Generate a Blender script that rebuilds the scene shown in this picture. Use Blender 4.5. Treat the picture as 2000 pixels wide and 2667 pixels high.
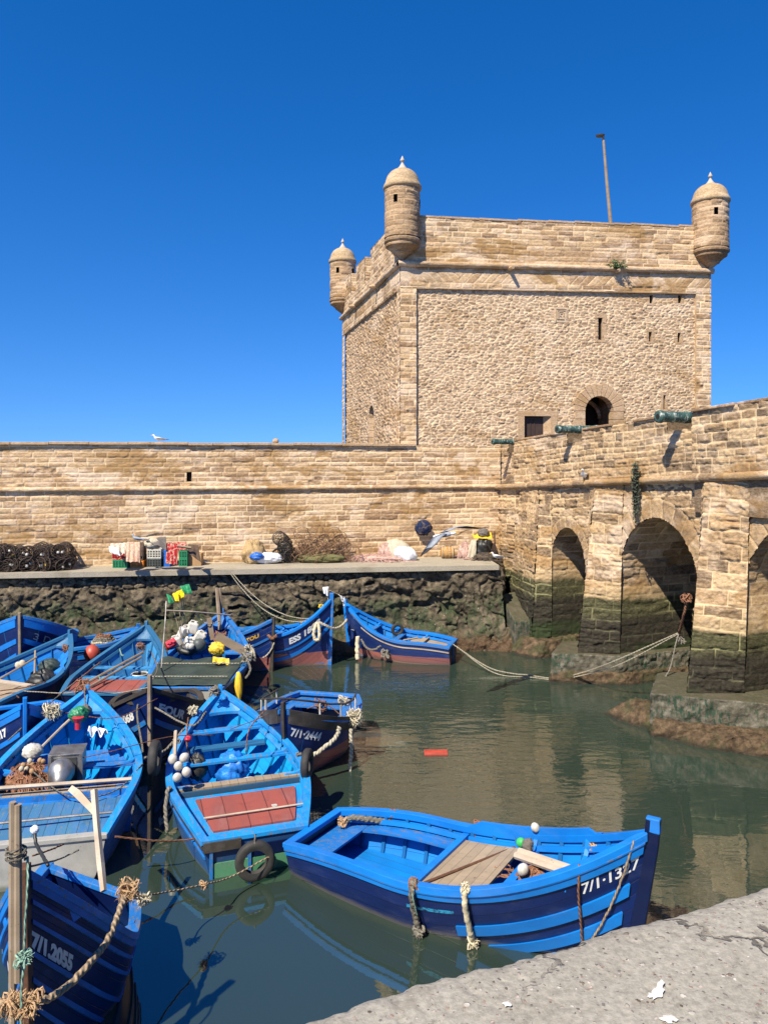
import bpy, bmesh, math, random
import numpy as np
from mathutils import Vector, Matrix, Euler, Quaternion
from mathutils.geometry import delaunay_2d_cdt
from math import sin, cos, pi, radians, sqrt, atan2

for _o in list(bpy.data.objects):
    bpy.data.objects.remove(_o)
scene = bpy.context.scene
col = scene.collection
rnd = random.Random(7)

# ---------------------------------------------------------------- camera
F = 2003.0            # focal length in photo pixels (photo 2000 x 2667)
EYE = 5.5             # eye height above the water
HZ = 1200.0           # horizon row
cam_d = bpy.data.cameras.new("camera")
cam = bpy.data.objects.new("camera", cam_d)
col.objects.link(cam)
cam.location = (0, 0, EYE)
cam.rotation_euler = (radians(90), 0, 0)
cam_d.sensor_fit = 'HORIZONTAL'
cam_d.sensor_width = 36
cam_d.lens = 36 * F / 2000
cam_d.shift_y = -(1333.5 - HZ) / 2000
cam_d.clip_end = 3000
cam_d.clip_start = 0.05
scene.camera = cam

# ---------------------------------------------------------------- light
SUN_AZ = radians(32)      # direction the light travels, measured from +Y towards +X
SUN_EL = radians(49)
w = bpy.data.worlds.new("World")
scene.world = w
w.use_nodes = True
nt = w.node_tree
bg = nt.nodes['Background']
sky = nt.nodes.new('ShaderNodeTexSky')
sky.sky_type = 'NISHITA'
sky.sun_disc = False
sky.sun_elevation = SUN_EL
sky.sun_rotation = pi + SUN_AZ
sky.air_density = 1.0
sky.dust_density = 0.1
sky.ozone_density = 4.0
sky.altitude = 0
tcs = nt.nodes.new('ShaderNodeTexCoord'); mps = nt.nodes.new('ShaderNodeMapping')   # look a little above the milky horizon band
mps.inputs['Scale'].default_value = (1, 1, .95); mps.inputs['Location'].default_value = (0, 0, .13)
nt.links.new(tcs.outputs['Generated'], mps.inputs[0]); nt.links.new(mps.outputs[0], sky.inputs[0])
hs = nt.nodes.new('ShaderNodeHueSaturation')
hs.inputs['Saturation'].default_value = 1.36
hs.inputs['Value'].default_value = 1.13
tn = nt.nodes.new('ShaderNodeMix'); tn.data_type = 'RGBA'; tn.blend_type = 'MULTIPLY'; tn.inputs[0].default_value = 1
tn.inputs[7].default_value = (.95, 1.02, 1.28, 1)
nt.links.new(sky.outputs[0], hs.inputs['Color'])
nt.links.new(hs.outputs[0], tn.inputs[6]); nt.links.new(tn.outputs[2], bg.inputs[0])
bg.inputs[1].default_value = 0.074

sun_d = bpy.data.lights.new("sun", 'SUN')
sun_d.energy = 5.0
sun_d.angle = radians(0.5)
sun_d.color = (1.0, 0.90, 0.73)
sun = bpy.data.objects.new("sun", sun_d)
col.objects.link(sun)
sdir = Vector((sin(SUN_AZ) * cos(SUN_EL), cos(SUN_AZ) * cos(SUN_EL), -sin(SUN_EL)))
sun.rotation_euler = sdir.to_track_quat('-Z', 'Y').to_euler()
sun.location = (-20, -30, 40)

scene.view_settings.view_transform = 'Standard'
scene.view_settings.look = 'None'
scene.view_settings.exposure = 0.75
scene.view_settings.gamma = 1.0
scene.cycles.max_bounces = 8
scene.cycles.diffuse_bounces = 2
scene.cycles.glossy_bounces = 4

# ---------------------------------------------------------------- helpers: placement
def at_z(px, py, z):
    """point of height z seen at photo pixel (px, py)"""
    Y = (EYE - z) * F / (py - HZ)
    return Vector(((px - 1000) / F * Y, Y, z))
def at_y(px, py, Y):
    return Vector(((px - 1000) / F * Y, Y, EYE - (py - HZ) * Y / F))

# ---------------------------------------------------------------- helpers: objects
def tag(o, label=None, cat=None, group=None, kind=None):
    if label: o['label'] = label
    if cat: o['category'] = cat
    if group: o['group'] = group
    if kind: o['kind'] = kind
    return o

def empty(name, loc=(0, 0, 0), rz=0.0, rot=None):
    o = bpy.data.objects.new(name, None)
    o.empty_display_size = 0.2
    col.objects.link(o)
    o.location = loc
    o.rotation_euler = rot if rot is not None else (0, 0, rz)
    return o

def link(name, me, mat=None, parent=None, smooth=False):
    o = bpy.data.objects.new(name, me)
    col.objects.link(o)
    if mat is not None:
        if isinstance(mat, (list, tuple)):
            for m in mat: me.materials.append(m)
        else:
            me.materials.append(mat)
    if parent is not None: o.parent = parent
    if smooth:
        me.polygons.foreach_set('use_smooth', [True] * len(me.polygons))
    return o

def copy_tree(o, parent=None, kids=None):
    c = o.copy(); col.objects.link(c); c.parent = parent
    for ch in list(o.children): copy_tree(ch, c)
    return c

class MB:
    """collects shapes and links them as ONE mesh object"""
    def __init__(s): s.v = []; s.f = []; s.mi = []; s.uv = None
    def add(s, vs, fs, mi=0):
        n = len(s.v); s.v += [tuple(p) for p in vs]
        for f in fs: s.f.append([i + n for i in f]); s.mi.append(mi)
        return s
    def box(s, x0, x1, y0, y1, z0, z1, M=None, mi=0):
        vs = [Vector(p) for p in [(x0,y0,z0),(x1,y0,z0),(x1,y1,z0),(x0,y1,z0),(x0,y0,z1),(x1,y0,z1),(x1,y1,z1),(x0,y1,z1)]]
        if M is not None: vs = [M @ p for p in vs]
        return s.add(vs, [(3,2,1,0),(4,5,6,7),(0,1,5,4),(1,2,6,5),(2,3,7,6),(3,0,4,7)], mi)
    def tube(s, pts, r, n=8, mi=0, cap=True, closed=False):
        pts = [Vector(p) for p in pts]
        rr = r if isinstance(r, (list, tuple)) else [r] * len(pts)
        N = len(pts); vs = []; fs = []
        up = None
        for i, p in enumerate(pts):
            a = pts[(i - 1) % N] if (closed or i > 0) else p
            b = pts[(i + 1) % N] if (closed or i < N - 1) else p
            t = (b - a)
            if t.length < 1e-9: t = Vector((0, 0, 1))
            t.normalize()
            if up is None:
                up = t.cross(Vector((0, 0, 1)))
                if up.length < 1e-3: up = t.cross(Vector((1, 0, 0)))
            up = (up - t * up.dot(t))
            if up.length < 1e-6: up = t.orthogonal()
            up.normalize()
            sd = t.cross(up)
            q = rr[i]
            qa, qb = q if isinstance(q, (list, tuple)) else (q, q)
            for k in range(n):
                an = 2 * pi * k / n
                vs.append(p + up * (cos(an) * qa) + sd * (sin(an) * qb))
        R = N if closed else N - 1
        for i in range(R):
            for k in range(n):
                j = (i + 1) % N
                fs.append((i*n+k, i*n+(k+1)%n, j*n+(k+1)%n, j*n+k))
        if cap and not closed:
            fs.append(tuple(range(n))[::-1]); fs.append(tuple((N-1)*n+k for k in range(n)))
        return s.add(vs, fs, mi)
    def lathe(s, prof, n=24, M=None, mi=0):
        vs = []; fs = []
        for (r, z) in prof:
            for k in range(n):
                a = 2*pi*k/n; vs.append(Vector((r*cos(a), r*sin(a), z)))
        for i in range(len(prof)-1):
            for k in range(n):
                fs.append((i*n+k, i*n+(k+1)%n, (i+1)*n+(k+1)%n, (i+1)*n+k))
        if prof[0][0] > 1e-6: fs.append(tuple(range(n))[::-1])
        if prof[-1][0] > 1e-6: fs.append(tuple((len(prof)-1)*n+k for k in range(n)))
        if M is not None: vs = [M @ p for p in vs]
        return s.add(vs, fs, mi)
    def build(s, name, mat=None, parent=None, smooth=False, bevel=0.0, loc=None):
        me = bpy.data.meshes.new(name)
        me.from_pydata(s.v, [], s.f)
        me.update()
        if any(s.mi): me.polygons.foreach_set('material_index', s.mi)
        bm = bmesh.new(); bm.from_mesh(me)
        bmesh.ops.remove_doubles(bm, verts=bm.verts, dist=1e-5)
        bmesh.ops.recalc_face_normals(bm, faces=bm.faces)
        bm.to_mesh(me); bm.free()
        o = link(name, me, mat, parent, smooth)
        if bevel > 0:
            m = o.modifiers.new('bevel', 'BEVEL'); m.width = bevel; m.segments = 2; m.limit_method = 'ANGLE'
        if loc is not None: o.location = loc
        return o

def rotM(rx=0, ry=0, rz=0, loc=(0,0,0)):
    return Matrix.Translation(Vector(loc)) @ Euler((rx, ry, rz)).to_matrix().to_4x4()

# ---------------------------------------------------------------- numpy noise
def _h(ix, iy, seed):
    n = (ix.astype(np.int64) * 374761393 + iy.astype(np.int64) * 668265263 + seed * 1442695041) & 0xffffffff
    n = ((n ^ (n >> 13)) * 1274126177) & 0xffffffff
    n = (n ^ (n >> 16))
    return (n & 0xffffff) / float(0xffffff)
def vn(x, y, seed=0):
    ix = np.floor(x); iy = np.floor(y)
    fx = x - ix; fy = y - iy
    fx = fx*fx*(3-2*fx); fy = fy*fy*(3-2*fy)
    a = _h(ix, iy, seed); b = _h(ix+1, iy, seed); c = _h(ix, iy+1, seed); d = _h(ix+1, iy+1, seed)
    return (a*(1-fx)+b*fx)*(1-fy) + (c*(1-fx)+d*fx)*fy
def fbm(x, y, seed=0, oct=4, gain=.5):
    s = 0; a = 1; t = 0
    for i in range(oct):
        s = s + a*vn(x*2**i, y*2**i, seed+i*17); t += a; a *= gain
    return s/t
def sstep(a, b, x):
    t = np.clip((x-a)/(b-a), 0, 1); return t*t*(3-2*t)

def pat_ashlar(U, V, seed=1, rh=(.15,.24), bw=(.28,.62), gap=.012, depth=.018, rough=.012, warp=.03, erode=.25, big=0):
    rs = np.random.RandomState(seed)
    Uw = U + warp*.5*(fbm(U*1.5, V*1.5, seed+5)-.5)
    Vw = V + warp*(fbm(U*.6, V*.9, seed+9)-.5)*2
    v0, v1 = Vw.min()-.3, Vw.max()+.3
    rows = [v0]
    while rows[-1] < v1: rows.append(rows[-1] + rs.uniform(*rh))
    rows = np.array(rows)
    ri = np.searchsorted(rows, Vw) - 1
    dv = np.minimum(Vw - rows[ri], rows[np.minimum(ri+1, len(rows)-1)] - Vw)
    du = np.zeros_like(U); tone = np.zeros_like(U); tone2 = np.zeros_like(U); bh = np.zeros_like(U)
    u0, u1 = Uw.min()-1, Uw.max()+1
    for r in range(len(rows)-1):
        m = ri == r
        if not m.any(): continue
        hgt = rows[r+1]-rows[r]
        e = [u0 - rs.uniform(0, .5)]
        while e[-1] < u1: e.append(e[-1] + rs.uniform(*bw)*(1+.6*(hgt-rh[0])/(rh[1]-rh[0]+1e-6)))
        e = np.array(e)
        x = Uw[m]; bi = np.searchsorted(e, x)-1
        du[m] = np.minimum(x-e[bi], e[np.minimum(bi+1, len(e)-1)]-x)
        rt = rs.rand(len(e)); rb = rs.rand(len(e)); 
        tone[m] = rt[bi]; bh[m] = rb[bi]
    e = np.minimum(du, dv) + .008*(fbm(U*14, V*14, seed+3, 2)-.5)
    mort = 1 - sstep(gap*.45, gap*1.5, e)
    edge = sstep(0, gap*2.6, e)
    nz = fbm(U*9, V*16, seed+2, 4)
    nz2 = fbm(U*2.2, V*3.5, seed+4, 3)
    st = fbm(U*1.3, V*22, seed+6, 3)
    h = depth*edge + rough*(nz-.5)*2*edge + (bh-.5)*rough*1.2*edge
    lost = sstep(.56, .66, fbm(U*.45+seed, V*.8, seed+33, 4)); mort = mort*(1-.75*lost); edge = 1-(1-edge)*(1-.6*lost)   # joints smeared over in patches
    er = sstep(1-erode, 1, bh)*sstep(.40, .62, nz2)
    h = h + rough*1.6*(st-.5)*edge*(.4+er*1.5)
    h = h - er*edge*.045*(.35+nz)
    mort = mort * (1 - .25*er)
    tone = np.clip(tone + .25*(nz-.5) - .25*er, 0, 1)
    return h, tone, mort

def pat_rubble(U, V, seed=1, cw=.19, ch=.092, gap=.22, depth=.028, rough=.012, flat=1.0):
    big = fbm(U*.55, V*.8, seed+21, 2)
    x = U/cw + .7*(fbm(U*1.3, V*1.3, seed+1, 2)-.5) + .28*(fbm(U*11, V*11, seed+4, 2)-.5)
    y = V/ch + 1.1*(fbm(U*.9, V*.5, seed+2, 2)-.5) + .38*(fbm(U*9, V*9, seed+6, 2)-.5)
    ix = np.floor(x); iy = np.floor(y)
    d1 = np.full_like(x, 9.); d2 = np.full_like(x, 9.); cid = np.zeros_like(x); c2 = np.zeros_like(x); c3 = np.zeros_like(x)
    lx = np.zeros_like(x); ly = np.zeros_like(x)
    for i in (-1, 0, 1):
        for j in (-1, 0, 1):
            gx = ix+i; gy = iy+j
            px = gx + .5 + .95*(_h(gx, gy, seed)-.5) + .5*(np.mod(gy, 2)-.5)
            py = gy + .5 + .7*(_h(gx, gy, seed+7)-.5)
            sz = .78+.44*_h(gx, gy, seed+15)
            dx = np.abs(x-px); dy = np.abs(y-py)
            d = (dx**3 + dy**3)**(1/3.)/sz
            nid = _h(gx, gy, seed+11); n2 = _h(gx, gy, seed+13); n3 = _h(gx, gy, seed+14)
            cl = d < d1
            d2 = np.where(cl, d1, np.minimum(d2, d))
            cid = np.where(cl, nid, cid); c2 = np.where(cl, n2, c2); c3 = np.where(cl, n3, c3); lx = np.where(cl, x-px, lx); ly = np.where(cl, y-py, ly); d1 = np.where(cl, d, d1)
    e = d2-d1 + .10*(fbm(U*16, V*16, seed+8, 2)-.5)
    mort = 1 - sstep(gap*.25, gap*.85, e)
    nz = fbm(U*14, V*20, seed+3, 4)
    edge = sstep(0, gap*1.3, e)
    tilt = flat*((c3-.5)*lx*.5 + (.15+cid*.5)*ly*.55)      # stones are flat faced and tip a little
    h = edge*depth*(.35+.75*c2+tilt) + (nz-.5)*rough*2
    return h, np.clip(cid*.8+.1+.5*(nz-.5), 0, 1), mort

def surf_mesh(name, U, V, surf, pat, mat, parent=None, mask=None, attrs=True):
    """regular grid laid on a surface, pushed out along its normal by a masonry relief"""
    UU, VV = np.meshgrid(U, V)
    h, tone, mort = pat(UU, VV)
    P, N = surf(UU, VV)
    P = P + N*h[..., None]
    nu, nv = len(U), len(V)
    idx = np.arange(nu*nv).reshape(nv, nu)
    q = np.stack([idx[:-1,:-1], idx[:-1,1:], idx[1:,1:], idx[1:,:-1]], -1)
    if mask is not None:
        uc = (UU[:-1,:-1]+UU[1:,1:])/2; vc = (VV[:-1,:-1]+VV[1:,1:])/2
        keep = mask(uc, vc); q = q[keep]
    q = q.reshape(-1, 4)
    me = bpy.data.meshes.new(name)
    co = P.reshape(-1, 3).astype(np.float32)
    used = np.unique(q); remap = np.full(nu*nv, -1, dtype=np.int64); remap[used] = np.arange(len(used))
    q = remap[q]; co = co[used]
    me.vertices.add(len(co)); me.vertices.foreach_set('co', co.ravel())
    me.loops.add(len(q)*4); me.loops.foreach_set('vertex_index', q.ravel().astype(np.int32))
    me.polygons.add(len(q)); me.polygons.foreach_set('loop_start', (np.arange(len(q))*4).astype(np.int32))
    me.update(calc_edges=True)
    for nm, arr in (('tone', tone), ('mort', mort)):
        a = me.attributes.new(nm, 'FLOAT', 'POINT'); a.data.foreach_set('value', arr.ravel()[used].astype(np.float32))
    me.polygons.foreach_set('use_smooth', np.ones(len(q), dtype=bool))
    return link(name, me, mat, parent)

def plane_surf(o, d, n):
    o = np.array(o, float); d = np.array(d, float); n = np.array(n, float)
    def f(U, V):
        P = o + U[..., None]*d; P = P.copy(); P[..., 2] = P[..., 2] + V
        return P, np.broadcast_to(n, P.shape)
    return f
def rng(a, b, step): return np.linspace(a, b, max(2, int(round((b-a)/step))+1))
# ---------------------------------------------------------------- materials
def S(c):   # sRGB 0-255 -> linear
    return tuple(((x/255)/12.92 if x/255 <= .04045 else ((x/255+.055)/1.055)**2.4) for x in c) + (1,)
class NB:
    def __init__(s, name):
        s.m = bpy.data.materials.new(name); s.m.use_nodes = True
        s.t = s.m.node_tree; s.b = s.t.nodes['Principled BSDF']
    def n(s, typ, **kw):
        x = s.t.nodes.new(typ)
        for k, v in kw.items():
            if k in x.inputs: pass
            setattr(x, k, v)
        return x
    def l(s, a, b): s.t.links.new(a, b)
    def obj(s): return s.n('ShaderNodeTexCoord').outputs['Object']
    def pos(s): return s.n('ShaderNodeNewGeometry').outputs['Position']
    def uv(s): return s.n('ShaderNodeTexCoord').outputs['UV']
    def scale(s, vec, sc):
        m = s.n('ShaderNodeMapping'); m.inputs['Scale'].default_value = sc; s.l(vec, m.inputs[0]); return m.outputs[0]
    def noise(s, vec, sc, det=4, rough=.55, dist=0):
        x = s.n('ShaderNodeTexNoise'); s.l(vec, x.inputs['Vector']); x.inputs['Scale'].default_value = sc
        x.inputs['Detail'].default_value = det; x.inputs['Roughness'].default_value = rough; x.inputs['Distortion'].default_value = dist
        return x.outputs['Fac']
    def vor(s, vec, sc, feat='F1', out='Distance'):
        x = s.n('ShaderNodeTexVoronoi'); x.feature = feat; s.l(vec, x.inputs['Vector']); x.inputs['Scale'].default_value = sc
        return x.outputs[out]
    def ramp(s, fac, stops, interp='LINEAR'):
        x = s.n('ShaderNodeValToRGB'); e = x.color_ramp.elements; x.color_ramp.interpolation = interp
        while len(e) < len(stops): e.new(.5)
        for i, (p, c) in enumerate(stops):
            e[i].position = p; e[i].color = c if len(c) == 4 else tuple(c)+(1,)
        s.l(fac, x.inputs[0]); return x.outputs[0]
    def step(s, fac, a, b):
        x = s.n('ShaderNodeMapRange'); x.interpolation_type = 'SMOOTHSTEP'
        x.inputs['From Min'].default_value = a; x.inputs['From Max'].default_value = b
        s.l(fac, x.inputs['Value']); return x.outputs[0]
    def math(s, op, a, b=None, c=None):
        x = s.n('ShaderNodeMath'); x.operation = op
        for i, v in enumerate((a, b, c)):
            if v is None: continue
            if isinstance(v, (int, float)): x.inputs[i].default_value = v
            else: s.l(v, x.inputs[i])
        return x.outputs[0]
    def mix(s, fac, a, b, blend='MIX'):
        x = s.n('ShaderNodeMix'); x.data_type = 'RGBA'; x.blend_type = blend
        for sk, v in ((x.inputs[0], fac), (x.inputs[6], a), (x.inputs[7], b)):
            if isinstance(v, (int, float)): sk.default_value = v
            elif isinstance(v, tuple): sk.default_value = v if len(v) == 4 else v+(1,)
            else: s.l(v, sk)
        return x.outputs[2]
    def sep(s, vec):
        x = s.n('ShaderNodeSeparateXYZ'); s.l(vec, x.inputs[0]); return x.outputs
    def attr(s, name):
        x = s.n('ShaderNodeAttribute'); x.attribute_name = name; return x.outputs['Fac']
    def bump(s, h, strength=.5, dist=.02, nrm=None):
        x = s.n('ShaderNodeBump'); x.inputs['Strength'].default_value = strength; x.inputs['Distance'].default_value = dist
        s.l(h, x.inputs['Height'])
        if nrm is not None: s.l(nrm, x.inputs['Normal'])
        return x.outputs[0]
    def done(s, colr, rough=.8, nrm=None, spec=None, metal=None):
        if isinstance(colr, tuple): s.b.inputs['Base Color'].default_value = colr if len(colr) == 4 else colr+(1,)
        else: s.l(colr, s.b.inputs['Base Color'])
        if isinstance(rough, (int, float)): s.b.inputs['Roughness'].default_value = rough
        else: s.l(rough, s.b.inputs['Roughness'])
        if nrm is not None: s.l(nrm, s.b.inputs['Normal'])
        if spec is not None: s.b.inputs['Specular IOR Level'].default_value = spec
        if metal is not None: s.b.inputs['Metallic'].default_value = metal
        return s.m

STAIN = 1
def m_stone(name, stops, mortar, algae=False, pale=.5, dark=.5, bump=.35, pale_c=(.60,.45,.31), dark_c=(.22,.135,.06), streak=0., blotch=.55):
    b = NB(name); p = b.pos()
    c = b.ramp(b.attr('tone'), stops)
    n1 = b.noise(p, .55, 5, .6)
    n2 = b.noise(b.scale(p, (1,1,1.9)), 1.7, 6, .65)
    n3 = b.noise(b.scale(p, (1,1,2.2)), 14, 5, .7)
    n4 = b.noise(p, 60, 3, .6)
    c = b.mix(b.math('MULTIPLY', b.step(n2, .50, .70), pale), c, pale_c)
    c = b.mix(b.math('MULTIPLY', b.step(n1, .54, .68), dark), c, dark_c)
    c = b.mix(b.step(n3, .25, .75), b.mix(.42, c, (0,0,0,1)), b.mix(.12, c, (1,.93,.8,1)))
    c = b.mix(b.math('MULTIPLY', b.attr('mort'), b.step(n2, .2, .5)), c, mortar)
    c = b.mix(b.math('MULTIPLY', b.step(b.noise(p, 6.5, 5, .7), .62, .78), .55), c, (.24,.15,.075))
    z = b.sep(p)[2]
    if blotch:      # broad weathered fields and pale, washed-out salt patches
        m1 = b.noise(b.scale(p, (.35,.35,.8)), 1.3, 6, .7, .6); m2 = b.noise(b.scale(p, (.5,.5,.9)), 1.0, 5, .65, .4)
        c = b.mix(b.math('MULTIPLY', b.step(m1, .53, .62), blotch), c, b.mix(n3, (.24,.135,.05), (.40,.245,.105)))
        c = b.mix(b.math('MULTIPLY', b.step(m2, .54, .64), blotch*.8), c, b.mix(n3, (.52,.39,.27), (.80,.64,.47)))
    if streak:
        ns = b.noise(b.scale(p, (1.6,1.6,.13)), 2.2, 5, .65)
        c = b.mix(b.math('MULTIPLY', b.step(ns, .50, .66), streak), c, (.16,.10,.05))
    if algae:
        zz = b.math('ADD', z, b.math('MULTIPLY', b.math('SUBTRACT', n2, .5), .30))
        g = b.ramp(n3, [(.25, (.018,.017,.009)), (.5, (.060,.058,.028)), (.72, (.125,.115,.062))])
        dk = b.ramp(n3, [(.25, (.010,.009,.007)), (.55, (.036,.031,.022)), (.8, (.075,.065,.045))])
        g = b.mix(b.math('MULTIPLY', b.attr('mort'), .9), g, (.30,.28,.14))
        dk = b.mix(b.math('MULTIPLY', b.attr('mort'), b.step(n2, .45, .6)), dk, (.12,.115,.07))
        lo = b.ramp(n3, [(.2, (.025,.018,.010)), (.5, (.075,.05,.03)), (.8, (.14,.10,.065))])
        c = b.mix(b.math('MULTIPLY', b.step(zz, 2.55, 2.05), .35), c, (.16,.14,.07))
        c = b.mix(b.step(zz, 2.12, 2.0), c, g)
        c = b.mix(b.step(zz, 1.75, 1.45), c, dk)
        c = b.mix(b.math('MULTIPLY', b.step(zz, 1.05, .80), b.step(n1, .40, .6)), c, (.030,.042,.018))
        c = b.mix(b.step(zz, .40, .25), c, lo)
    h = b.math('ADD', b.math('MULTIPLY', n3, 1.0), b.math('MULTIPLY', n4, .45))
    return b.done(c, .92, b.bump(h, bump, .02), spec=.2)

WALL_STOPS = [(0,(.27,.145,.060)),(.2,(.42,.25,.115)),(.5,(.56,.36,.175)),(.8,(.66,.45,.245)),(1,(.74,.53,.33))]
M = {}
M['wall'] = m_stone('wall_stone', WALL_STOPS, (.74,.58,.38), pale=.70, dark=.6, pale_c=(.76,.57,.41), blotch=.85)
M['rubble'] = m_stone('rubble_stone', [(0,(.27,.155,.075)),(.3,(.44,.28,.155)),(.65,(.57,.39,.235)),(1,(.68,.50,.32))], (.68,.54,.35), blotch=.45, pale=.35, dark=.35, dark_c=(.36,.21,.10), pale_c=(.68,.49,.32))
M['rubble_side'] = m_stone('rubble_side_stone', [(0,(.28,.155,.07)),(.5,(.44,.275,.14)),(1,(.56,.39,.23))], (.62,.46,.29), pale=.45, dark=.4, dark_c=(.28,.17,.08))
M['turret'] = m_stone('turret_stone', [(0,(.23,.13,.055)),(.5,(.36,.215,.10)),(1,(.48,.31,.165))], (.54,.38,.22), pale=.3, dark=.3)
M['bridge'] = m_stone('bridge_stone', [(0,(.15,.085,.035)),(.3,(.31,.185,.08)),(.65,(.46,.29,.135)),(1,(.58,.40,.21))], (.66,.50,.30), algae=True, blotch=.7, pale=.62, dark=.6, pale_c=(.66,.48,.31))
M['dressed'] = m_stone('dressed_stone', [(0,(.50,.33,.18)),(1,(.58,.40,.235))], (.5,.4,.3), pale=.5, dark=.35)
M['plaque'] = m_stone('carved_plaque_stone', [(0,(.60,.44,.28)),(1,(.66,.50,.33))], (.5,.4,.3), pale=.1, dark=.05, blotch=.0, bump=.15)
M['dome'] = m_stone('dome_plaster', [(0,(.44,.30,.15)),(1,(.54,.39,.21))], (.5,.4,.3), pale=.5, dark=.3, pale_c=(.62,.52,.36))
def m_plinth():
    b = NB('plinth_stone'); p = b.pos(); z = b.sep(p)[2]
    n2 = b.noise(b.scale(p, (1,1,1.2)), 5, 6, .7); n3 = b.noise(b.scale(p, (1,1,.5)), 12, 5, .7); n1 = b.noise(p, 1.1, 4)
    c = b.ramp(n2, [(.3,(.04,.034,.022)),(.5,(.10,.09,.066)),(.68,(.19,.175,.14)),(.8,(.30,.285,.24))])
    c = b.mix(b.math('MULTIPLY', b.step(n3, .46, .58), b.step(n1, .40, .55)), c, (.022,.050,.030))
    c = b.mix(b.step(b.math('ADD', z, b.math('MULTIPLY', n1, .4)), .42, .34), c, b.ramp(n2, [(.3,(.03,.018,.01)),(.6,(.11,.07,.04)),(.8,(.19,.13,.085))]))
    nrm = b.n('ShaderNodeNewGeometry').outputs['Normal']
    c = b.mix(b.math('MULTIPLY', b.step(b.sep(nrm)[2], .6, .9), .7), c, (.075,.065,.035))
    return b.done(c, .85, b.bump(b.math('ADD', n2, n3), .8, .04), spec=.3)
M['plinth'] = m_plinth()

def m_finial():
    b = NB('limewashed_finial'); p = b.obj(); n = b.noise(p, 9, 4)
    return b.done(b.mix(n, (.55,.50,.42), (.30,.26,.2)), .85, b.bump(n, .3, .02))
M['finial'] = m_finial()

def m_rock():
    b = NB('wet_rock'); p = b.pos(); z = b.sep(p)[2]
    n1 = b.noise(p, 1.1, 5, .6); n2 = b.noise(p, 4.5, 7, .68); n3 = b.noise(p, 26, 5, .7)
    c = b.ramp(n2, [(.30,(.026,.021,.014)),(.46,(.092,.072,.046)),(.60,(.18,.145,.095)),(.78,(.31,.255,.175))])
    c = b.mix(b.math('MULTIPLY', b.attr('mort'), .72), c, (.025,.02,.014))
    c = b.mix(b.math('MULTIPLY', b.step(b.attr('tone'), .72, .95), .35), c, (.27,.215,.15))
    zz = b.math('ADD', z, b.math('MULTIPLY', b.math('SUBTRACT', n1, .5), 1.1))
    xx = b.sep(p)[0]
    gm = b.math('MULTIPLY', b.step(zz, 1.75, 1.25), b.step(b.noise(b.scale(p, (1.6,1.6,.45)), 2.6, 6, .7), .40, .58))
    c = b.mix(b.math('MULTIPLY', gm, .85), c, b.ramp(n3, [(.3,(.018,.026,.010)),(.6,(.050,.075,.032)),(.8,(.095,.115,.065))]))
    c = b.mix(b.step(zz, .50, .28), c, b.ramp(n3, [(.25,(.03,.018,.01)),(.55,(.10,.062,.034)),(.8,(.19,.13,.085))]))
    sp = b.step(b.vor(p, 9), .10, .06)
    c = b.mix(b.math('MULTIPLY', sp, b.step(n1, .52, .6)), c, (.62,.60,.53))
    h = b.math('ADD', n2, b.math('MULTIPLY', n3, .7))
    return b.done(c, .8, b.bump(h, .8, .05), spec=.3)
M['rock'] = m_rock()

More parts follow.
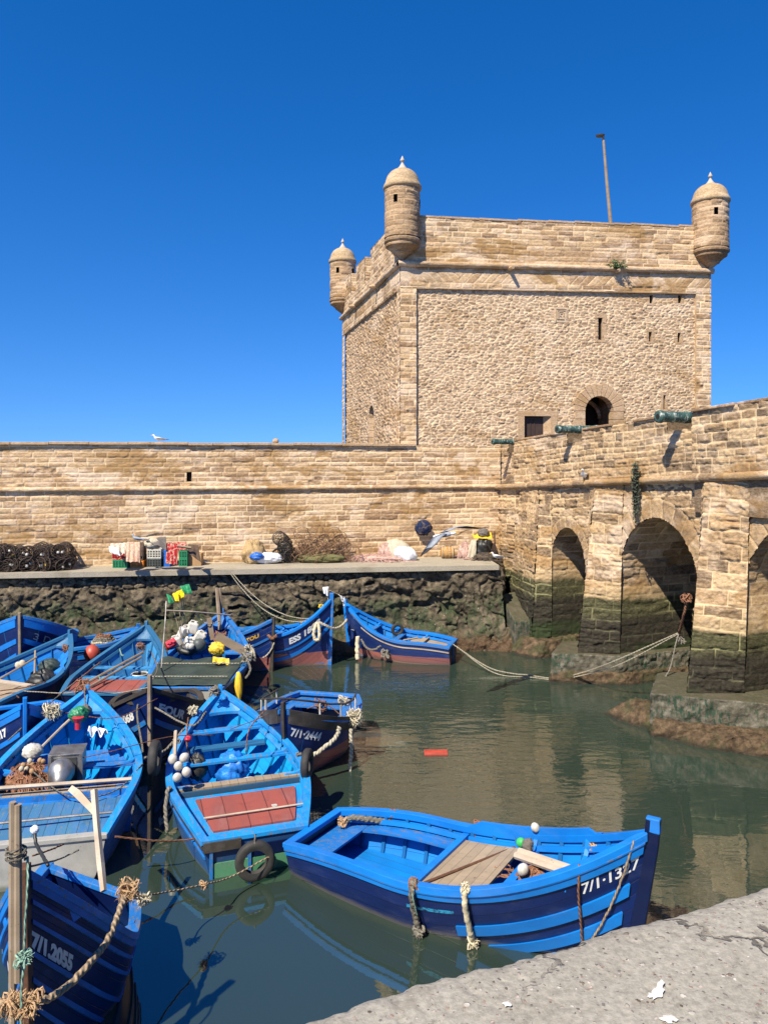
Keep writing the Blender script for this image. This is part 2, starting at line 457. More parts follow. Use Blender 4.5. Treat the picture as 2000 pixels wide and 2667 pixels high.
def m_weed():
    b = NB('weed_covered_rock'); p = b.pos(); z = b.sep(p)[2]
    n1 = b.noise(p, 1.6, 5, .6); n2 = b.noise(p, 7, 8, .75); n3 = b.noise(p, 38, 4, .75)
    c = b.ramp(n2, [(.32,(.022,.014,.007)),(.46,(.075,.048,.024)),(.58,(.15,.10,.055)),(.74,(.26,.19,.12))])
    c = b.mix(b.math('MULTIPLY', b.step(n1, .48, .6), .7), c, b.ramp(n3, [(.35,(.02,.03,.010)),(.7,(.09,.10,.035))]))
    c = b.mix(b.math('MULTIPLY', b.step(z, .10, .02), .7), c, (.012,.010,.006))
    return b.done(c, .7, b.bump(b.math('ADD', n2, b.math('MULTIPLY', n3, .5)), 1.0, .06), spec=.4)
M['weed'] = m_weed()
def m_concrete(name, c0, c1, peb=0, stain=(.30,.25,.18)):
    b = NB(name); p = b.pos()
    n = b.noise(p, 3, 6, .65); n2 = b.noise(p, 40, 5, .7); n3 = b.noise(p, 1.2, 4)
    c = b.mix(n, c0, c1)
    c = b.mix(b.math('MULTIPLY', b.step(n3, .5, .7), .5), c, stain)
    c = b.mix(b.step(n2, .3, .7), b.mix(.34, c, (0,0,0,1)), c)
    c = b.mix(b.math('MULTIPLY', b.step(b.noise(p, 17, 6, .8), .57, .66), .5), c, (.12,.105,.08))
    h = n2
    if peb:
        dn = b.n('ShaderNodeTexNoise'); b.l(p, dn.inputs['Vector']); dn.inputs['Scale'].default_value = peb*1.3
        pm_ = b.n('ShaderNodeVectorMath'); pm_.operation = 'MULTIPLY_ADD'; b.l(dn.outputs['Color'], pm_.inputs[0]); pm_.inputs[1].default_value = (.9/peb,)*3; b.l(p, pm_.inputs[2]); pw = pm_.outputs[0]
        v = b.vor(pw, peb, 'F1', 'Distance'); vc = b.vor(pw, peb, 'F1', 'Color')
        cr = b.sep(vc)
        few = b.step(cr[0], .70, .75); pm = b.math('MULTIPLY', b.step(v, .34, .26), few)
        c = b.mix(pm, c, b.ramp(cr[1], [(0,(.10,.07,.05)),(.35,(.16,.15,.14)),(.6,(.33,.2,.15)),(.85,(.55,.5,.45)),(1,(.12,.1,.09))]))
        v2 = b.vor(pw, peb*.42, 'F1', 'Distance'); vc2 = b.sep(b.vor(pw, peb*.42, 'F1', 'Color'))
        pm2 = b.math('MULTIPLY', b.step(v2, .30, .22), b.step(vc2[0], .86, .88))
        c = b.mix(pm2, c, b.ramp(vc2[1], [(0,(.09,.07,.055)),(.5,(.22,.17,.13)),(.8,(.5,.47,.4))]))
        h = b.math('ADD', b.math('MULTIPLY', n2, .7), b.math('ADD', b.math('MULTIPLY', pm, .6), pm2))
        c = b.mix(b.math('MULTIPLY', b.step(b.noise(p, 7, 5, .7), .56, .72), .55), c, (.20,.17,.13))
    if peb:
        vc_ = b.n('ShaderNodeTexVoronoi'); vc_.feature = 'DISTANCE_TO_EDGE'; vc_.inputs['Scale'].default_value = 1.1
        dn2 = b.n('ShaderNodeTexNoise'); b.l(p, dn2.inputs['Vector']); dn2.inputs['Scale'].default_value = 5; dn2.inputs['Detail'].default_value = 6
        ma = b.n('ShaderNodeVectorMath'); ma.operation = 'MULTIPLY_ADD'; b.l(dn2.outputs['Color'], ma.inputs[0]); ma.inputs[1].default_value = (.35,.35,0); b.l(p, ma.inputs[2]); b.l(ma.outputs[0], vc_.inputs['Vector'])
        cr_ = b.math('MULTIPLY', b.step(vc_.outputs['Distance'], .010, .003), b.step(n3, .46, .54))
        c = b.mix(b.math('MULTIPLY', cr_, .8), c, (.07,.06,.05)); h = b.math('SUBTRACT', h, b.math('MULTIPLY', cr_, 2.0))
    return b.done(c, .9, b.bump(h, .6, .012), spec=.25)
M['kerb'] = m_concrete('kerb_concrete', (.34,.30,.23,1), (.46,.41,.32,1), stain=(.24,.20,.14))
M['slab'] = m_concrete('quay_concrete', (.29,.265,.215,1), (.44,.41,.345,1), peb=66, stain=(.27,.24,.195))
M['conc_green'] = m_concrete('algae_concrete', (.20,.20,.15,1), (.30,.30,.24,1), stain=(.02,.06,.035))

def m_water():
    b = NB('harbour_water'); p = b.pos(); s = b.sep(p)
    n0 = b.noise(p, .22, 3)
    c = b.mix(n0, (.021,.036,.026,1), (.029,.046,.033,1))
    # wind ripples fill the middle of the basin, the corner by the boats is glassy
    ymask = b.step(s[1], 8.5, 14.0)
    xmask = b.step(s[0], -3.5, 0.5)
    wm = b.math('MULTIPLY', b.math('MULTIPLY', ymask, xmask), b.step(b.noise(b.scale(p, (.5,1,1)), .55, 3), .34, .56))
    amp = b.math('ADD', b.math('MULTIPLY', wm, .9), .05)
    r1 = b.noise(b.scale(p, (1,2.3,1)), 2.4, 3, .5, .4)
    r2 = b.noise(b.scale(p, (1,1.9,1)), 7.0, 2, .5, .3)
    h = b.math('MULTIPLY', b.math('ADD', r1, b.math('MULTIPLY', r2, .25)), amp)
    b.b.inputs['IOR'].default_value = 2.25
    return b.done(c, .008, b.bump(h, .5, .030))
M['water'] = m_water()

def m_paint(name, c, c2=None, wood=(.30,.25,.19), worn=.5, seam=0., red=None, rough=.52, lo=None, dirt=.4):
    """weathered boat paint; seam = plank width in metres along UV.y"""
    b = NB(name); o = b.obj()
    c2 = c2 or tuple(x*.72 for x in c)
    n1 = b.noise(b.scale(o, (.5,1.5,1.5)), 2.2, 5, .6)
    n2 = b.noise(b.scale(o, (1,3,3)), 6, 6, .72)
    n3 = b.noise(o, 34, 4, .7)
    cc = b.mix(b.step(n1, .3, .7), tuple(c)+(1,), tuple(c2)+(1,))
    fade = b.step(b.noise(b.scale(o, (.7,2,2)), 1.7, 6, .7), .50, .68)
    cc = b.mix(b.math('MULTIPLY', fade, .15+.45*worn), cc, tuple(min(1, x*.72+.10) for x in c)+(1,))
    line = None
    if red is not None:
        z = b.sep(b.pos())[2]
        zz = b.math('ADD', z, b.math('MULTIPLY', b.math('SUBTRACT', n1, .5), .10))
        cc = b.mix(b.step(zz, red[0]+.015, red[0]), cc, tuple(red[1])+(1,))
    if lo is not None:
        z = b.sep(b.pos())[2]
        zz = b.math('ADD', z, b.math('MULTIPLY', b.math('SUBTRACT', n2, .5), .06))
        cc = b.mix(b.math('MULTIPLY', b.step(zz, .10, .02), .75), cc, tuple(lo)+(1,))
    w = b.math('ADD', b.math('MULTIPLY', n2, .7), b.math('MULTIPLY', n3, .3))
    wm = b.step(w, .66-.16*worn, .74-.16*worn)
    cc = b.mix(wm, cc, b.mix(n3, tuple(wood)+(1,), tuple(x*.45 for x in wood)+(1,)))
    scr = b.step(b.noise(b.scale(o, (3,14,14)), 5, 4, .75), .70, .76)
    cc = b.mix(b.math('MULTIPLY', scr, .30), cc, (.45,.50,.55,1))
    cc = b.mix(b.math('MULTIPLY', b.step(b.noise(o, 3.5, 5, .7), .52, .72), dirt), cc, tuple(x*.35 for x in c)+(1,))
    h = b.math('ADD', b.math('MULTIPLY', wm, -.25), b.math('MULTIPLY', n3, .25))
    if seam:
        uv = b.sep(b.uv())
        fr = b.math('FRACT', b.math('ADD', b.math('DIVIDE', uv[1], seam), b.math('MULTIPLY', b.math('SUBTRACT', n1, .5), .04)))
        ed = b.math('MINIMUM', fr, b.math('SUBTRACT', 1, fr))
        line = b.step(ed, .035, .012)
        cc = b.mix(b.math('MULTIPLY', line, .75), cc, tuple(x*.25 for x in c)+(1,))
        pid = b.n('ShaderNodeTexWhiteNoise'); pid.noise_dimensions = '1D'
        b.l(b.math('FLOOR', b.math('DIVIDE', uv[1], seam)), pid.inputs['W'])
        cc = b.mix(b.math('MULTIPLY', pid.outputs['Value'], .35), cc, tuple(x*.5 for x in c)+(1,))
        h = b.math('SUBTRACT', h, b.math('MULTIPLY', line, 1.0))
    rr = b.math('ADD', rough, b.math('MULTIPLY', wm, .35))
    return b.done(cc, rr, b.bump(h, .55, .008), spec=.4)
BRIGHT = (.001,.185,.62); MID = (.006,.12,.40); NAVY = (.004,.014,.085); SKYB = (.03,.30,.66); DULL = (.05,.14,.30)
M['blue'] = m_paint('bright_blue_paint', BRIGHT, (.001,.14,.50), worn=.05, dirt=.15)
M['blue_w'] = m_paint('worn_blue_paint', (.012,.165,.50), MID, wood=(.20,.19,.165), worn=.85, dirt=.5)
M['blue_i'] = m_paint('inner_blue_paint', (.004,.22,.66), (.004,.155,.50), worn=.35, seam=.15, dirt=.45)
M['cyan'] = m_paint('faded_blue_paint', (.05,.28,.58), (.03,.21,.48), worn=.65, seam=.15, dirt=.4)
M['grey_blue'] = m_paint('grey_blue_boards', (.055,.17,.28), (.03,.14,.36), wood=(.22,.24,.22), worn=.75, seam=.14, dirt=.45, rough=.6)
M['navy'] = m_paint('navy_hull_paint', NAVY, (.004,.02,.12), worn=.08, seam=.16, lo=(.16,.15,.12), dirt=.3, rough=.35, wood=(.10,.12,.16))
M['navy_red'] = m_paint('navy_hull_red_bottom', (.006,.022,.12), (.004,.03,.17), worn=.12, seam=.14, red=(.36,(.34,.115,.085)), lo=(.2,.15,.12), dirt=.25, rough=.4, wood=(.15,.15,.18))
M['azure'] = m_paint('azure_inner_paint', (.002,.33,.80), (.003,.24,.66), worn=.3, seam=.15, dirt=.35)
M['azure_w'] = m_paint('worn_azure_rail_paint', (.010,.27,.66), (.008,.18,.50), wood=(.22,.21,.18), worn=.8, dirt=.4)
M['shaded_blue'] = m_paint('shaded_blue_paint', (.010,.13,.46), (.006,.08,.32), worn=.5, dirt=.4)  # darker copy of the strake blue, with the shade put into the colour
M['navy_red_low'] = m_paint('navy_hull_pink_bottom', (.006,.022,.12), (.004,.03,.17), worn=.35, seam=.14, red=(.21,(.36,.13,.10)), lo=(.2,.15,.12), dirt=.25, rough=.5, wood=(.15,.15,.18))
M['blue_hull'] = m_paint('blue_hull_paint', (.02,.11,.32), (.008,.05,.20), worn=.6, seam=.15, lo=(.10,.12,.08), dirt=.45)
M['dark_wood'] = m_paint('tarred_wood', (.035,.030,.025), (.06,.05,.04), wood=(.16,.13,.10), worn=.5, dirt=.3, rough=.6)
M['red_boards'] = m_paint('faded_red_boards', (.30,.075,.055), (.22,.07,.06), wood=(.30,.22,.18), worn=.45, seam=.30, dirt=.35, rough=.6)
M['green_board'] = m_paint('green_paint', (.05,.20,.10), (.08,.22,.13), worn=.4, dirt=.4)
M['wood'] = m_paint('bare_weathered_boards', (.36,.28,.19), (.26,.20,.14), wood=(.17,.14,.11), worn=.55, seam=.13, dirt=.3, rough=.8)
M['wood_p'] = m_paint('weathered_pole', (.30,.235,.165), (.22,.165,.11), wood=(.12,.09,.07), worn=.6, dirt=.3, rough=.8)
M['pale_wood'] = m_paint('pale_peeling_wood', (.50,.43,.34), (.36,.28,.20), wood=(.22,.14,.09), worn=.5, dirt=.2, rough=.7)
M['grey_paint'] = m_paint('pale_grey_transom_paint', (.36,.35,.32), (.28,.28,.26), wood=(.16,.14,.11), worn=.4, dirt=.3, rough=.7, lo=(.08,.09,.05))
M['white_letter'] = m_paint('white_lettering', (.74,.76,.76), (.62,.64,.66), wood=(.02,.04,.14), worn=.42, dirt=.0, rough=.5)
M['yellow_letter'] = m_paint('yellow_lettering', (.68,.42,.03), (.60,.35,.02), wood=(.02,.03,.1), worn=.2, dirt=0, rough=.5)

def m_simple(name, c, c2=None, rough=.6, sc=6, bump=.2, spec=None, metal=None, dist=.01, trans=None):
    b = NB(name); o = b.obj(); n = b.noise(o, sc, 5, .65)
    m = b.done(b.mix(b.step(n, .3, .7), tuple(c)+(1,), tuple(c2 or [x*.65 for x in c])+(1,)), rough, b.bump(n, bump, dist), spec=spec, metal=metal)
    if trans: b.b.inputs['Transmission Weight'].default_value = trans
    return m
M['rope'] = None
def m_rope(name, c, tw=90):
    b = NB(name); o = b.uv(); s = b.sep(o)
    wv = b.math('SINE', b.math('MULTIPLY', b.math('ADD', b.math('MULTIPLY', s[0], tw), b.math('MULTIPLY', s[1], 12.566)), 1.0))
    n = b.noise(b.obj(), 20, 5, .7)
    cc = b.mix(b.step(n, .3, .75), tuple(c)+(1,), tuple(x*.5 for x in c)+(1,))
    cc = b.mix(b.math('MULTIPLY', b.step(wv, -.2, -.9), .6), cc, tuple(x*.3 for x in c)+(1,))
    return b.done(cc, .9, b.bump(b.math('ADD', wv, n), .8, .006), spec=.1)
M['rope'] = m_rope('tan_rope', (.42,.32,.21))
M['rope_pale'] = m_rope('pale_rope', (.55,.50,.38))
M['rope_grey'] = m_rope('grey_rope', (.25,.23,.19))
M['rope_rust'] = m_rope('rusty_rope', (.30,.15,.09))
M['rope_green'] = m_rope('pale_green_rope', (.30,.48,.38))
M['fray'] = m_simple('frayed_fibre', (.50,.34,.19), (.34,.2,.1), .95, 40, .6)
M['fray_pale'] = m_simple('pale_frayed_fibre', (.62,.56,.40), (.42,.36,.24), .95, 40, .6)
M['rubber'] = m_simple('tyre_rubber', (.018,.018,.017), (.035,.033,.03), .75, 8, .4)
M['white_pl'] = m_simple('white_plastic', (.62,.61,.56), (.36,.33,.27), .4, 5, .15)
M['red_pl'] = m_simple('red_plastic', (.55,.03,.06), (.42,.02,.04), .4, 5, .15)
M['orange_pl'] = m_simple('orange_red_plastic', (.46,.07,.045), (.33,.05,.03), .45, 5, .15)
M['orange_cr'] = m_simple('orange_plastic', (.75,.26,.02), (.6,.18,.02), .45, 5, .15)
M['green_pl'] = m_simple('green_plastic', (.02,.22,.10), (.015,.15,.07), .45, 5, .15)
M['blue_pl'] = m_simple('blue_plastic', (.01,.13,.55), (.01,.10,.42), .45, 5, .15)
M['grey_cr'] = m_simple('dark_grey_plastic', (.08,.095,.09), (.05,.06,.06), .5, 5, .15)
M['pale_cr'] = m_simple('pale_grey_plastic', (.55,.55,.50), (.42,.42,.38), .5, 5, .15)
M['yellow_pl'] = m_simple('yellow_cloth', (.72,.50,.03), (.62,.40,.03), .6, 4, .4)
M['black_pl'] = m_simple('black_plastic', (.016,.017,.016), (.03,.03,.028), .5, 5, .4)
M['tarp'] = m_simple('dark_green_tarpaulin', (.035,.055,.045), (.02,.034,.03), .62, 3, .6, dist=.03)
M['blue_tarp'] = m_simple('blue_plastic_sheet', (.01,.22,.68), (.02,.13,.5), .45, 7, .7, dist=.03)
M['steel'] = m_simple('dull_galvanised_steel', (.36,.36,.35), (.22,.2,.18), .42, 7, .25, metal=.75)
M['dull_steel'] = m_simple('oily_grey_steel', (.075,.078,.08), (.04,.038,.035), .6, 7, .35, metal=.3)
M['rust'] = m_simple('rusty_steel', (.13,.055,.03), (.07,.035,.02), .85, 14, .5)
M['wire'] = m_simple('brown_pot_wire', (.070,.045,.032), (.035,.025,.02), .85, 14, .3)
M['wire_tan'] = m_simple('rusty_tan_wire', (.30,.17,.09), (.17,.10,.055), .85, 14, .3)
M['cannon'] = None
def m_cannon():
    b = NB('verdigris_bronze'); o = b.obj()
    n = b.noise(b.scale(o, (1,1,1)), 5, 6, .7); n2 = b.noise(b.scale(o, (2.5,.9,.9)), 9, 5, .7)
    c = b.ramp(n, [(.3,(.015,.040,.033)),(.52,(.04,.09,.075)),(.75,(.13,.19,.155))])
    c = b.mix(b.step(n2, .54, .64), c, (.42,.46,.40))
    return b.done(c, .6, b.bump(n2, .3, .01), metal=.2)
M['cannon'] = m_cannon()
M['dark'] = m_simple('dark_interior', (.012,.009,.007), None, .95)  # near-black colour stands for the shade inside holes and hollows
M['wood_dark'] = m_simple('dark_timber', (.05,.028,.02), None, .7)
M['gull_w'] = m_simple('white_feathers', (.78,.78,.76), (.62,.62,.62), .8, 20, .2)
M['gull_g'] = m_simple('grey_feathers', (.30,.32,.35), (.20,.22,.25), .8, 20, .3)
M['gull_k'] = m_simple('black_feathers', (.02,.02,.024), None, .7)
M['gull_y'] = m_simple('yellow_beak', (.65,.38,.05), None, .5)
M['leaf'] = m_simple('dusty_green_leaves', (.085,.14,.045), (.05,.085,.03), .7, 3, .1)
M['leaf_g'] = m_simple('grey_green_leaves', (.075,.095,.06), (.04,.055,.035), .75, 3, .1)
M['cloth_pat'] = None
def m_cloth(name, c, stops, sc=9):
    b = NB(name); o = b.obj(); n = b.noise(o, sc, 3, .6, 1.5)
    return b.done(b.ramp(n, stops), .95, b.bump(b.noise(o, 120, 2), .3, .004), spec=.1)
M['cloth_pat'] = m_cloth('floral_blanket', 0, [(.38,(.62,.52,.42)),(.47,(.45,.17,.11)),(.54,(.64,.50,.36)),(.62,(.55,.28,.16)),(.7,(.62,.55,.45))])
M['cloth_pink'] = m_cloth('creased_pink_blanket', 0, [(.35,(.50,.40,.33)),(.5,(.60,.50,.40)),(.6,(.42,.30,.25))])
M['cloth_grey'] = m_simple('grey_brown_blanket', (.15,.13,.115), (.10,.085,.075), .95, 10, .3)
M['cloth_cream'] = m_simple('cream_sack', (.50,.45,.34), (.38,.33,.24), .95, 10, .4)
M['cloth_red'] = m_cloth('red_rug', 0, [(.4,(.36,.03,.03)),(.5,(.30,.02,.03)),(.56,(.5,.36,.26)),(.62,(.28,.03,.04))], 5)
M['cloth_brown'] = m_simple('brown_blanket', (.12,.075,.05), (.07,.045,.03), .95, 10, .3)
M['cloth_white'] = m_simple('white_sheet', (.74,.76,.78), (.60,.62,.66), .9, 6, .4, dist=.02)
M['net_yellow'] = m_simple('straw_net', (.46,.33,.16), (.30,.20,.10), .95, 30, .8)
M['net_pink'] = m_simple('pink_net', (.60,.42,.35), (.42,.24,.19), .95, 30, .8)
M['net_brown'] = m_simple('brown_net', (.11,.08,.055), (.05,.04,.03), .95, 30, .8)
M['net_green'] = m_simple('olive_net', (.16,.15,.06), (.09,.085,.03), .9, 30, .6)
M['bundle'] = m_cloth('navy_bundle', 0, [(.35,(.01,.02,.07)),(.5,(.02,.03,.06)),(.6,(.10,.06,.05)),(.72,(.30,.35,.38))], 8)
M['flag_g'] = m_simple('green_flag_cloth', (.02,.26,.10), (.015,.20,.08), .7, 5, .3)
M['flag_y'] = m_simple('yellow_flag_cloth', (.80,.62,.0), (.7,.5,.0), .7, 5, .3)
M['basket'] = m_simple('straw_basket', (.50,.27,.07), (.32,.15,.04), .8, 18, .5)
M['dropping'] = m_simple('bird_lime', (.72,.70,.64), None, .9)
M['carton'] = m_simple('cardboard', (.40,.25,.12), (.3,.18,.09), .9, 5, .2)
# ================================================================ CURTAIN WALL
def dirs(theta):
    d = np.array([cos(theta), sin(theta), 0.]); n = np.array([sin(theta), -cos(theta), 0.])
    return d, n
TH_C = radians(12)
cd, cn = dirs(TH_C)
CO = np.array([0.55, 24.2, 0.])          # curtain wall passes here at local u = 0
QZ = 2.44                                 # quay level
def cP(u, z, off=0.0): 
    p = CO + cd*u + cn*off; return Vector((p[0], p[1], z))

cw = empty('curtain_wall', cP(-4, QZ))
tag(cw, 'long low tan stone curtain wall with rounded string course behind the far quay', 'wall')
INV = lambda root: root.matrix_basis.inverted()
def adopt(o, root):
    """parent o (built in world space) to root without moving it"""
    o.parent = root; o.matrix_parent_inverse = root.matrix_basis.inverted(); return o

U0, U1 = -18.5, 3.3
ST_Z = 4.68; TOP_Z = 6.0
SLW = (-6.56, -6.41, 4.88, 5.17)          # arrow slit in the curtain wall
def slit_mask(rects):
    def f(u, v):
        k = np.ones(u.shape, bool)
        for (a, b, c, d) in rects: k &= ~((u > a) & (u < b) & (v > c) & (v < d))
        return k
    return f
o = surf_mesh('lower_masonry', rng(U0, U1, .022), rng(QZ-.1, ST_Z, .022), plane_surf((CO[0], CO[1], 0), cd, cn),
    lambda U, V: pat_ashlar(U, V, 11, (.13,.20), (.26,.58), erode=.30), M['wall']); adopt(o, cw)
o = surf_mesh('upper_masonry', rng(U0, U1, .022), rng(ST_Z, TOP_Z-.02, .022), plane_surf((CO[0], CO[1], 0)+cn*-.05, cd, cn),
    lambda U, V: pat_ashlar(U, V, 23, (.12,.19), (.24,.60), erode=.45), M['wall'], mask=slit_mask([SLW])); adopt(o, cw)

def mould_pat(seed, bl=.7, amp=.008):
    def f(U, V):
        rs = np.random.RandomState(seed)
        e = [U.min()-1]
        while e[-1] < U.max()+1: e.append(e[-1]+rs.uniform(.6, 1.4)*bl)
        e = np.array(e); bi = np.searchsorted(e, U)-1
        du = np.minimum(U-e[bi], e[bi+1]-U)
        nz = fbm(U*6, V*20, seed, 4)
        h = (nz-.5)*amp*3 + sstep(0, .012, du)*.008 + (rs.rand(len(e))[bi]-.5)*amp
        return h, np.clip(rs.rand(len(e))[bi]*.7+.3*nz, 0, 1), 1-sstep(.004, .016, du)
    return f
def mould(name, o3, d, n, u0, u1, zf, r, root, mat, seed, off=0.04, step=.05, slope=0.):
    """half-round string course; the cross-section angle is the second coordinate"""
    o3 = np.array(o3, float); d = np.array(d); n = np.array(n)
    def sf(U, V):
        a = V/r
        zz = zf(U) if callable(zf) else zf
        P = o3 + U[..., None]*d + (off + np.cos(a)*r)[..., None]*n
        P = P.copy(); P[..., 2] += zz + np.sin(a)*r
        N = np.cos(a)[..., None]*n; N = N.copy(); N[..., 2] += np.sin(a)
        return P, N
    o = surf_mesh(name, rng(u0, u1, step), rng(-pi*.62*r, pi*.62*r, r*.22), sf, mould_pat(seed), mat)
    return adopt(o, root)
mould('string_course', CO, cd, cn, U0, 3.25, ST_Z, .062, cw, M['wall'], 3)
# solid core, coping slabs, slit lining
core = MB()
Mc = Matrix(((cd[0], -cn[0], 0, CO[0]), (cd[1], -cn[1], 0, CO[1]), (0, 0, 1, 0), (0, 0, 0, 1)))
core.box(U0, U1, .25, 1.3, 0, TOP_Z-.03, Mc); core.box(U0, U1, .04, .24, 0, 4.6, Mc)
adopt(core.build('core', M['wall']), cw)
cop = MB(); u = U0; r_ = random.Random(5)
while u < 0.42:
    l = min(r_.uniform(.5, 1.1), 0.44-u)
    dz = r_.uniform(-.012, .012)
    cop.box(u+.004, u+l-.004, -.055+r_.uniform(-.015, .015), 1.35, TOP_Z-.035+dz, TOP_Z+.045+dz, Mc); u += l
adopt(cop.build('coping', M['dressed'], bevel=.012), cw)
def slit_box(root, Mx, a, b, c, d, depth=.5, frame=.0, name='arrow_slit', fmat='dressed', proud=.03, y0=0.0):
    """dark opening with a dressed stone surround"""
    m = MB()
    m.box(a-.02, b+.02, y0+.10+depth*0, y0+.14+depth, c-.02, d+.02, Mx)
    fr = MB()
    if frame:
        f = frame
        fr.box(a-f, a, y0-proud, y0+.16, c, d, Mx); fr.box(b, b+f, y0-proud, y0+.16, c, d, Mx)
        fr.box(a-f, b+f, y0-proud-.002, y0+.16, d, d+f*1.1, Mx); fr.box(a-f, b+f, y0-proud-.002, y0+.16, c-f*.7, c, Mx)
    else:
        fr.box(a-.03, a, y0-.004, y0+.16, c-.03, d+.03, Mx); fr.box(b, b+.03, y0-.004, y0+.16, c-.03, d+.03, Mx)
        fr.box(a, b, y0-.004, y0+.16, d, d+.03, Mx); fr.box(a, b, y0-.004, y0+.16, c-.03, c, Mx)
    w_ = fr.build(name, M[fmat], bevel=.006); adopt(w_, root)
    q = m.build('opening', M['dark']); 
    q.parent = w_; q.matrix_parent_inverse = root.matrix_basis.inverted() if False else Matrix.Identity(4)
    w_.parent = root; w_.matrix_parent_inverse = root.matrix_basis.inverted()
    return w_
slit_box(cw, Mc, *SLW, y0=.05, frame=.10, proud=.0)
# a few drilled holes and lumps of broken stone on the wall

# ================================================================ FORT TOWER
TH_T = radians(10)
td, tn = dirs(TH_T)
TO = np.array([0.52, 24.42, 0.])
TW = 10.82                                # width of the front
sd_ = np.array([-.243, .970, 0.]); sn_ = np.array([-.970, -.243, 0.])   # side face runs away to the left
TL = 9.6
ft = empty('fort_tower', (TO[0], TO[1], QZ))
tag(ft, 'square tan stone fort tower with three domed corner turrets rising behind the harbour wall', 'tower')
def tz(u): return 0.02*u                   # the string course climbs very slightly to the right
Z_STR, Z_BAND, Z_TOP, Z_BOT = 11.76, 11.02, 13.27, 4.7
QL, QR = .52, TW-.55                      # quoin widths
REC = .10
Mt = Matrix(((td[0], -tn[0], 0, TO[0]), (td[1], -tn[1], 0, TO[1]), (0, 0, 1, 0), (0, 0, 0, 1)))
Ms = Matrix(((sd_[0], -sn_[0], 0, TO[0]), (sd_[1], -sn_[1], 0, TO[1]), (0, 0, 1, 0), (0, 0, 0, 1)))
def t_uz(px, py, off=0.0):
    """photo pixel -> (u, z) on the tower front"""
    o_ = TO + tn*off; k = (px-1000)/F
    u = (k*o_[1]-o_[0])/(td[0]-k*td[1]); Y = o_[1]+u*td[1]
    return u, EYE-(py-HZ)*Y/F
def s_uz(px, py):
    k = (px-1000)/F
    u = (k*TO[1]-TO[0])/(sd_[0]-k*sd_[1]); Y = TO[1]+u*sd_[1]
    return u, EYE-(py-HZ)*Y/F
def rect_t(x0, y0, x1, y1):
    a, z1 = t_uz(x0, y0, -REC); b, z0 = t_uz(x1, y1, -REC); return (a, b, z0, z1)
slits = [rect_t(1557, 827, 1569, 885), rect_t(1691, 768, 1700, 790), rect_t(1765, 768, 1774, 790),
         rect_t(1689, 864, 1697, 889), rect_t(1764, 866, 1772, 891), rect_t(1727, 1029, 1733, 1066)]
WIN = rect_t(1365, 1083, 1434, 1140)
PAN = rect_t(1442, 799, 1478, 840)
ac_u, ac_z = t_uz(1560, 1071, -REC); AR = .505
def mask_t(u, v):
    k = slit_mask(slits + [WIN])(u, v)
    r = np.hypot(u-ac_u, v-ac_z)
    k &= ~((r < AR+.02) & (v > ac_z)); k &= ~((np.abs(u-ac_u) < AR+.02) & (v <= ac_z))
    return k
o = surf_mesh('rubble_panel', rng(QL-.02, QR+.02, .022), rng(Z_BOT, Z_BAND+.25, .022), plane_surf(TO - tn*REC, td, tn),
    lambda U, V: pat_rubble(U, V, 31), M['rubble'], mask=mask_t); adopt(o, ft)
def quoin_pat(seed):
    return lambda U, V: pat_ashlar(U, V, seed, (.15,.24), (.26,.5), gap=.012, erode=.5, rough=.016)
o = surf_mesh('corner_quoin', rng(0, QL, .022), rng(Z_BOT+1.2, Z_BAND, .022), plane_surf(TO, td, tn), quoin_pat(41), M['wall']); adopt(o, ft)
o = surf_mesh('corner_quoin', rng(QR, TW, .022), rng(Z_BOT, Z_BAND+tz(TW), .022), plane_surf(TO, td, tn), quoin_pat(43), M['wall']); adopt(o, ft)
q = MB()
q.box(QL-.012, QL, .0, .2, Z_BOT+.6, Z_BAND, Mt); q.box(QR, QR+.012, .0, .2, Z_BOT, Z_BAND+.2, Mt)
adopt(q.build('quoin_return', M['dressed']), ft)
def band_surf(o3, d, n, zfun):
    o3 = np.array(o3, float)
    def f(U, V):
        P = o3 + U[..., None]*d; P = P.copy(); P[..., 2] += V + zfun(U); return P, np.broadcast_to(n, P.shape)
    return f
def herring(U, V, seed=51):
    """courses of slanted slabs between two plain courses"""
    v = V - Z_BAND
    h, tone, mort = pat_ashlar(U, V, seed, (.15,.2), (.3,.6), gap=.012)
    a = (U + (v-.16))/1.0; k = np.floor(a/.30); du = np.minimum(a-k*.30, (k+1)*.30-a)
    zig = (np.floor(U/1.9).astype(int) % 2) == 0
    a2 = (U - (v-.16)); k2 = np.floor(a2/.30); du2 = np.minimum(a2-k2*.30, (k2+1)*.30-a2)
    dd = np.where(zig, du, du2); kk = np.where(zig, k, k2+500)
    dvv = np.minimum(v-.17, .56-v)
    e = np.minimum(dd, dvv); m = (v > .17) & (v < .56)
    mort2 = 1-sstep(.004, .016, e); tone2 = _h(kk, np.zeros_like(kk), 3)
    nz = fbm(U*9, V*14, 5, 3)
    h2 = sstep(0, .03, e)*.016 + (nz-.5)*.02
    return np.where(m, h2, h), np.where(m, np.clip(tone2*.7+.3*nz,0,1), tone), np.where(m, mort2, mort)
o = surf_mesh('herringbone_band', rng(0, TW, .024), rng(Z_BAND, Z_STR, .024), band_surf(TO, td, tn, lambda u: .02*u), herring, M['wall']); adopt(o, ft)
bb = MB(); bb.box(QL, QR, -.006, .2, -.03, .0, Mt @ Matrix.Translation((0, 0, Z_BAND)) @ Matrix(((1,0,0,0),(0,1,0,0),(.02,0,1,0),(0,0,0,1))))
adopt(bb.build('band_ledge', M['dressed']), ft)
mould('string_course', TO, td, tn, -.09, TW+.05, lambda u: Z_STR+.02*u, .085, ft, M['dressed'], 7, off=.06)
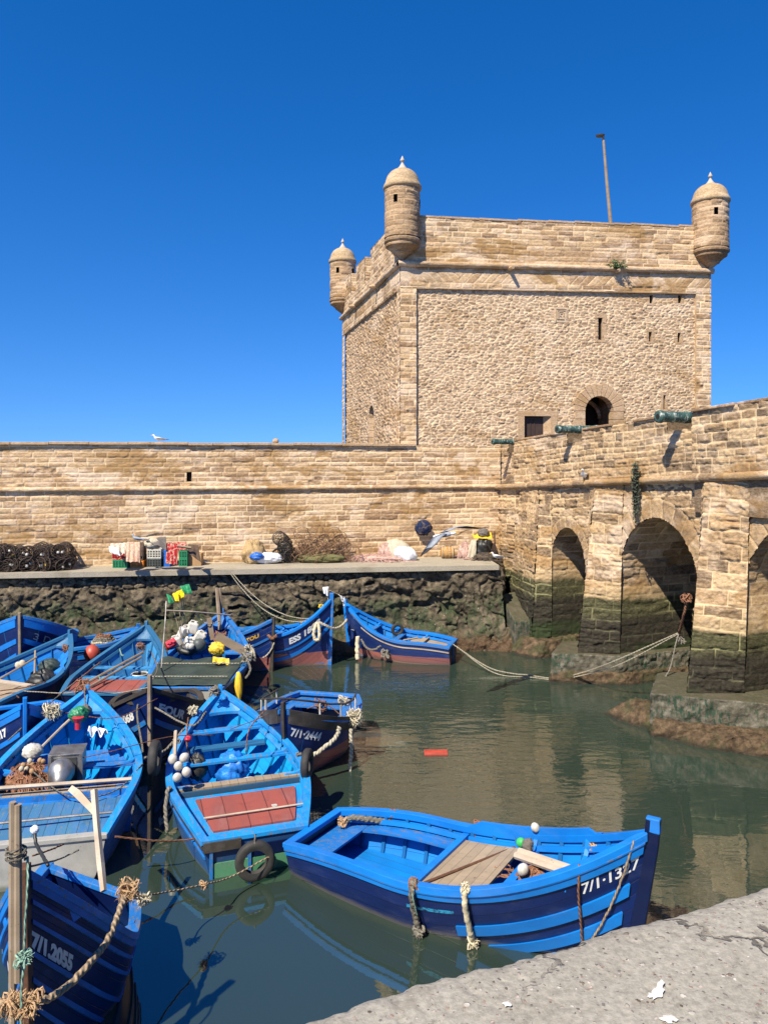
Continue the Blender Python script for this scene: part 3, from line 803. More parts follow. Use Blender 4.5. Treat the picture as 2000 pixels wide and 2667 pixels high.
o = surf_mesh('parapet_masonry', rng(.0, TW, .024), rng(Z_STR, Z_TOP, .024), band_surf(TO, td, tn, lambda u: .02*u), lambda U, V: pat_ashlar(U, V, 61, (.13,.2), (.28,.62), erode=.3), M['wall']); adopt(o, ft)
pc = MB(); r_ = random.Random(8); u = .5
while u < TW-.4:
    l = min(r_.uniform(.6, 1.3), TW-.4-u); dz = .02*u + r_.uniform(-.012, .012)
    pc.box(u+.004, u+l-.004, -.03, .62, Z_TOP-.01+dz, Z_TOP+.05+dz, Mt); u += l
adopt(pc.build('parapet_coping', M['dressed'], bevel=.012), ft)
# side face
sslit = [(s_uz(962, 850)[0]-.05, s_uz(962, 850)[0]+.05, s_uz(962, 940)[1], s_uz(962, 868)[1])]
nu_, nz_ = s_uz(962, 1085)
def mask_s(u, v):
    k = np.ones(u.shape, bool); r = np.hypot(u-nu_, v-nz_)
    return k & ~((r < .42) & (v > nz_)) & ~((np.abs(u-nu_) < .42) & (v <= nz_) & (v > 5.4))
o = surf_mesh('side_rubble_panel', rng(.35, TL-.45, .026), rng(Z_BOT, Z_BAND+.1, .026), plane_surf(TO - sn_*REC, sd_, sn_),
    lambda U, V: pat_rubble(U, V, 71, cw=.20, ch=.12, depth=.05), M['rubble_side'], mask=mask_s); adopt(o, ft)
o = surf_mesh('side_quoin', rng(0, .37, .024), rng(Z_BOT+1.2, Z_BAND, .024), plane_surf(TO, sd_, sn_), quoin_pat(73), M['wall']); adopt(o, ft)
o = surf_mesh('side_quoin', rng(TL-.47, TL, .03), rng(Z_BOT, Z_BAND, .03), plane_surf(TO, sd_, sn_), quoin_pat(74), M['wall']); adopt(o, ft)
o = surf_mesh('side_band', rng(0, TL, .026), rng(Z_BAND, Z_STR, .026), plane_surf(TO, sd_, sn_), lambda U, V: pat_ashlar(U, V, 75, (.22,.30), (.35,.6)), M['wall']); adopt(o, ft)
bb = MB(); bb.box(0, TL, -.006, .2, Z_BAND-.03, Z_BAND, Ms); adopt(bb.build('side_band_ledge', M['dressed']), ft)
mould('side_string_course', TO, sd_, sn_, -.02, TL+.1, Z_STR, .085, ft, M['dressed'], 9, off=.05)
gaps = [(4.1, 5.15), (6.7, 7.8)]
def mask_mer(u, v):
    k = np.ones(u.shape, bool)
    for a, b in gaps: k &= ~((u > a) & (u < b) & (v > Z_STR+.55))
    return k
o = surf_mesh('side_parapet', rng(0, TL, .026), rng(Z_STR, Z_TOP+.04, .026), plane_surf(TO, sd_, sn_), lambda U, V: pat_ashlar(U, V, 76, (.14,.22), (.25,.5), erode=.6, rough=.02), M['wall'], mask=mask_mer); adopt(o, ft)
mer = MB()
for a, b in [(0.3, 4.1), (5.15, 6.7), (7.8, TL)]: mer.box(a, b, .012, .48, Z_STR+.5, Z_TOP+.04, Ms)
mer.box(0.3, TL, .012, .48, Z_STR, Z_STR+.5, Ms)
adopt(mer.build('merlons', M['wall'], bevel=.03), ft)
# merlon cheeks that face the viewer
for a in (5.15, 7.8):
    P0 = TO + sd_*(a-.004); 
    o = surf_mesh('merlon_cheek', rng(0, .47, .024), rng(Z_STR+.55, Z_TOP+.04, .024), plane_surf(P0, -sn_, -sd_), lambda U, V: pat_ashlar(U, V, 80, (.15,.22), (.3,.5)), M['wall']); adopt(o, ft)
# solid body
body = MB()
def prism(m, pts, z0, z1):
    n = len(pts); vs = [(p[0], p[1], z0) for p in pts]+[(p[0], p[1], z1) for p in pts]
    fs = [tuple(range(n))[::-1], tuple(range(n, 2*n))]+[(i, (i+1) % n, n+(i+1) % n, n+i) for i in range(n)]
    m.add(vs, fs)
A = TO + td*.28 + sd_*.28; B_ = TO + td*(TW-.01) + sd_*1.2; C_ = TO + td*(TW-.01) + sd_*(TL-.25); D_ = TO + td*.28 + sd_*(TL-.25)
# hollow front so door and windows have depth
prism(body, [A, TO+td*(ac_u-AR-.25)+sd_*.28, TO+td*(ac_u-AR-.25)+sd_*1.6, TO+td*.28+sd_*1.6], 0, 11.9)
prism(body, [TO+td*(ac_u+AR+.25)+sd_*.22, TO+td*(TW-.01)+sd_*.22, TO+td*(TW-.01)+sd_*1.6, TO+td*(ac_u+AR+.25)+sd_*1.6], 0, 11.9)
prism(body, [TO+td*(ac_u-AR-.25)+sd_*.28, TO+td*(ac_u+AR+.25)+sd_*.28, TO+td*(ac_u+AR+.25)+sd_*1.6, TO+td*(ac_u-AR-.25)+sd_*1.6], ac_z+AR+.15, 11.9)
prism(body, [TO+td*.28+sd_*1.601, TO+td*(TW-.01)+sd_*1.601, C_, D_], 0, 11.9)
prism(body, [TO+sd_*(TL-.5)-sn_*.115, TO+sd_*(TL-.02)-sn_*.115, TO+sd_*(TL-.02)-sn_*1.2, TO+sd_*(TL-.5)-sn_*1.2], 0, 11.9)
adopt(body.build('body', M['wall']), ft)
par = MB(); par.box(.3, TW-.1, .02, .6, 11.9, Z_TOP-.02, Mt); par.box(TW-.55, TW-.003, .03, 8.8, 11.9, Z_TOP+.15, Mt); adopt(par.build('parapet_core', M['wall']), ft)
# openings
for i, s in enumerate(slits):
    slit_box(ft, Mt, *s, y0=REC, frame=.09 if i != 0 else .13, proud=.02)
# rectangular window with a recessed timber shutter
wn = MB(); a, b, c, d = WIN
wn.box(a-.22, a, REC-.03, REC+.12, c-.1, d+.0, Mt); wn.box(b, b+.22, REC-.03, REC+.12, c-.1, d, Mt)
wn.box(a-.22, b+.22, REC-.033, REC+.12, d, d+.17, Mt)
wo = adopt(wn.build('window', M['dressed'], bevel=.012), ft)
rv = MB()
rv.add([Mt @ Vector(p) for p in [(b, REC, c-.2), (b, REC, d), (b-.24, .25, d), (b-.24, .25, c-.2)]], [(0, 1, 2, 3)])
q = rv.build('reveal', M['dressed']); q.parent = wo
sh = MB(); sh.box(a, b-.2, .23, .27, c-.2, d, Mt)
for k in range(3): sh.box(a+.1+k*.14, a+.13+k*.14, .21, .23, c-.2, d-.05, Mt)
sh.box(a+.05, b-.3, .20, .23, d-.1, d-.05, Mt)
q = sh.build('shutter', M['wood_dark']); q.parent = wo
# door arch: ring of voussoirs
dr = MB(); nV = 13
for k in range(nV):
    a0 = pi*k/nV; a1 = pi*(k+1)/nV; g = .012
    ri, ro = AR, AR+.40+.03*((k*7) % 3)
    pts = []
    for (r, aa) in [(ri, a0+g), (ro, a0+g/2), (ro, a1-g/2), (ri, a1-g)]:
        pts.append((ac_u+r*cos(aa), ac_z+r*sin(aa)))
    vs = [Mt @ Vector((p[0], REC-.045, p[1])) for p in pts]+[Mt @ Vector((p[0], REC+.34, p[1])) for p in pts]
    dr.add(vs, [(0,1,2,3),(7,6,5,4),(0,4,5,1),(1,5,6,2),(2,6,7,3),(3,7,4,0)])
zc = ac_z
for k in range(5):
    hh = .27; 
    for sx in (-1, 1):
        w0 = .36+.06*(k % 2)
        x0, x1 = sorted((ac_u+sx*AR, ac_u+sx*(AR+w0)))
        dr.box(x0, x1, REC-.045, REC+.34, zc-hh+.008, zc-.004, Mt)
    zc -= hh
do = adopt(dr.build('door_arch', M['dressed'], bevel=.010), ft)
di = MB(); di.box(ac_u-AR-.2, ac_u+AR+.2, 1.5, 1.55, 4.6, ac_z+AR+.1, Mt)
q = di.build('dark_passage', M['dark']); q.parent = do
# inner arch seen in the gloom
ia = MB(); pts = [(ac_u-.02+.62*cos(t), ac_z-.18+.62*sin(t)) for t in np.linspace(.0, pi*.5, 9)]
ia.tube([Mt @ Vector((p[0]-.1, 1.1, p[1])) for p in pts], .07, 6)
q = ia.build('inner_arch', M['wall']); q.parent = do
# carved square panel with a simple interlaced fret
a, b, c, d = PAN
pn = MB(); pn.box(a, b, REC-.03, REC+.1, c, d, Mt)
for k in range(4):
    i_ = .05+.05*k
    pn.box(a+i_, b-i_, REC-.055, REC-.03, d-i_-.018, d-i_, Mt); pn.box(a+i_, a+i_+.018, REC-.056, REC-.03, c+i_, d-i_-.02, Mt)
    if k % 2 == 0: pn.box(b-i_-.018, b-i_, REC-.056, REC-.03, c+i_+.05, d-i_-.02, Mt)
    else: pn.box(a+i_, b-i_-.04, REC-.055, REC-.03, c+i_, c+i_+.018, Mt)
adopt(pn.build('carved_panel', M['plaque']), ft)
# water spouts
def spout(u, z, Mx, L=.36, name='gargoyle'):
    m = MB(); m.tube([Mx @ Vector(p) for p in [(u, .1, z), (u, -L*.5, z-.01), (u, -L, z-.03)]], [.075, .07, .055], 8)
    m.box(u-.10, u+.10, -.03, .06, z-.12, z+.06, Mx)
    return adopt(m.build(name, M['dressed'], smooth=False), ft)
u_, z_ = t_uz(1326, 700); spout(u_, z_, Mt)
u_, z_ = t_uz(1603, 706); spout(u_, z_, Mt, .28)
for px, py in [(985, 745), (930, 792)]:
    u_, z_ = s_uz(px, py); spout(u_, Z_STR-.06, Ms, .34)
u_, z_ = t_uz(1521, 670); slit_box(ft, Mt, u_-.03, u_+.03, z_-.05, z_+.05, y0=.0, name='weep_hole')
# side niche + side slit
nb = MB(); nb.box(nu_-.44, nu_+.44, REC+.22, REC+.30, 5.2, nz_+.46, Ms)
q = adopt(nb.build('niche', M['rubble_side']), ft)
nd = MB(); nd.box(nu_-.30, nu_+.12, REC+.17, REC+.215, nz_-.45, nz_+.12, Ms); w2 = nd.build('niche_opening', M['dark']); w2.parent = q
nf = MB()
for k in range(9):
    a0 = pi*k/9+.02; a1 = pi*(k+1)/9-.02
    pts = [(nu_+r*cos(aa), nz_+r*sin(aa)) for (r, aa) in [(.42, a0), (.66, a0), (.66, a1), (.42, a1)]]
    vs = [Ms @ Vector((p[0], REC-.03, p[1])) for p in pts]+[Ms @ Vector((p[0], REC+.22, p[1])) for p in pts]
    nf.add(vs, [(0,1,2,3),(7,6,5,4),(0,4,5,1),(1,5,6,2),(2,6,7,3),(3,7,4,0)])
zc = nz_
while zc > 5.6:
    for sx in (-1, 1):
        x0, x1 = sorted((nu_+sx*.42, nu_+sx*.64)); nf.box(x0, x1, REC-.03, REC+.22, zc-.25, zc-.006, Ms)
    zc -= .255
w3 = nf.build('niche_arch', M['dressed'], bevel=.01); w3.parent = q
su, sz0 = s_uz(963, 935); sz1 = s_uz(963, 862)[1]
slit_box(ft, Ms, su-.035, su+.035, sz0, sz1, y0=REC, frame=.13, proud=.02)

# turrets: cylinder of coursed stone, dome, finial, corbelled foot
def turret(cx, cy, zoff=0.0, R=.555, wins=(), axis_in=0):
    root = ft
    zc0, zc1 = 12.62+zoff, 14.22+zoff
    def cyl(U, V):
        a = U/R
        P = np.stack([cx+np.sin(a)*R, cy-np.cos(a)*R, V+0*U], -1); N = np.stack([np.sin(a), -np.cos(a), 0*a], -1)
        return P, N
    def wm(u, v):
        k = np.ones(u.shape, bool)
        for aw in wins: k &= ~((np.abs(u-aw*R) < .065) & (v > 13.62+zoff) & (v < 13.86+zoff))
        return k
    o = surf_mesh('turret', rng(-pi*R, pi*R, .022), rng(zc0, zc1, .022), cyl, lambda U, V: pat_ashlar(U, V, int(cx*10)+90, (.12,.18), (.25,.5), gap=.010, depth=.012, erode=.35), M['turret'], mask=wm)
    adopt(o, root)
    def sub(x, smooth=True):
        x.parent = o; return x
    fl = MB(); fl.lathe([(R-.16, zc0), (R-.16, zc1)], 24, Matrix.Translation((cx, cy, 0)))
    sub(fl.build('inner_shell', M['dark']))
    dp = [(R+.015, 14.16), (R+.05, 14.18), (R+.055, 14.25), (R+.035, 14.31), (R+.005, 14.34)]
    for k in range(1, 10):
        t = k/9*pi/2; dp.append((R*.98*cos(t)**.85, 14.34+.50*sin(t)))
    dm = MB(); dm.lathe([(r, z+zoff) for r, z in dp], 32, Matrix.Translation((cx, cy, 0)))
    sub(dm.build('dome', M['dome'], smooth=True))
    fp = [(.15,14.78),(.155,14.86),(.11,14.90),(.06,14.98),(.035,15.03),(.03,15.07),(.07,15.09),(.075,15.12),(.05,15.16),(.035,15.20),(.0,15.27)]
    fn = MB(); fn.lathe([(r, z+zoff) for r, z in fp], 16, Matrix.Translation((cx, cy, 0)))
    sub(fn.build('finial', M['finial'], smooth=True))
    kp = [(0,11.92),(.05,11.95),(.26,12.12),(.30,12.13),(.31,12.17),(.33,12.19),(.50,12.34),(.535,12.345),(.545,12.39),(.53,12.42),(.54,12.43),(R+.025,12.48),(R+.03,12.54),(R+.0,12.58),(R-.02,12.63)]
    kb = MB(); kb.lathe([(r, z+zoff) for r, z in kp], 32, Matrix.Translation((cx, cy, 0)))
    sub(kb.build('corbel', M['turret'], smooth=False))
    return o
t1 = TO + tn*.02 + td*.06
turret(t1[0], t1[1], -.07, wins=(-.42, 1.35))
t2 = TO + td*(TW-.06) + tn*.06
turret(t2[0], t2[1], .10, wins=(-.10, 1.45), R=.585)
t3 = TO + sd_*TL + sn_*.0
turret(t3[0], t3[1], 0.0, wins=(-.35, .95))

# pole standing on the tower roof
pl = MB(); pb = at_y(1592, 600, 31.5); pm = at_y(1580, 470, 31.5); pt = at_y(1571, 358, 31.5)
pl.tube([Vector((pb[0], pb[1], 12)), pb, pm, pt], [.085, .08, .065, .05], 8)
hk = at_y(1556, 355, 31.5)
pl.tube([pt, at_y(1571, 352, 31.5), at_y(1564, 351, 31.5), hk], [.05, .05, .04, .03], 6)
pole = pl.build('pole', M['wood_p'])
tag(pole, 'tall slightly leaning wooden pole with a hooked tip on top of the fort tower', 'pole')
hd = MB(); hd.lathe([(0, -.03), (.16, -.02), (.2, .02), (.1, .05), (0, .06)], 10, Matrix.Translation(at_y(1563, 353, 31.5)) @ Matrix.Scale(1, 4))
q = hd.build('pole_cap', M['steel']); q.parent = pole

# ================================================================ BRIDGE
bd = np.array([.346, -.9382, 0.]); bn = np.array([-.9382, -.346, 0.])
BO = np.array([3.80, 24.6, 0.])
br = empty('bridge', (BO[0]+1.5, BO[1]-6, 0))
tag(br, 'weathered stone bridge with dark arches and algae covered pointed piers at the right', 'bridge')
def bpt(s, z, off=0.0): p = BO + bd*s + bn*off; return Vector((p[0], p[1], z))
Mb = Matrix(((bd[0], -bn[0], 0, BO[0]), (bd[1], -bn[1], 0, BO[1]), (0, 0, 1, 0), (0, 0, 0, 1)))
ARCH = [(3.66, .84, 2.60, 3.66), (7.26, 1.38, 2.55, 4.18), (11.22, 1.42, 2.75, 4.36)]
def arch_w(i, v):
    """half-width of arch i at height v"""
    c, r, zs, zt = ARCH[i]
    t = np.clip((v-zs)/(zt-zs), 0, 1)
    return np.where(v <= zs, r, r*np.sqrt(np.clip(1-t**1.9, 0, 1)))
def mask_b(u, v):
    k = np.ones(u.shape, bool)
    rag = .035*(vn(u*9, v*7, 4)-.5)
    for i in range(3):
        c = ARCH[i][0]; k &= ~((np.abs(u-c) < arch_w(i, v)+rag) & (v < ARCH[i][3]))
    return k
def bstr(u): return 4.665 + .0535*u
def btop(u): return 6.08 + .056*u
SE = 13.6
BK = dict(gap=.013, depth=.022, rough=.038, warp=.09, erode=.75)
def bpat(seed):
    def f(U, V):
        h, t, m = pat_ashlar(U, V-.05*U, seed, (.17,.36), (.25,.85), **BK)
        for i in range(3):       # rings of arch stones
            c, r, zs, zt = ARCH[i]
            du_, dz_ = (U-c)/r, (V-zs)/(zt-zs)
            rr = np.hypot(du_, dz_); on = (rr < 1.27+.05*vn(U*3, V*3, 8)) & (V > zs)
            an = np.arctan2(dz_, du_); k = np.floor(an/(pi/13)); f_ = an/(pi/13)-k
            e = np.minimum(np.minimum(f_, 1-f_)*(pi/13)*r*rr, np.abs(1.27-rr)*r)
            t2 = _h(k, np.zeros_like(k)+i, 5); nz = fbm(U*9, V*9, 5, 3)
            h = np.where(on, .02*sstep(0, .04, e)+(nz-.5)*.04, h); m = np.where(on, (1-sstep(.004, .018, e))*.6, m); t = np.where(on, t2*.6+.3*nz, t)
        return h, t, m
    return f
o = surf_mesh('spandrel_wall', rng(-.45, SE, .022), rng(-.3, 5.5, .024), lambda U, V: plane_surf(BO, bd, bn)(U, np.minimum(V, bstr(U))), bpat(101), M['bridge'],
              mask=lambda u, v: mask_b(u, v) & (v < bstr(u)+.03)); adopt(o, br)
bpp = lambda U, V: pat_ashlar(U, V-.055*U, 103, (.12,.22), (.15,.45), gap=.013, depth=.028, rough=.028, warp=.05, erode=.7)
emb = [(0.12, .76, .34), (3.69, 4.37, .30), (7.64, 8.55, .34)]
def btopf(u):
    z = btop(u)
    for a, b, dd in emb: z = np.where((u > a) & (u < b), z-dd, z)
    return z
for (sa, sb, of) in [(-.5, .79, -.16), (.79, 8.57, .03), (8.57, SE, .15)]:
    o = surf_mesh('parapet', rng(sa, sb, .022), rng(4.6, 6.85, .024), plane_surf(BO+bn*of, bd, bn), bpp, M['bridge'],
                  mask=lambda u, v: (v > bstr(u)-.03) & (v < btopf(u)+.02*(vn(u*7, v, 3)-.5))); adopt(o, br)
def step_box(m, s0, s1, y0, y1, z0f, z1f):
    vs = []
    for (s, y) in [(s0, y0), (s1, y0), (s1, y1), (s0, y1)]: vs.append(Mb @ Vector((s, y, z0f(s))))
    for (s, y) in [(s0, y0), (s1, y0), (s1, y1), (s0, y1)]: vs.append(Mb @ Vector((s, y, z1f(s))))
    m.add(vs, [(3,2,1,0),(4,5,6,7),(0,1,5,4),(1,2,6,5),(2,3,7,6),(3,0,4,7)])
zlow = lambda s: 4.4
fb = lambda s: float(btop(s))-.015
pr = MB()
for (a, b, y0) in [(0, .12, .18), (.80, 3.69, 0), (4.37, 7.64, 0), (8.58, SE, -.11)]:
    step_box(pr, a, b, y0, .75, zlow, fb)
for (a, b, dd), y0 in zip(emb, (.18, 0, 0)):
    step_box(pr, a, b, y0, .75, zlow, lambda s, dd=dd: float(btop(s))-dd-.01)
adopt(pr.build('parapet_core', M['bridge']), br)
for (a, b, y0) in [(.82, 2.30, -.075), (2.34, 3.66, -.09), (4.42, 5.70, -.09), (6.50, 7.62, -.10), (8.60, 9.78, -.24), (9.84, 11.4, -.19), (11.44, SE, -.19)]:
    cpm = MB(); step_box(cpm, a, b, y0, .78, lambda s: float(btop(s))-.02, lambda s: float(btop(s))+.04)
    adopt(cpm.build('coping_slab', M['wall'], bevel=.015), br)
mould('string_course', BO, bd, bn, -.35, 8.62, bstr, .075, br, M['bridge'], 15, off=.09)
mould('string_course', BO, bd, bn, 8.57, SE, bstr, .080, br, M['bridge'], 16, off=.17)
def face(name, A, B, z0, z1, seed, flip=1, step=.024, parent=None):
    """battered face between two leaning edges; an edge is ((s, off) at z=.8, (s, off) at the top z1)"""
    def P_(e, V):
        t = np.clip((V-.8)/(z1-.8), -.3, 1); s = e[0][0]*(1-t)+e[1][0]*t; of = e[0][1]*(1-t)+e[1][1]*t
        return BO + s[..., None]*bd + of[..., None]*bn
    L = math.hypot(A[0][0]-B[0][0], A[0][1]-B[0][1])+.1
    def sf(U, V):
        a, b = P_(A, V), P_(B, V); u = (U/L)[..., None]
        P = a*(1-u)+b*u; P[..., 2] += V
        dd = b-a; N = np.stack([dd[..., 1], -dd[..., 0], 0*dd[..., 0]], -1); N /= np.linalg.norm(N, axis=-1, keepdims=True)
        return P, N*flip
    return adopt(surf_mesh(name, rng(0, L, .022), rng(z0, z1, step), sf, lambda U, V: pat_ashlar(U, V, seed, (.22,.40), (.35,.95), **BK), M['bridge']), br) if parent is None else None
def pier(far, nose, near, zt, seed):
    face('pier_face', nose, near, -.35, zt, seed)
    face('pier_face', far, nose, -.35, zt, seed+1)
pier(((.5, .10), (1.2, .03)), ((2.67, .52), (2.33, .06)), ((2.84, .0), (2.92, .03)), float(bstr(2.6))-.05, 121)
pier(((4.50, .0), (4.75, .03)), ((5.42, .88), (5.0, .05)), ((5.90, .0), (6.1, .03)), float(bstr(5.4))-.04, 131)
pier(((8.64, .0), (8.75, .04)), ((9.38, 1.03), (8.98, .17)), ((9.82, .0), (10.1, .10)), float(bstr(9.4))-.05, 141)
pier(((12.64, .0), (12.75, .04)), ((13.2, .8), (12.92, .24)), ((13.6, .0), (13.6, .22)), float(bstr(13))-.04, 151)
def vault(i, seed, depth=4.6):
    c, r, zs, zt = ARCH[i]
    low = [z for z in np.linspace(-.35, zs, 40)]
    pts = [(c-float(arch_w(i, np.array(z))), z) for z in low]
    for a in np.linspace(pi, 0, 70)[1:-1]:
        z = zs+(zt-zs)*sin(a); wv = float(arch_w(i, np.array(z))); pts.append((c+math.copysign(wv, cos(a)), z))
    pts += [(c+float(arch_w(i, np.array(z))), z) for z in low[::-1]]
    pts = np.array(pts); seg = np.hypot(*np.diff(pts, axis=0).T); L = np.concatenate([[0], np.cumsum(seg)])
    def sf(U, V):
        x = np.interp(V, L, pts[:, 0]); z = np.interp(V, L, pts[:, 1])
        x2 = np.interp(V+.01, L, pts[:, 0]); z2 = np.interp(V+.01, L, pts[:, 1]); x1 = np.interp(V-.01, L, pts[:, 0]); z1 = np.interp(V-.01, L, pts[:, 1])
        tx, tz_ = x2-x1, z2-z1; ln = np.hypot(tx, tz_)+1e-9; nx, nz = tz_/ln, -tx/ln
        P = BO + x[..., None]*bd - U[..., None]*bn; P = P.copy(); P[..., 2] += z
        N = nx[..., None]*bd; N = N.copy(); N[..., 2] += nz
        return P, N
    o = surf_mesh('vault', rng(0.0, depth, .03), rng(0, L[-1], .03), sf, lambda U, V: pat_ashlar(U, V, seed, (.20,.30), (.4,.8), gap=.012, depth=.012, rough=.018, erode=.3), M['bridge'])
    return adopt(o, br)
vault(0, 161); vault(1, 171); vault(2, 181)
dk = MB(); dk.box(0, SE, .10, 4.6, 4.5, 5.0, Mb); adopt(dk.build('deck', M['bridge']), br)
dk = MB(); dk.box(-1.5, .6, .1, 4.6, 0, 4.45, Mb); adopt(dk.build('abutment', M['bridge']), br)
fr_ = MB(); fr_.box(0, SE, 4.6, 4.9, -.3, 5.6, Mb)
adopt(fr_.build('far_side_wall', M['bridge']), br)
def rocky(name, outline, z0, z1, amp, seed, mat, root=None, taper=.25, step=.035):
    """wall of rock round an outline (world xy), with a lumpy top"""
    pts = np.array(outline, float)
    ar = sum(pts[i, 0]*pts[(i+1) % len(pts), 1]-pts[(i+1) % len(pts), 0]*pts[i, 1] for i in range(len(pts)))
    if ar < 0: pts = pts[::-1]
    cl = np.vstack([pts, pts[:1]])
    seg = np.hypot(*np.diff(cl, axis=0).T); L = np.concatenate([[0], np.cumsum(seg)])
    n = int(L[-1]/step); s = np.linspace(0, L[-1], n, endpoint=False)
    x = np.interp(s, L, cl[:, 0]); y = np.interp(s, L, cl[:, 1])
    for _ in range(6): x = (np.roll(x, 1)+x*2+np.roll(x, -1))/4; y = (np.roll(y, 1)+y*2+np.roll(y, -1))/4
    tx = np.roll(x, -1)-np.roll(x, 1); ty = np.roll(y, -1)-np.roll(y, 1); l = np.hypot(tx, ty)+1e-9
    nx, ny = ty/l, -tx/l
    cx, cy = x.mean(), y.mean()
    rings = []; Rm = float(np.hypot(x-cx, y-cy).mean())
    nz = max(6, int((z1-z0)/step))
    for j in range(nz+1):
        t = j/nz; z = z0+(z1-z0)*t
        nn = fbm(s*2.2, np.full_like(s, z*3+seed), seed, 5, .55)-.5; n2 = np.abs(fbm(s*5, np.full_like(s, z*6), seed+3, 3)-.5)
        sh = amp*nn*2 - amp*.8*n2 + .10*(fbm(s*10, np.full_like(s, z*12), seed+5, 4)-.5)
        f_ = min(.75, taper/Rm)*t**2
        rings.append(np.stack([x+(cx-x)*f_+nx*sh, y+(cy-y)*f_+ny*sh, np.full_like(s, z)], -1))
    for k in range(1, 22):
        t = (k/22)**1.3
        px = rings[nz][:, 0]*(1-t)+cx*t; py = rings[nz][:, 1]*(1-t)+cy*t
        zz = z1 + amp*.9*(fbm(px*2.5, py*2.5, seed+8, 5)-.5) + .03*sin(t*pi) + (.10 if amp > .05 else .015)*(fbm(px*9, py*9, seed+9, 3)-.5)
        rings.append(np.stack([px, py, zz], -1))
    co = np.concatenate(rings); R = len(rings); fs = []
    for j in range(R-1):
        for k in range(n): fs.append((j*n+k, j*n+(k+1) % n, (j+1)*n+(k+1) % n, (j+1)*n+k))
    me = bpy.data.meshes.new(name); me.from_pydata(co.tolist(), [], fs); me.update()
    o = link(name, me, mat, None, smooth=True)
    if root is not None: adopt(o, root)
    return o
rocky('plinth', [(4.12, 19.12), (5.80, 18.88), (9.8, 20.3), (9.4, 21.5), (4.7, 20.4)], .10, .70, .035, 5, M['plinth'], br, taper=.02)
rocky('plinth', [(5.33, 15.45), (8.4, 14.45), (11.5, 15.7), (11.0, 17.6), (6.0, 17.0)], .20, .82, .035, 6, M['plinth'], br, taper=.02)
rocky('seaweed_skirt', [(4.10, 19.08), (5.85, 18.78), (9.9, 20.2), (9.4, 21.6), (4.5, 20.6)], -.3, .28, .07, 15, M['weed'], br, taper=.05)
rocky('seaweed_skirt', [(5.28, 15.36), (8.5, 14.2), (11.6, 15.6), (11.1, 17.7), (5.9, 17.2)], -.3, .32, .07, 16, M['weed'], br, taper=.08)
rocky('seaweed_skirt', [bxy for bxy in [(3.6, 21.9), (4.3, 21.3), (5.0, 21.6), (7.5, 22.9), (7, 24), (3.6, 23.4)]], -.3, .45, .09, 17, M['weed'], br, taper=.2)
rk1 = rocky('rock', [(4.65, 16.7), (5.1, 15.9), (5.7, 15.4), (6.3, 16.3), (5.9, 17.0), (5.2, 17.2)], -.25, .36, .06, 21, M['weed'], None, taper=.5)
tag(rk1, 'low brown seaweed covered rock at the left foot of the nearest bridge pier', 'rock')
rk2 = rocky('rock', [(5.4, 15.2), (5.9, 14.7), (7.4, 14.0), (9.3, 13.3), (9.6, 14.8), (6.6, 15.6)], -.25, .26, .06, 22, M['weed'], None, taper=.4)
tag(rk2, 'broad flat seaweed shelf in the water below the nearest bridge pier', 'rock')

# ================================================================ FAR QUAY
KD = np.array([.9929, .1190, 0.]); KN = np.array([.1190, -.9929, 0.])
KO = np.array([3.37, 22.53, 0.])          # right end of the quay edge
Mk = Matrix(((KD[0], -KN[0], 0, KO[0]), (KD[1], -KN[1], 0, KO[1]), (0, 0, 1, 0), (0, 0, 0, 1)))
qm = MB()
pts = [KO, KO+KD*-21.5, CO+cd*-18.5+cn*-.3, CO+cd*3.9+cn*-.3, KO+KD*.05-KN*1.2]
prism(qm, [pts[0], pts[4], pts[3], pts[2], pts[1]], QZ-.14, QZ)
kerb = qm.build('quay', M['kerb']); tag(kerb, 'pale concrete top of the far quay under the curtain wall', None, None, 'structure')
qb = MB(); prism(qb, [pts[0]-KN*.35-KD*.2, pts[4]-KN*.1, pts[3], pts[2], pts[1]-KN*.35], -.5, QZ-.14)
q = qb.build('quay_core', M['rock']); q.parent = kerb
def rockpat(U, V):
    """a few courses of loose rubble over bulging, fissured bedrock"""
    line = 1.93 + .35*(fbm(U*.7, V*0, 3, 3)-.5) + .22*sstep(-4.6, -3.6, U) + .1*sstep(-1.5, -.5, U)
    a, t1_, m1_ = pat_rubble(U, V, 201, cw=.27, ch=.125, gap=.16, depth=.10, rough=.02)
    x = U + .8*(fbm(U*.9, V*.9, 5)-.5) + .35*V; y = V + .5*(fbm(U*.9, V*.9, 6)-.5)
    b1, tt, mm = pat_rubble(x, y, 221, cw=1.35, ch=.85, gap=.42, depth=.34, rough=.0)
    big = fbm(x*.8, y*1.2, 211, 4, .5)
    rid = np.abs(fbm(x*1.6-y*.8, y*2.6, 215, 5, .55)-.5)*2
    fine = fbm(U*6, V*6, 216, 5, .6)
    fis = np.abs(fbm(U*.9+V*.5, V*.8, 230, 4)-.5); crack = 1-sstep(.0, .035, fis)
    h2 = b1*.34 + big*.34 - .10*rid + .12*(fine-.5) - .10*crack - .06
    h2 = h2 + .28*sstep(1.1, .1, V)
    wl = sstep(-.05, .05, V-line)
    holes = sstep(.70, .78, fbm(U*1.3, V*3.0, 240, 3))*sstep(.9, 1.3, V)
    h = h2*(1-wl) + (a-.04)*wl - holes*.30
    mo = np.clip((sstep(.5, .9, mm)*.5 + crack*.55 + sstep(.16, .02, rid)*.35)*(1-wl) + m1_*wl + holes, 0, 1)
    return h, t1_*wl+np.clip(big*1.1, 0, 1)*(1-wl), mo
o = surf_mesh('quay_rock_face', rng(-21.0, .15, .027), rng(-.3, QZ-.13, .026), plane_surf(KO-KN*.22, KD, KN), rockpat, M['rock']); o.parent = kerb
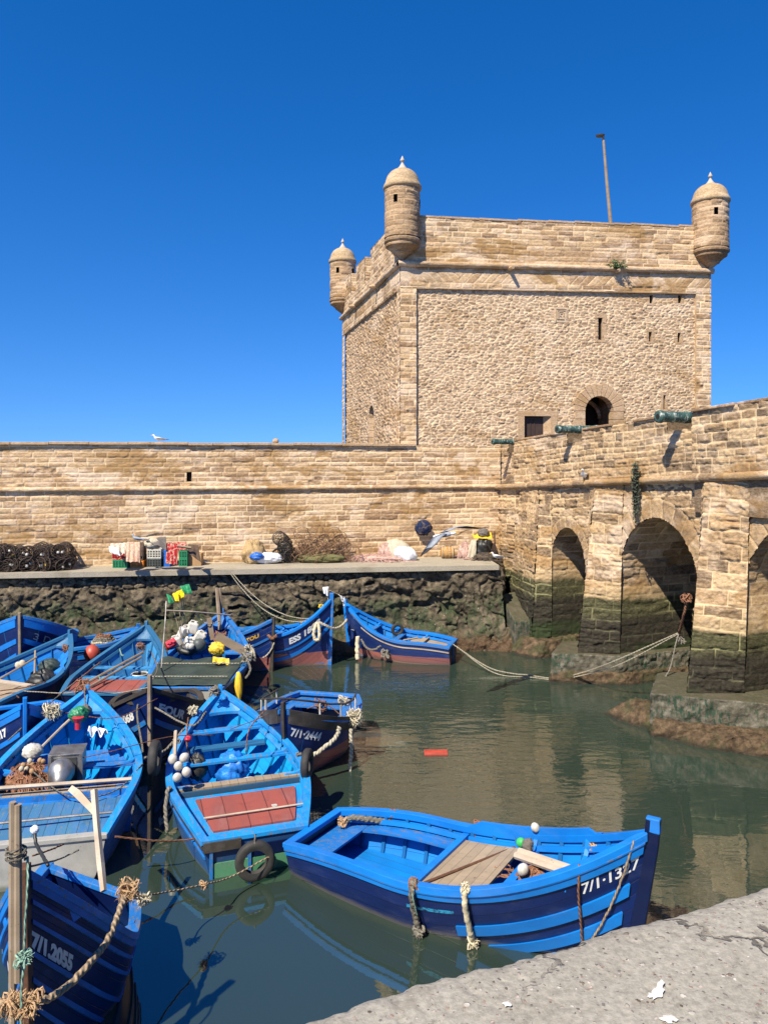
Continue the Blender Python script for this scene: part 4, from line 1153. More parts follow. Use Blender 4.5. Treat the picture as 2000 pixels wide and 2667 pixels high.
# the rock turns the corner towards the bridge
e_n = np.array([.985, -.17, 0.]); e_d = np.array([.17, .985, 0.])
o = surf_mesh('quay_rock_face', rng(-.1, 2.4, .026), rng(-.3, QZ-.13, .026), plane_surf(KO-KN*.2+np.array([.0, 0, 0]), e_d, e_n), lambda U, V: rockpat(U+40, V), M['rock']); o.parent = kerb
rk3 = rocky('boulders', [(2.6, 22.3), (3.6, 22.0), (4.4, 21.9), (4.8, 23.2), (3.2, 23.4)], -.3, .55, .22, 31, M['rock'], None, taper=.5)
rk3.parent = kerb
# concrete ramp in the corner
rp = MB(); A_, B2_ = at_y(1312, 1540, 23.2), at_y(1345, 1625, 22.0)
vs = [at_y(1300, 1545, 23.6), at_y(1338, 1535, 23.9), at_y(1412, 1608, 22.4), at_y(1340, 1612, 22.0), at_y(1336, 1600, 22.1)]
top = [Vector(at_y(1303, 1548, 23.4)), Vector(at_y(1342, 1540, 23.6)), Vector(at_y(1385, 1600, 22.6)), Vector(at_y(1413, 1608, 22.5)), Vector(at_y(1412, 1618, 22.2)), Vector(at_y(1340, 1620, 22.0))]
bot = [Vector((p.x, p.y, -.2)) for p in top]; n_ = len(top)
rp.add(top+bot, [tuple(range(n_))[::-1]]+[(i, (i+1) % n_, n_+(i+1) % n_, n_+i) for i in range(n_)])
o = rp.build('ramp', M['plinth'], bevel=.03); o.parent = kerb

# ================================================================ FOREGROUND QUAY
def fg():
    EA = np.array([-.240, 2.235]); EB = np.array([1.405, 2.91]); d = (EB-EA)/np.linalg.norm(EB-EA); n = np.array([d[1], -d[0]])
    U = np.concatenate([np.linspace(-3, -.35, 40), rng(-.34, 2.6, .0085), np.linspace(2.62, 8, 60)])
    T = np.concatenate([[0], rng(.001, 1.0, .0085), np.linspace(1.05, 3.2, 30)])
    UU, TT = np.meshgrid(U, T)
    rag = .028*(fbm(UU*2.2, UU*0, 301, 6, .6)-.5)*2 + .010*(fbm(UU*22, UU*0, 302, 3)-.5)*2
    rag = rag*np.exp(-TT*3)
    z = 3.9 + .006*(fbm(UU*2, TT*2, 303, 4)-.5)*2 + .0022*(fbm(UU*30, TT*30, 304, 3)-.5)*2 - .030*np.exp(-TT*26)
    pits = sstep(.68, .78, fbm(UU*18, TT*18, 305, 3)); z = z-.004*pits
    X = EA[0]+UU*d[0]+(TT-rag)*n[0]; Y = EA[1]+UU*d[1]+(TT-rag)*n[1]
    # front skirt down to the water
    k = 26; sk = []
    for j in range(1, k):
        zz = 3.865-4.3*j/(k-1); r2 = .02*(fbm(U*3, np.full_like(U, j*.7), 306, 4)-.5)
        sk.append(np.stack([X[0]-n[0]*(r2+.0), Y[0]-n[1]*(r2+.0), np.full_like(U, zz)], -1))
    top = np.stack([X, Y, z], -1)
    allr = np.concatenate([np.array(sk[::-1]), top], 0)
    nv, nu = allr.shape[:2]; idx = np.arange(nu*nv).reshape(nv, nu)
    q = np.stack([idx[:-1,:-1], idx[:-1,1:], idx[1:,1:], idx[1:,:-1]], -1).reshape(-1, 4)
    me = bpy.data.meshes.new('near_quay'); me.from_pydata(allr.reshape(-1, 3).tolist(), [], q[:, ::-1].tolist()); me.update()
    o = link('pavement', me, M['slab'], None, True); tag(o, 'rough pale concrete edge of the near quay', None, None, 'structure')
    # bird lime splashes
    r_ = random.Random(3)
    def splash(cx, cy, pts_):
        m = MB()
        for (x, y, r, st, an) in pts_:
            vs = [(cx+x, cy+y, 3.945)]; k = 14
            for i in range(k):
                a = 2*pi*i/k; rr = r*(1+.35*r_.uniform(-1, 1)); lx, ly = rr*cos(a)*st, rr*sin(a)
                vs.append((cx+x+lx*cos(an)-ly*sin(an), cy+y+lx*sin(an)+ly*cos(an), 3.909))
            vs[0] = (cx+x, cy+y, 3.914)
            m.add(vs, [(0, 1+i, 1+(i+1) % k) for i in range(k)])
        s = m.build('bird_dropping', M['dropping'], smooth=True); tag(s, None, None)
        return s
    p = at_z(1712, 2585, 3.91)
    a = splash(p.x, p.y, [(0, 0, .014, 2.4, .9), (.02, .03, .009, 3, 1.0), (-.012, -.012, .012, 1.6, .2), (.03, .05, .004, 2, 1.2)]); tag(a, 'forked white bird dropping on the near quay', 'bird dropping')
    p = at_z(1738, 2645, 3.92)
    a = splash(p.x, p.y, [(0, 0, .014, 1.5, .1), (.02, 0, .008, 1.2, 0)]); tag(a, 'round white bird dropping nearest the bottom right of the quay', 'bird dropping')
    p = at_z(1320, 2605, 3.92)
    a = splash(p.x, p.y, [(0, 0, .011, 1.3, .3)]); tag(a, 'small white bird dropping near the left end of the near quay', 'bird dropping')
fg()
# ================================================================ BOATS
holes = []       # waterline outlines, cut out of the water sheet
class Boat:
    def __init__(s, name, label, bow, stern, beam, zs, zm, zb, tr=.7, rake=.35, keel=-.30, group='blue wooden fishing boats moored in the harbour', p=2.3, tmax=.42, heel=0.0, fl=1.0, zx=2.0, skew=0.0, full=.27):
        s.skew, s.full = skew, full
        bow = Vector((bow[0], bow[1], 0)); stern = Vector((stern[0], stern[1], 0))
        s.L = (bow-stern).length; d = (bow-stern).normalized()
        s.rz = atan2(d.y, d.x); s.beam = beam; s.zs, s.zm, s.zb = zs, zm, zb
        s.tr, s.rake, s.keel, s.p, s.tmax, s.zx = tr, rake, keel, p, tmax, zx
        s.root = empty(name, (stern.x, stern.y, 0), s.rz)
        tag(s.root, label, 'boat', group)
        s.Mw = Matrix.Translation((stern.x, stern.y, 0)) @ Matrix.Rotation(s.rz, 4, 'Z')
        s.holes()
    def f(s, t):
        t = min(max(t, 0), 1)
        if t < s.tmax: return s.tr+(1-s.tr)*sin(pi/2*t/s.tmax)
        return max(0.0, 1-((t-s.tmax)/(1-s.tmax))**s.p)
    def sheer(s, t):
        if t < .35: return s.zm+(s.zs-s.zm)*(1-t/.35)**2
        return s.zm+(s.zb-s.zm)*((t-.35)/.65)**s.zx
    def kz(s, t):
        return s.keel + (.12 if t < .15 else 0)*(1-t/.15) + .25*max(0, (t-.8)/.2)**2
    def ex(s, t):
        return s.full+(.95-s.full)*max(0, (t-.40)/.60)**1.2
    def pt(s, side, t, v, inset=0.0):
        """hull surface: v = 0 keel, 1 sheer"""
        b = s.beam/2*s.f(t); b = max(b-inset, 0.0)+.018
        k = s.kz(t); sh = s.sheer(t); z = k+(sh-k)*v
        y = .018+(b-.018)*(max(v, 0)**s.ex(t))
        x = s.L*t - s.rake*(t**6)*(1-v) + s.skew*side*y*(1-t)**1.5
        return Vector((x, side*y, z))
    def side_z(s, side, t, z, inset=0.0):
        k = s.kz(t); return s.pt(side, t, min(max((z-k)/(s.sheer(t)-k), 0), 1.05), inset)
    def W(s, x, y, z): return s.Mw @ Vector((x, y, z))
    def holes(s):
        N = 26; pts = []
        for i in range(N+1):
            p = s.side_z(1, i/N, 0.0, .02); pts.append(s.Mw @ p)
        for i in range(N, -1, -1):
            p = s.side_z(-1, i/N, 0.0, .02); pts.append(s.Mw @ p)
        holes.append([(p.x, p.y) for p in pts])
    # ---- parts
    def shell(s, name, mat, inset=0., v0=0., v1=1., NT=44, NV=14, t0=0., t1=1.):
        vs = []; fs = []; uv = []
        for side in (1, -1):
            base = len(vs)
            for i in range(NT+1):
                t = t0+(t1-t0)*i/NT
                for j in range(NV+1):
                    v = v0+(v1-v0)*j/NV
                    p = s.pt(side, t, v, inset)
                    if inset and t > .97: p.x -= .03
                    vs.append(p); uv.append((p.x+(3 if side < 0 else 0), s.sheer(t)-p.z))
            for i in range(NT):
                for j in range(NV):
                    a = base+i*(NV+1)+j; b = a+NV+1
                    fs.append((a, b, b+1, a+1) if side < 0 else (a, a+1, b+1, b))
        me = bpy.data.meshes.new(name); me.from_pydata([tuple(p) for p in vs], [], fs); me.update()
        ul = me.uv_layers.new(name='UVMap')
        li = np.zeros(len(me.loops), dtype=np.int32); me.loops.foreach_get('vertex_index', li)
        ul.data.foreach_set('uv', np.array(uv, dtype=np.float32)[li].ravel())
        return link(name, me, mat, s.root, True)
    def strip(s, name, mat, a, b, out=.02, t0=0., t1=.985, inner=False, parent=None, side=None, NT=40, bevel=0):
        """band along the hull between depth a and b below the sheer (both sides unless side given)"""
        m = MB()
        for sd in ((1, -1) if side is None else (side,)):
            vs = []; fs = []
            for i in range(NT+1):
                t = t0+(t1-t0)*i/NT; sh = s.sheer(t); k = s.kz(t)
                aa = a(t) if callable(a) else a; bb = b(t) if callable(b) else b
                top = s.pt(sd, t, (sh-aa-k)/(sh-k)); bot = s.pt(sd, t, (sh-bb-k)/(sh-k))
                o = Vector((.0, sd*out, 0)); o.x = out*.8*max(0, t-.7)/.3
                vs += [top, top+o, bot+o, bot]
            for i in range(NT):
                q = i*4
                for k in range(4): fs.append((q+k, q+(k+1) % 4, q+4+(k+1) % 4, q+4+k))
            fs += [(0, 1, 2, 3), (NT*4+3, NT*4+2, NT*4+1, NT*4)]
            m.add(vs, fs)
        return m.build(name, mat, parent or s.root)
    def gunwale(s, mat, wdt=.085, h=.05, name='gunwale', t1=.99):
        m = MB(); NT = 48
        for sd in (1, -1):
            vs = []; fs = []
            for i in range(NT+1):
                t = t1*i/NT; p = s.pt(sd, t, 1.0); c = .025
                p2 = s.pt(sd, min(t+.01, 1), 1.0); tg = (p2-p); tg.z = 0
                if tg.length < 1e-6: tg = Vector((1, 0, 0))
                tg.normalize(); nn = Vector((-tg.y, tg.x, 0))*sd
                wi = min(wdt, max(abs(p.y)-.004, .004)); 
                vs += [p+nn*c+Vector((0,0,h*.6)), p+nn*c-Vector((0,0,h)), p-nn*wi-Vector((0,0,h)), p-nn*wi+Vector((0,0,h*.6))]
            for i in range(NT):
                q = i*4
                for k in range(4): fs.append((q+k, q+(k+1) % 4, q+4+(k+1) % 4, q+4+k))
            fs += [(0, 1, 2, 3), (NT*4+3, NT*4+2, NT*4+1, NT*4)]
            m.add(vs, fs)
        return m.build(name, mat, s.root, bevel=.006)
    def transom(s, mat, capmat=None, th=.04, low=None, cap=True):
        m = MB(); NV = 12; pts = []
        for j in range(NV+1): pts.append(s.pt(1, 0, j/NV))
        for j in range(NV, -1, -1): pts.append(s.pt(-1, 0, j/NV))
        n = len(pts); vs = [p+Vector((-.004, 0, 0)) for p in pts]+[p+Vector((th, 0, 0)) for p in pts]
        m.add(vs, [tuple(range(n)), tuple(range(n, 2*n))[::-1]]+[(i, i+n, (i+1) % n+n, (i+1) % n) for i in range(n)])
        o = m.build('transom', mat, s.root)
        if cap:
            c = MB(); A, B = s.pt(1, 0, 1), s.pt(-1, 0, 1); vs = []
            for q in (A+Vector((0, .02, 0)), B-Vector((0, .02, 0))):
                vs += [q+Vector((-.03, 0, -.03)), q+Vector((.09, 0, -.03)), q+Vector((.09, 0, .035)), q+Vector((-.03, 0, .035))]
            c.add(vs, [(0, 1, 2, 3), (7, 6, 5, 4), (0, 4, 5, 1), (1, 5, 6, 2), (2, 6, 7, 3), (3, 7, 4, 0)])
            c.build('transom_cap', capmat or mat, s.root, bevel=.01)
        return o
    def stem(s, mat, w=.035, up=.10, out=.05):
        m = MB(); vs = []; N = 10
        for i in range(N+1):
            v = i/N*1.0; p = s.pt(1, 1, v); x = p.x
            z = p.z + (up if i == N else 0)
            vs += [(x-.06, -w, z), (x-.06, w, z), (x+out, w*.8, z), (x+out, -w*.8, z)]
        fs = []
        for i in range(N):
            q = i*4
            for k in range(4): fs.append((q+k, q+(k+1) % 4, q+4+(k+1) % 4, q+4+k))
        fs += [(0, 1, 2, 3), (N*4+3, N*4+2, N*4+1, N*4)]
        m.add(vs, fs); return m.build('stem_post', mat, s.root, bevel=.008)
    def floor(s, mat, z=.05, t0=.01, t1=.93, name='floor_boards'):
        return s.deck(name, mat, t0, t1, zf=lambda t: z, th=.01, inset=.03)
    def deck(s, name, mat, t0, t1, zf=None, drop=.10, th=.03, inset=.05, y0=-1, y1=1, across=False, parent=None, N=16, bevel=0):
        """planked surface between two stations. UV.y runs across the planks"""
        zf = zf or (lambda t: s.sheer(t)-drop)
        vs = []; fs = []; uv = []; K = 6
        for i in range(N+1):
            t = t0+(t1-t0)*i/N; z = zf(t); yy = s.side_z(1, t, z, inset).y
            for j in range(K+1):
                f = y0+(y1-y0)*j/K
                vs.append(Vector((s.L*t, f*yy, z))); uv.append((f*yy, s.L*t) if across else (s.L*t, f*yy))
        n1 = len(vs)
        for i in range(N):
            for j in range(K):
                a = i*(K+1)+j; fs.append((a, a+K+1, a+K+2, a+1))
        bm_v = [p-Vector((0, 0, th)) for p in vs]; vs2 = vs+bm_v; uv2 = uv+uv
        fs2 = fs+[tuple(i+n1 for i in f[::-1]) for f in fs]
        def edge(lst):
            for a, b in zip(lst[:-1], lst[1:]): fs2.append((a, b, b+n1, a+n1))
        edge([i*(K+1) for i in range(N+1)][::1]); edge([i*(K+1)+K for i in range(N, -1, -1)])
        edge([j for j in range(K, -1, -1)]); edge([N*(K+1)+j for j in range(K+1)])
        me = bpy.data.meshes.new(name); me.from_pydata([tuple(p) for p in vs2], [], fs2); me.update()
        bm = bmesh.new(); bm.from_mesh(me); bmesh.ops.recalc_face_normals(bm, faces=bm.faces); bm.to_mesh(me); bm.free()
        ul = me.uv_layers.new(name='UVMap')
        li = np.zeros(len(me.loops), dtype=np.int32); me.loops.foreach_get('vertex_index', li)
        ul.data.foreach_set('uv', np.array(uv2, dtype=np.float32)[li].ravel())
        return link(name, me, mat, parent or s.root)
    def thwart(s, t, w=.16, drop=.09, mat=None, th=.035, knees=True, kmat=None):
        o = s.deck('thwart', mat, t-w/2/s.L, t+w/2/s.L, drop=drop, th=th, inset=.02, N=2, zf=lambda q, t=t: s.sheer(t)-drop)
        if knees:
            for sd in (1, -1):
                m = MB()
                y = s.side_z(1, t, s.sheer(t)-drop, .03).y; x = s.L*t; z0 = s.sheer(t)-drop; z1 = s.sheer(t)-.01
                prof = [(0, 0), (.30, 0), (.27, .03), (.16, .045), (.08, .09), (.045, .16), (0, .17)]
                sc = min(1, y/.7)
                for xx in (x-.035,):
                    vs = [(xx, sd*(y+.02-a*sc), z0+b*(z1-z0)/.17) for a, b in prof]+[(xx+.05, sd*(y+.02-a*sc), z0+b*(z1-z0)/.17) for a, b in prof]
                    n = len(prof)
                    m.add(vs, [tuple(range(n)), tuple(range(n, 2*n))[::-1]]+[(i, (i+1) % n, (i+1) % n+n, i+n) for i in range(n)])
                m.build('knee', kmat or mat, o)
        return o
    def ribs(s, mat, t0=.06, t1=.9, n=11, w=.045, d=.035, drop=.03):
        for i in range(n):
            t = t0+(t1-t0)*i/(n-1)
            for sd in (1, -1):
                m = MB(); vs = []; fs = []; K = 8
                for j in range(K+1):
                    v = .18+(.99-.18)*j/K
                    p = s.pt(sd, t, v, .028); q = s.pt(sd, t, v, .028+d)
                    vs += [(p.x-w/2, p.y, p.z), (p.x+w/2, p.y, p.z), (q.x+w/2, q.y, q.z), (q.x-w/2, q.y, q.z)]
                for j in range(K):
                    b = j*4
                    for k in range(4): fs.append((b+k, b+(k+1) % 4, b+4+(k+1) % 4, b+4+k))
                m.add(vs, fs); m.build('rib', mat, s.root)
    def stringer(s, mat, drop=.20, h=.07, th=.02, t0=.02, t1=.93, name='stringer'):
        m = MB(); N = 30
        for sd in (1, -1):
            vs = []; fs = []
            for i in range(N+1):
                t = t0+(t1-t0)*i/N; z = s.sheer(t)-drop
                p = s.side_z(sd, t, z, .06); q = s.side_z(sd, t, z-h, .06)
                vs += [p, p-Vector((0, sd*th, 0)), q-Vector((0, sd*th, 0)), q]
            for i in range(N):
                b = i*4
                for k in range(4): fs.append((b+k, b+(k+1) % 4, b+4+(k+1) % 4, b+4+k))
            m.add(vs, fs)
        return m.build(name, mat, s.root)
    def breasthook(s, mat, t0=.86, drop=.02, th=.05):
        """curved plank closing the bow, seen as a pointed deck with a cut-out back"""
        m = MB(); N = 10; top = []
        L = [s.pt(1, t0+(0.985-t0)*i/N, 1, .01) for i in range(N+1)]; R = [s.pt(-1, t0+(0.985-t0)*i/N, 1, .01) for i in range(N+1)]
        back = []
        for k in range(1, 12):
            a = k/12; y = L[0].y*(1-a)+R[0].y*a; dx = .16*sin(pi*a)**.8 * min(1, L[0].y/.35)+.03
            back.append(Vector((L[0].x+dx, y, L[0].z+.3*dx*0)))
        loop = L+R[::-1]+back[::-1]
        for p in loop: p.z -= drop
        n = len(loop); vs = loop+[p-Vector((0, 0, th)) for p in loop]
        m.add(vs, [tuple(range(n)), tuple(range(n, 2*n))[::-1]]+[(i, i+n, (i+1) % n+n, (i+1) % n) for i in range(n)])
        return m.build('breasthook', mat, s.root)
    def text(s, txt, side, x0, drop, size, mat, name='lettering', rev=False, wide=1.0, off=.006, bold=.0):
        """paint on the hull: side +1 port / -1 starboard; reads left to right as seen from outside"""
        cu = bpy.data.curves.new('lettering', 'FONT'); cu.body = txt; cu.size = size; cu.extrude = 0; cu.offset = bold
        cu.resolution_u = 3
        to = bpy.data.objects.new('tmp', cu); col.objects.link(to)
        dg = bpy.context.evaluated_depsgraph_get(); me = bpy.data.meshes.new_from_object(to.evaluated_get(dg))
        bpy.data.objects.remove(to)
        bm = bmesh.new(); bm.from_mesh(me)
        bmesh.ops.triangulate(bm, faces=bm.faces)
        bmesh.ops.subdivide_edges(bm, edges=[e for e in bm.edges if e.calc_length() > size*.25], cuts=2)
        sg = 1 if side < 0 else -1       # starboard: bow to the right of the reader; port: bow to the left
        for v in bm.verts:
            tx, ty = v.co.x*wide, v.co.y
            x = x0+sg*tx; t = min(max(x/s.L, 0), .999)
            k = s.kz(t); sh = s.sheer(t); z = sh-drop+ty
            vv = (z-k)/(sh-k)
            # undo the rake so the text follows the surface
            t2 = t
            for _ in range(6): t2 = min((x+s.rake*(t2**6)*(1-vv))/s.L, .999)
            sh = s.sheer(t2); k = s.kz(t2); z = sh-drop+ty; vv = (z-k)/(sh-k)
            p = s.pt(side, t2, vv); tg = s.pt(side, min(t2+.01, 1), vv)-s.pt(side, t2-.01, vv); tg.z = 0; tg.normalize()
            nn = Vector((-tg.y, tg.x, 0))*side
            v.co = p+nn*off
        bm.to_mesh(me); bm.free(); me.materials.clear()
        o = link(name, me, mat, s.root); return o
    def rails(s, mat):  # inwale clamp under the gunwale with spacer blocks
        return s.stringer(mat, drop=.085, h=.06, th=.025, name='inwale')
    def basic(s, hull, inner, gun, stem=None, trans=None, nr=11, floorz=.05, th=((.30, M['blue_w']), (.58, M['blue_w'])), ribm=None, cap=None, stemup=.10, hook=True, strakes=()):
        s.shell('hull', hull); s.shell('inner_planking', inner, inset=.03, v0=.05, v1=.985)
        s.gunwale(gun); s.transom(trans or hull, cap or gun); s.stem(stem or gun, up=stemup)
        s.floor(inner, floorz); s.ribs(ribm or inner, n=nr)
        s.rails(gun)
        for (t, m_) in th: s.thwart(t, mat=m_, kmat=gun)
        if hook: s.breasthook(gun)
        for (a, b, m_, t0, t1) in strakes: s.strip('rubbing_strake', m_, a, b, .018, t0, t1)

def rope(name, pts, r, mat, label=None, cat='rope', sag=0., n=24, parent=None, group=None, seg=7):
    """rope through points; two points and a sag give a catenary-like curve"""
    if len(pts) == 2 and sag:
        a, b = Vector(pts[0]), Vector(pts[1])
        P = [a.lerp(b, i/n)-Vector((0, 0, sag*4*(i/n)*(1-i/n))) for i in range(n+1)]
    else:
        P = []; q = [Vector(p) for p in pts]
        q = [q[0]*2-q[1]]+q+[q[-1]*2-q[-2]]
        for i in range(1, len(q)-2):
            for k in range(8):
                t = k/8; a, b, c, d = q[i-1], q[i], q[i+1], q[i+2]
                P.append(.5*((2*b)+(c-a)*t+(2*a-5*b+4*c-d)*t*t+(3*b-a-3*c+d)*t**3))
        P.append(q[-2])
    for i, p in enumerate(P[1:-1]): p += Vector((rnd.uniform(-1, 1), rnd.uniform(-1, 1), rnd.uniform(-1, 1)))*r*.25
    m = MB(); m.tube(P, r, seg, cap=True)
    me = bpy.data.meshes.new(name); me.from_pydata(m.v, [], m.f); me.update()
    ul = me.uv_layers.new(name='UVMap'); acc = [0]
    for a, b in zip(P[:-1], P[1:]): acc.append(acc[-1]+(b-a).length)
    li = np.zeros(len(me.loops), dtype=np.int32); me.loops.foreach_get('vertex_index', li)
    uvs = np.array([(acc[min(i//seg, len(acc)-1)], (i % seg)/seg) for i in range(len(m.v))], dtype=np.float32)
    ul.data.foreach_set('uv', uvs[li].ravel())
    o = link(name, me, mat, parent, True)
    if label: tag(o, label, cat, group)
    return o

def knot(name, c, R, mat, seed=1, n=90, r=.012, label=None, cat='rope', parent=None, loops=5):
    """tangled knot / frayed bunch"""
    rs = random.Random(seed); m = MB(); c = Vector(c)
    for k in range(loops):
        P = []; ph = [rs.uniform(0, 6.28) for _ in range(6)]
        for i in range(15):
            t = i/14*2*pi
            P.append(c+Vector((R*.7*sin(t+ph[0])+R*.35*sin(2*t+ph[1]), R*.7*sin(t*1.0+ph[2])+R*.35*sin(2*t+ph[3]), R*.7*cos(t+ph[4])+R*.3*sin(3*t+ph[5])))) 
        m.tube(P, r, 5)
    for k in range(n):
        a = Vector((rs.gauss(0, 1), rs.gauss(0, 1), rs.gauss(0, 1))).normalized()
        b = (a+Vector((rs.uniform(-.5, .5), rs.uniform(-.5, .5), rs.uniform(-.7, .2)))).normalized()
        m.tube([c+a*R*.3, c+a*R*.8, c+b*R*rs.uniform(1.0, 1.45)], [r*.45, r*.4, r*.2], 3)
    o = m.build(name, mat, parent)
    if label: tag(o, label, cat)
    return o
def blob(name, c, rad, mat, seed=1, amp=.18, n=26, squash=None, label=None, cat=None, fr=2.2, rot=(0, 0, 0), parent=None):
    """crumpled soft thing: net heap, bag, cloth bundle"""
    bm = bmesh.new(); bmesh.ops.create_uvsphere(bm, u_segments=n*2, v_segments=n, radius=1)
    co = np.array([v.co[:] for v in bm.verts])
    nz = (fbm(co[:, 0]*fr+seed*3.1+co[:, 2]*1.7, co[:, 1]*fr+seed+co[:, 2]*2.3, seed, 5, .6)-.5)*2
    cr = np.abs(fbm(co[:, 0]*fr*1.8+co[:, 2]*2, co[:, 1]*fr*1.8-co[:, 2]*1.5, seed+9, 3)-.5)*2
    k = 1+amp*nz*1.2-amp*cr
    for v, q in zip(bm.verts, k): v.co = Vector((v.co.x*rad[0], v.co.y*rad[1], v.co.z*rad[2]))*q
    me = bpy.data.meshes.new(name); bm.to_mesh(me); bm.free()
    o = link(name, me, mat, parent, True); o.location = c; o.rotation_euler = rot
    if label: tag(o, label, cat)
    return o
def drape(name, P00, P10, P01, P11, mat, seed=1, fold=.05, nf=5, label=None, cat='cloth', n=30, thick=.008, sagm=0.0, parent=None, rag=.04):
    """sheet between four corners with folds running from the first edge to the second"""
    P00, P10, P01, P11 = map(Vector, (P00, P10, P01, P11)); rs = random.Random(seed); ph = rs.uniform(0, 6)
    nrm = (P10-P00).cross(P01-P00).normalized(); vs = []; fs = []
    U, V = np.meshgrid(np.linspace(0, 1, n+1), np.linspace(0, 1, n+1))
    nz = fbm(U*nf+seed, V*2.2, seed, 4)-.5; n3 = fbm(U*6, V*0+seed, seed+2, 3)-.5
    for j in range(n+1):
        for i in range(n+1):
            u, v = i/n, j/n
            v2 = v*(1+rag*2*n3[j, i]*v)
            p = P00.lerp(P10, u).lerp(P01.lerp(P11, u), v2)
            p = p+nrm*(fold*(sin(u*nf*2*pi+ph+nz[j, i]*3)*(.25+.75*v)+nz[j, i]*1.3))-Vector((0, 0, sagm*sin(pi*u)*sin(pi*v)))
            vs.append(p)
    for j in range(n):
        for i in range(n):
            a = j*(n+1)+i; fs.append((a, a+1, a+n+2, a+n+1))
    m = MB(); m.add(vs, fs)
    me = bpy.data.meshes.new(name); me.from_pydata(m.v, [], m.f); me.update()
    o = link(name, me, mat, parent, True)
    md = o.modifiers.new('solid', 'SOLIDIFY'); md.thickness = thick
    if label: tag(o, label, cat)
    return o

BG = 'blue wooden fishing boats moored in the harbour'
# --- the big bright one in front
B1 = Boat('fishing_boat', 'navy and bright blue boat beside the near quay with two raised stripes on its bow', (2.86, 8.20), (-.98, 10.62), 1.62, .44, .60, 1.54, tr=.72, rake=.25, full=.2, p=2.2, tmax=.45, zx=2.1)
b = B1
b.shell('hull', M['navy']); b.shell('inner_planking', M['blue_i'], inset=.03, v0=.05, v1=.985)
b.gunwale(M['blue'], wdt=.075, h=.055); b.transom(M['navy'], M['blue']); b.stem(M['navy'], up=.14, out=.09, w=.045)
sc_ = MB(); sc_.box(b.L-.06, b.L+.085, -.042, .042, b.zb+.0, b.zb+.155); sc_.build('stem_cap', M['blue'], b.root, bevel=.01)
b.strip('top_strake', M['blue'], 0.0, lambda t: .13+.10*max(0, t-.5), .022, 0, .985)
b.strip('top_bead', M['blue_w'], .045, .065, .034, 0, .985)
b.strip('bow_stripe', M['blue'], .46, .60, .028, .56, .965); b.strip('bow_stripe', M['blue'], .76, .90, .028, .575, .955)
b.floor(M['blue_i'], .05); b.ribs(M['blue_i'], n=12, w=.05, d=.04, t0=.10, t1=.88)
b.rails(M['blue'])
for sd in (1, -1):
    b.deck('side_deck', M['blue_w'], .02, .45, drop=.17, th=.03, inset=.03, y0=sd*.66, y1=sd*1.0)
b.deck('stern_deck', M['blue_w'], .01, .12, drop=.165, th=.03, inset=.03)
b.deck('deck_boards', M['wood'], .44, .62, drop=.10, th=.035, inset=.10, across=True, y0=-.98, y1=.92)
b.thwart(.66, w=.10, drop=.14, mat=M['blue']); b.thwart(.82, w=.10, drop=.22, mat=M['blue'])
b.deck('bulkhead_ledge', M['blue'], .425, .445, drop=.06, th=.06, inset=.06)
# raised bulwark boards on the gunwale forward of the deck boards
m = MB()
for sd in (1, -1):
    vs = []; fs = []; N = 20
    for i in range(N+1):
        t = .44+.42*i/N; p = b.pt(sd, t, 1.0); h = .09*min(1, i/2.0)*(1 if i < N-1 else .3)
        vs += [p+Vector((0, -sd*.03, .02)), p+Vector((0, -sd*.075, .02)), p+Vector((0, -sd*.075, .03+h)), p+Vector((0, -sd*.03, .03+h))]
    for i in range(N):
        q = i*4
        for k in range(4): fs.append((q+k, q+(k+1) % 4, q+4+(k+1) % 4, q+4+k))
    fs += [(0, 1, 2, 3), (N*4+3, N*4+2, N*4+1, N*4)]
    if sd == 1: m.add(vs, fs)
m.build('bulwark', M['blue'], b.root)
b.text('7/1·1327', -1, b.L*.855, .33, .19, M['white_letter'], wide=.80, bold=.004)
# scuffs of turquoise paint along the side
b.strip('paint_scuff', m_paint('turquoise_scuff', (.02,.30,.50), (.02,.2,.42), wood=NAVY, worn=1.15, dirt=.5), .26, .30, .004, .43, .56, side=-1)

# --- B2 red hatch, tyre on its transom
B2 = Boat('fishing_boat', 'worn blue boat with a faded red hatch and a tyre hung on its transom', (-2.98, 14.0), (-1.72, 10.32), 2.06, .48, .64, 1.32, tr=.66, rake=.2, p=2.1, tmax=.45, full=.13)
b = B2
b.basic(M['blue_hull'], M['azure'], M['azure_w'], stem=M['azure_w'], trans=M['blue_hull'], nr=12, th=((.42, M['wood']), (.60, M['azure_w']), (.80, M['azure_w'])), hook=True)
b.strip('rubbing_strake', M['dark_wood'], .06, .09, .03, 0, .95); b.strip('rubbing_strake', M['blue_w'], .19, .23, .02, 0, .9)
b.deck('hatch', M['red_boards'], .10, .33, drop=.13, th=.04, inset=.16, y0=-.96, y1=.80)
b.deck('side_deck', M['azure_w'], .03, .37, drop=.16, th=.03, inset=.02)
m = MB(); yb = b.side_z(1, .385, .45, .03).y
m.box(b.L*.385-.02, b.L*.385+.02, -yb, yb, .05, b.sheer(.385)-.10)
o = m.build('bulkhead', M['grey_blue'], b.root)
mm = MB(); [mm.box(b.L*.385+.02, b.L*.385+.03, -yb+.1+i*.24, -yb+.12+i*.24, .06, b.sheer(.385)-.11) for i in range(7)]
q = mm.build('bulkhead_batten', M['dark_wood'], o)
m = MB(); m.tube([(b.L*.17, -.85, b.sheer(.17)-.10), (b.L*.165, .62, b.sheer(.17)-.09)], .014, 6); m.build('hatch_bar', M['pale_wood'], b.root)
bb_ = b.beam/2*b.tr
m = MB(); m.box(-.030, -.006, -bb_*.80, bb_*.82, -.02, .19); m.build('transom_panel', M['green_board'], b.root)
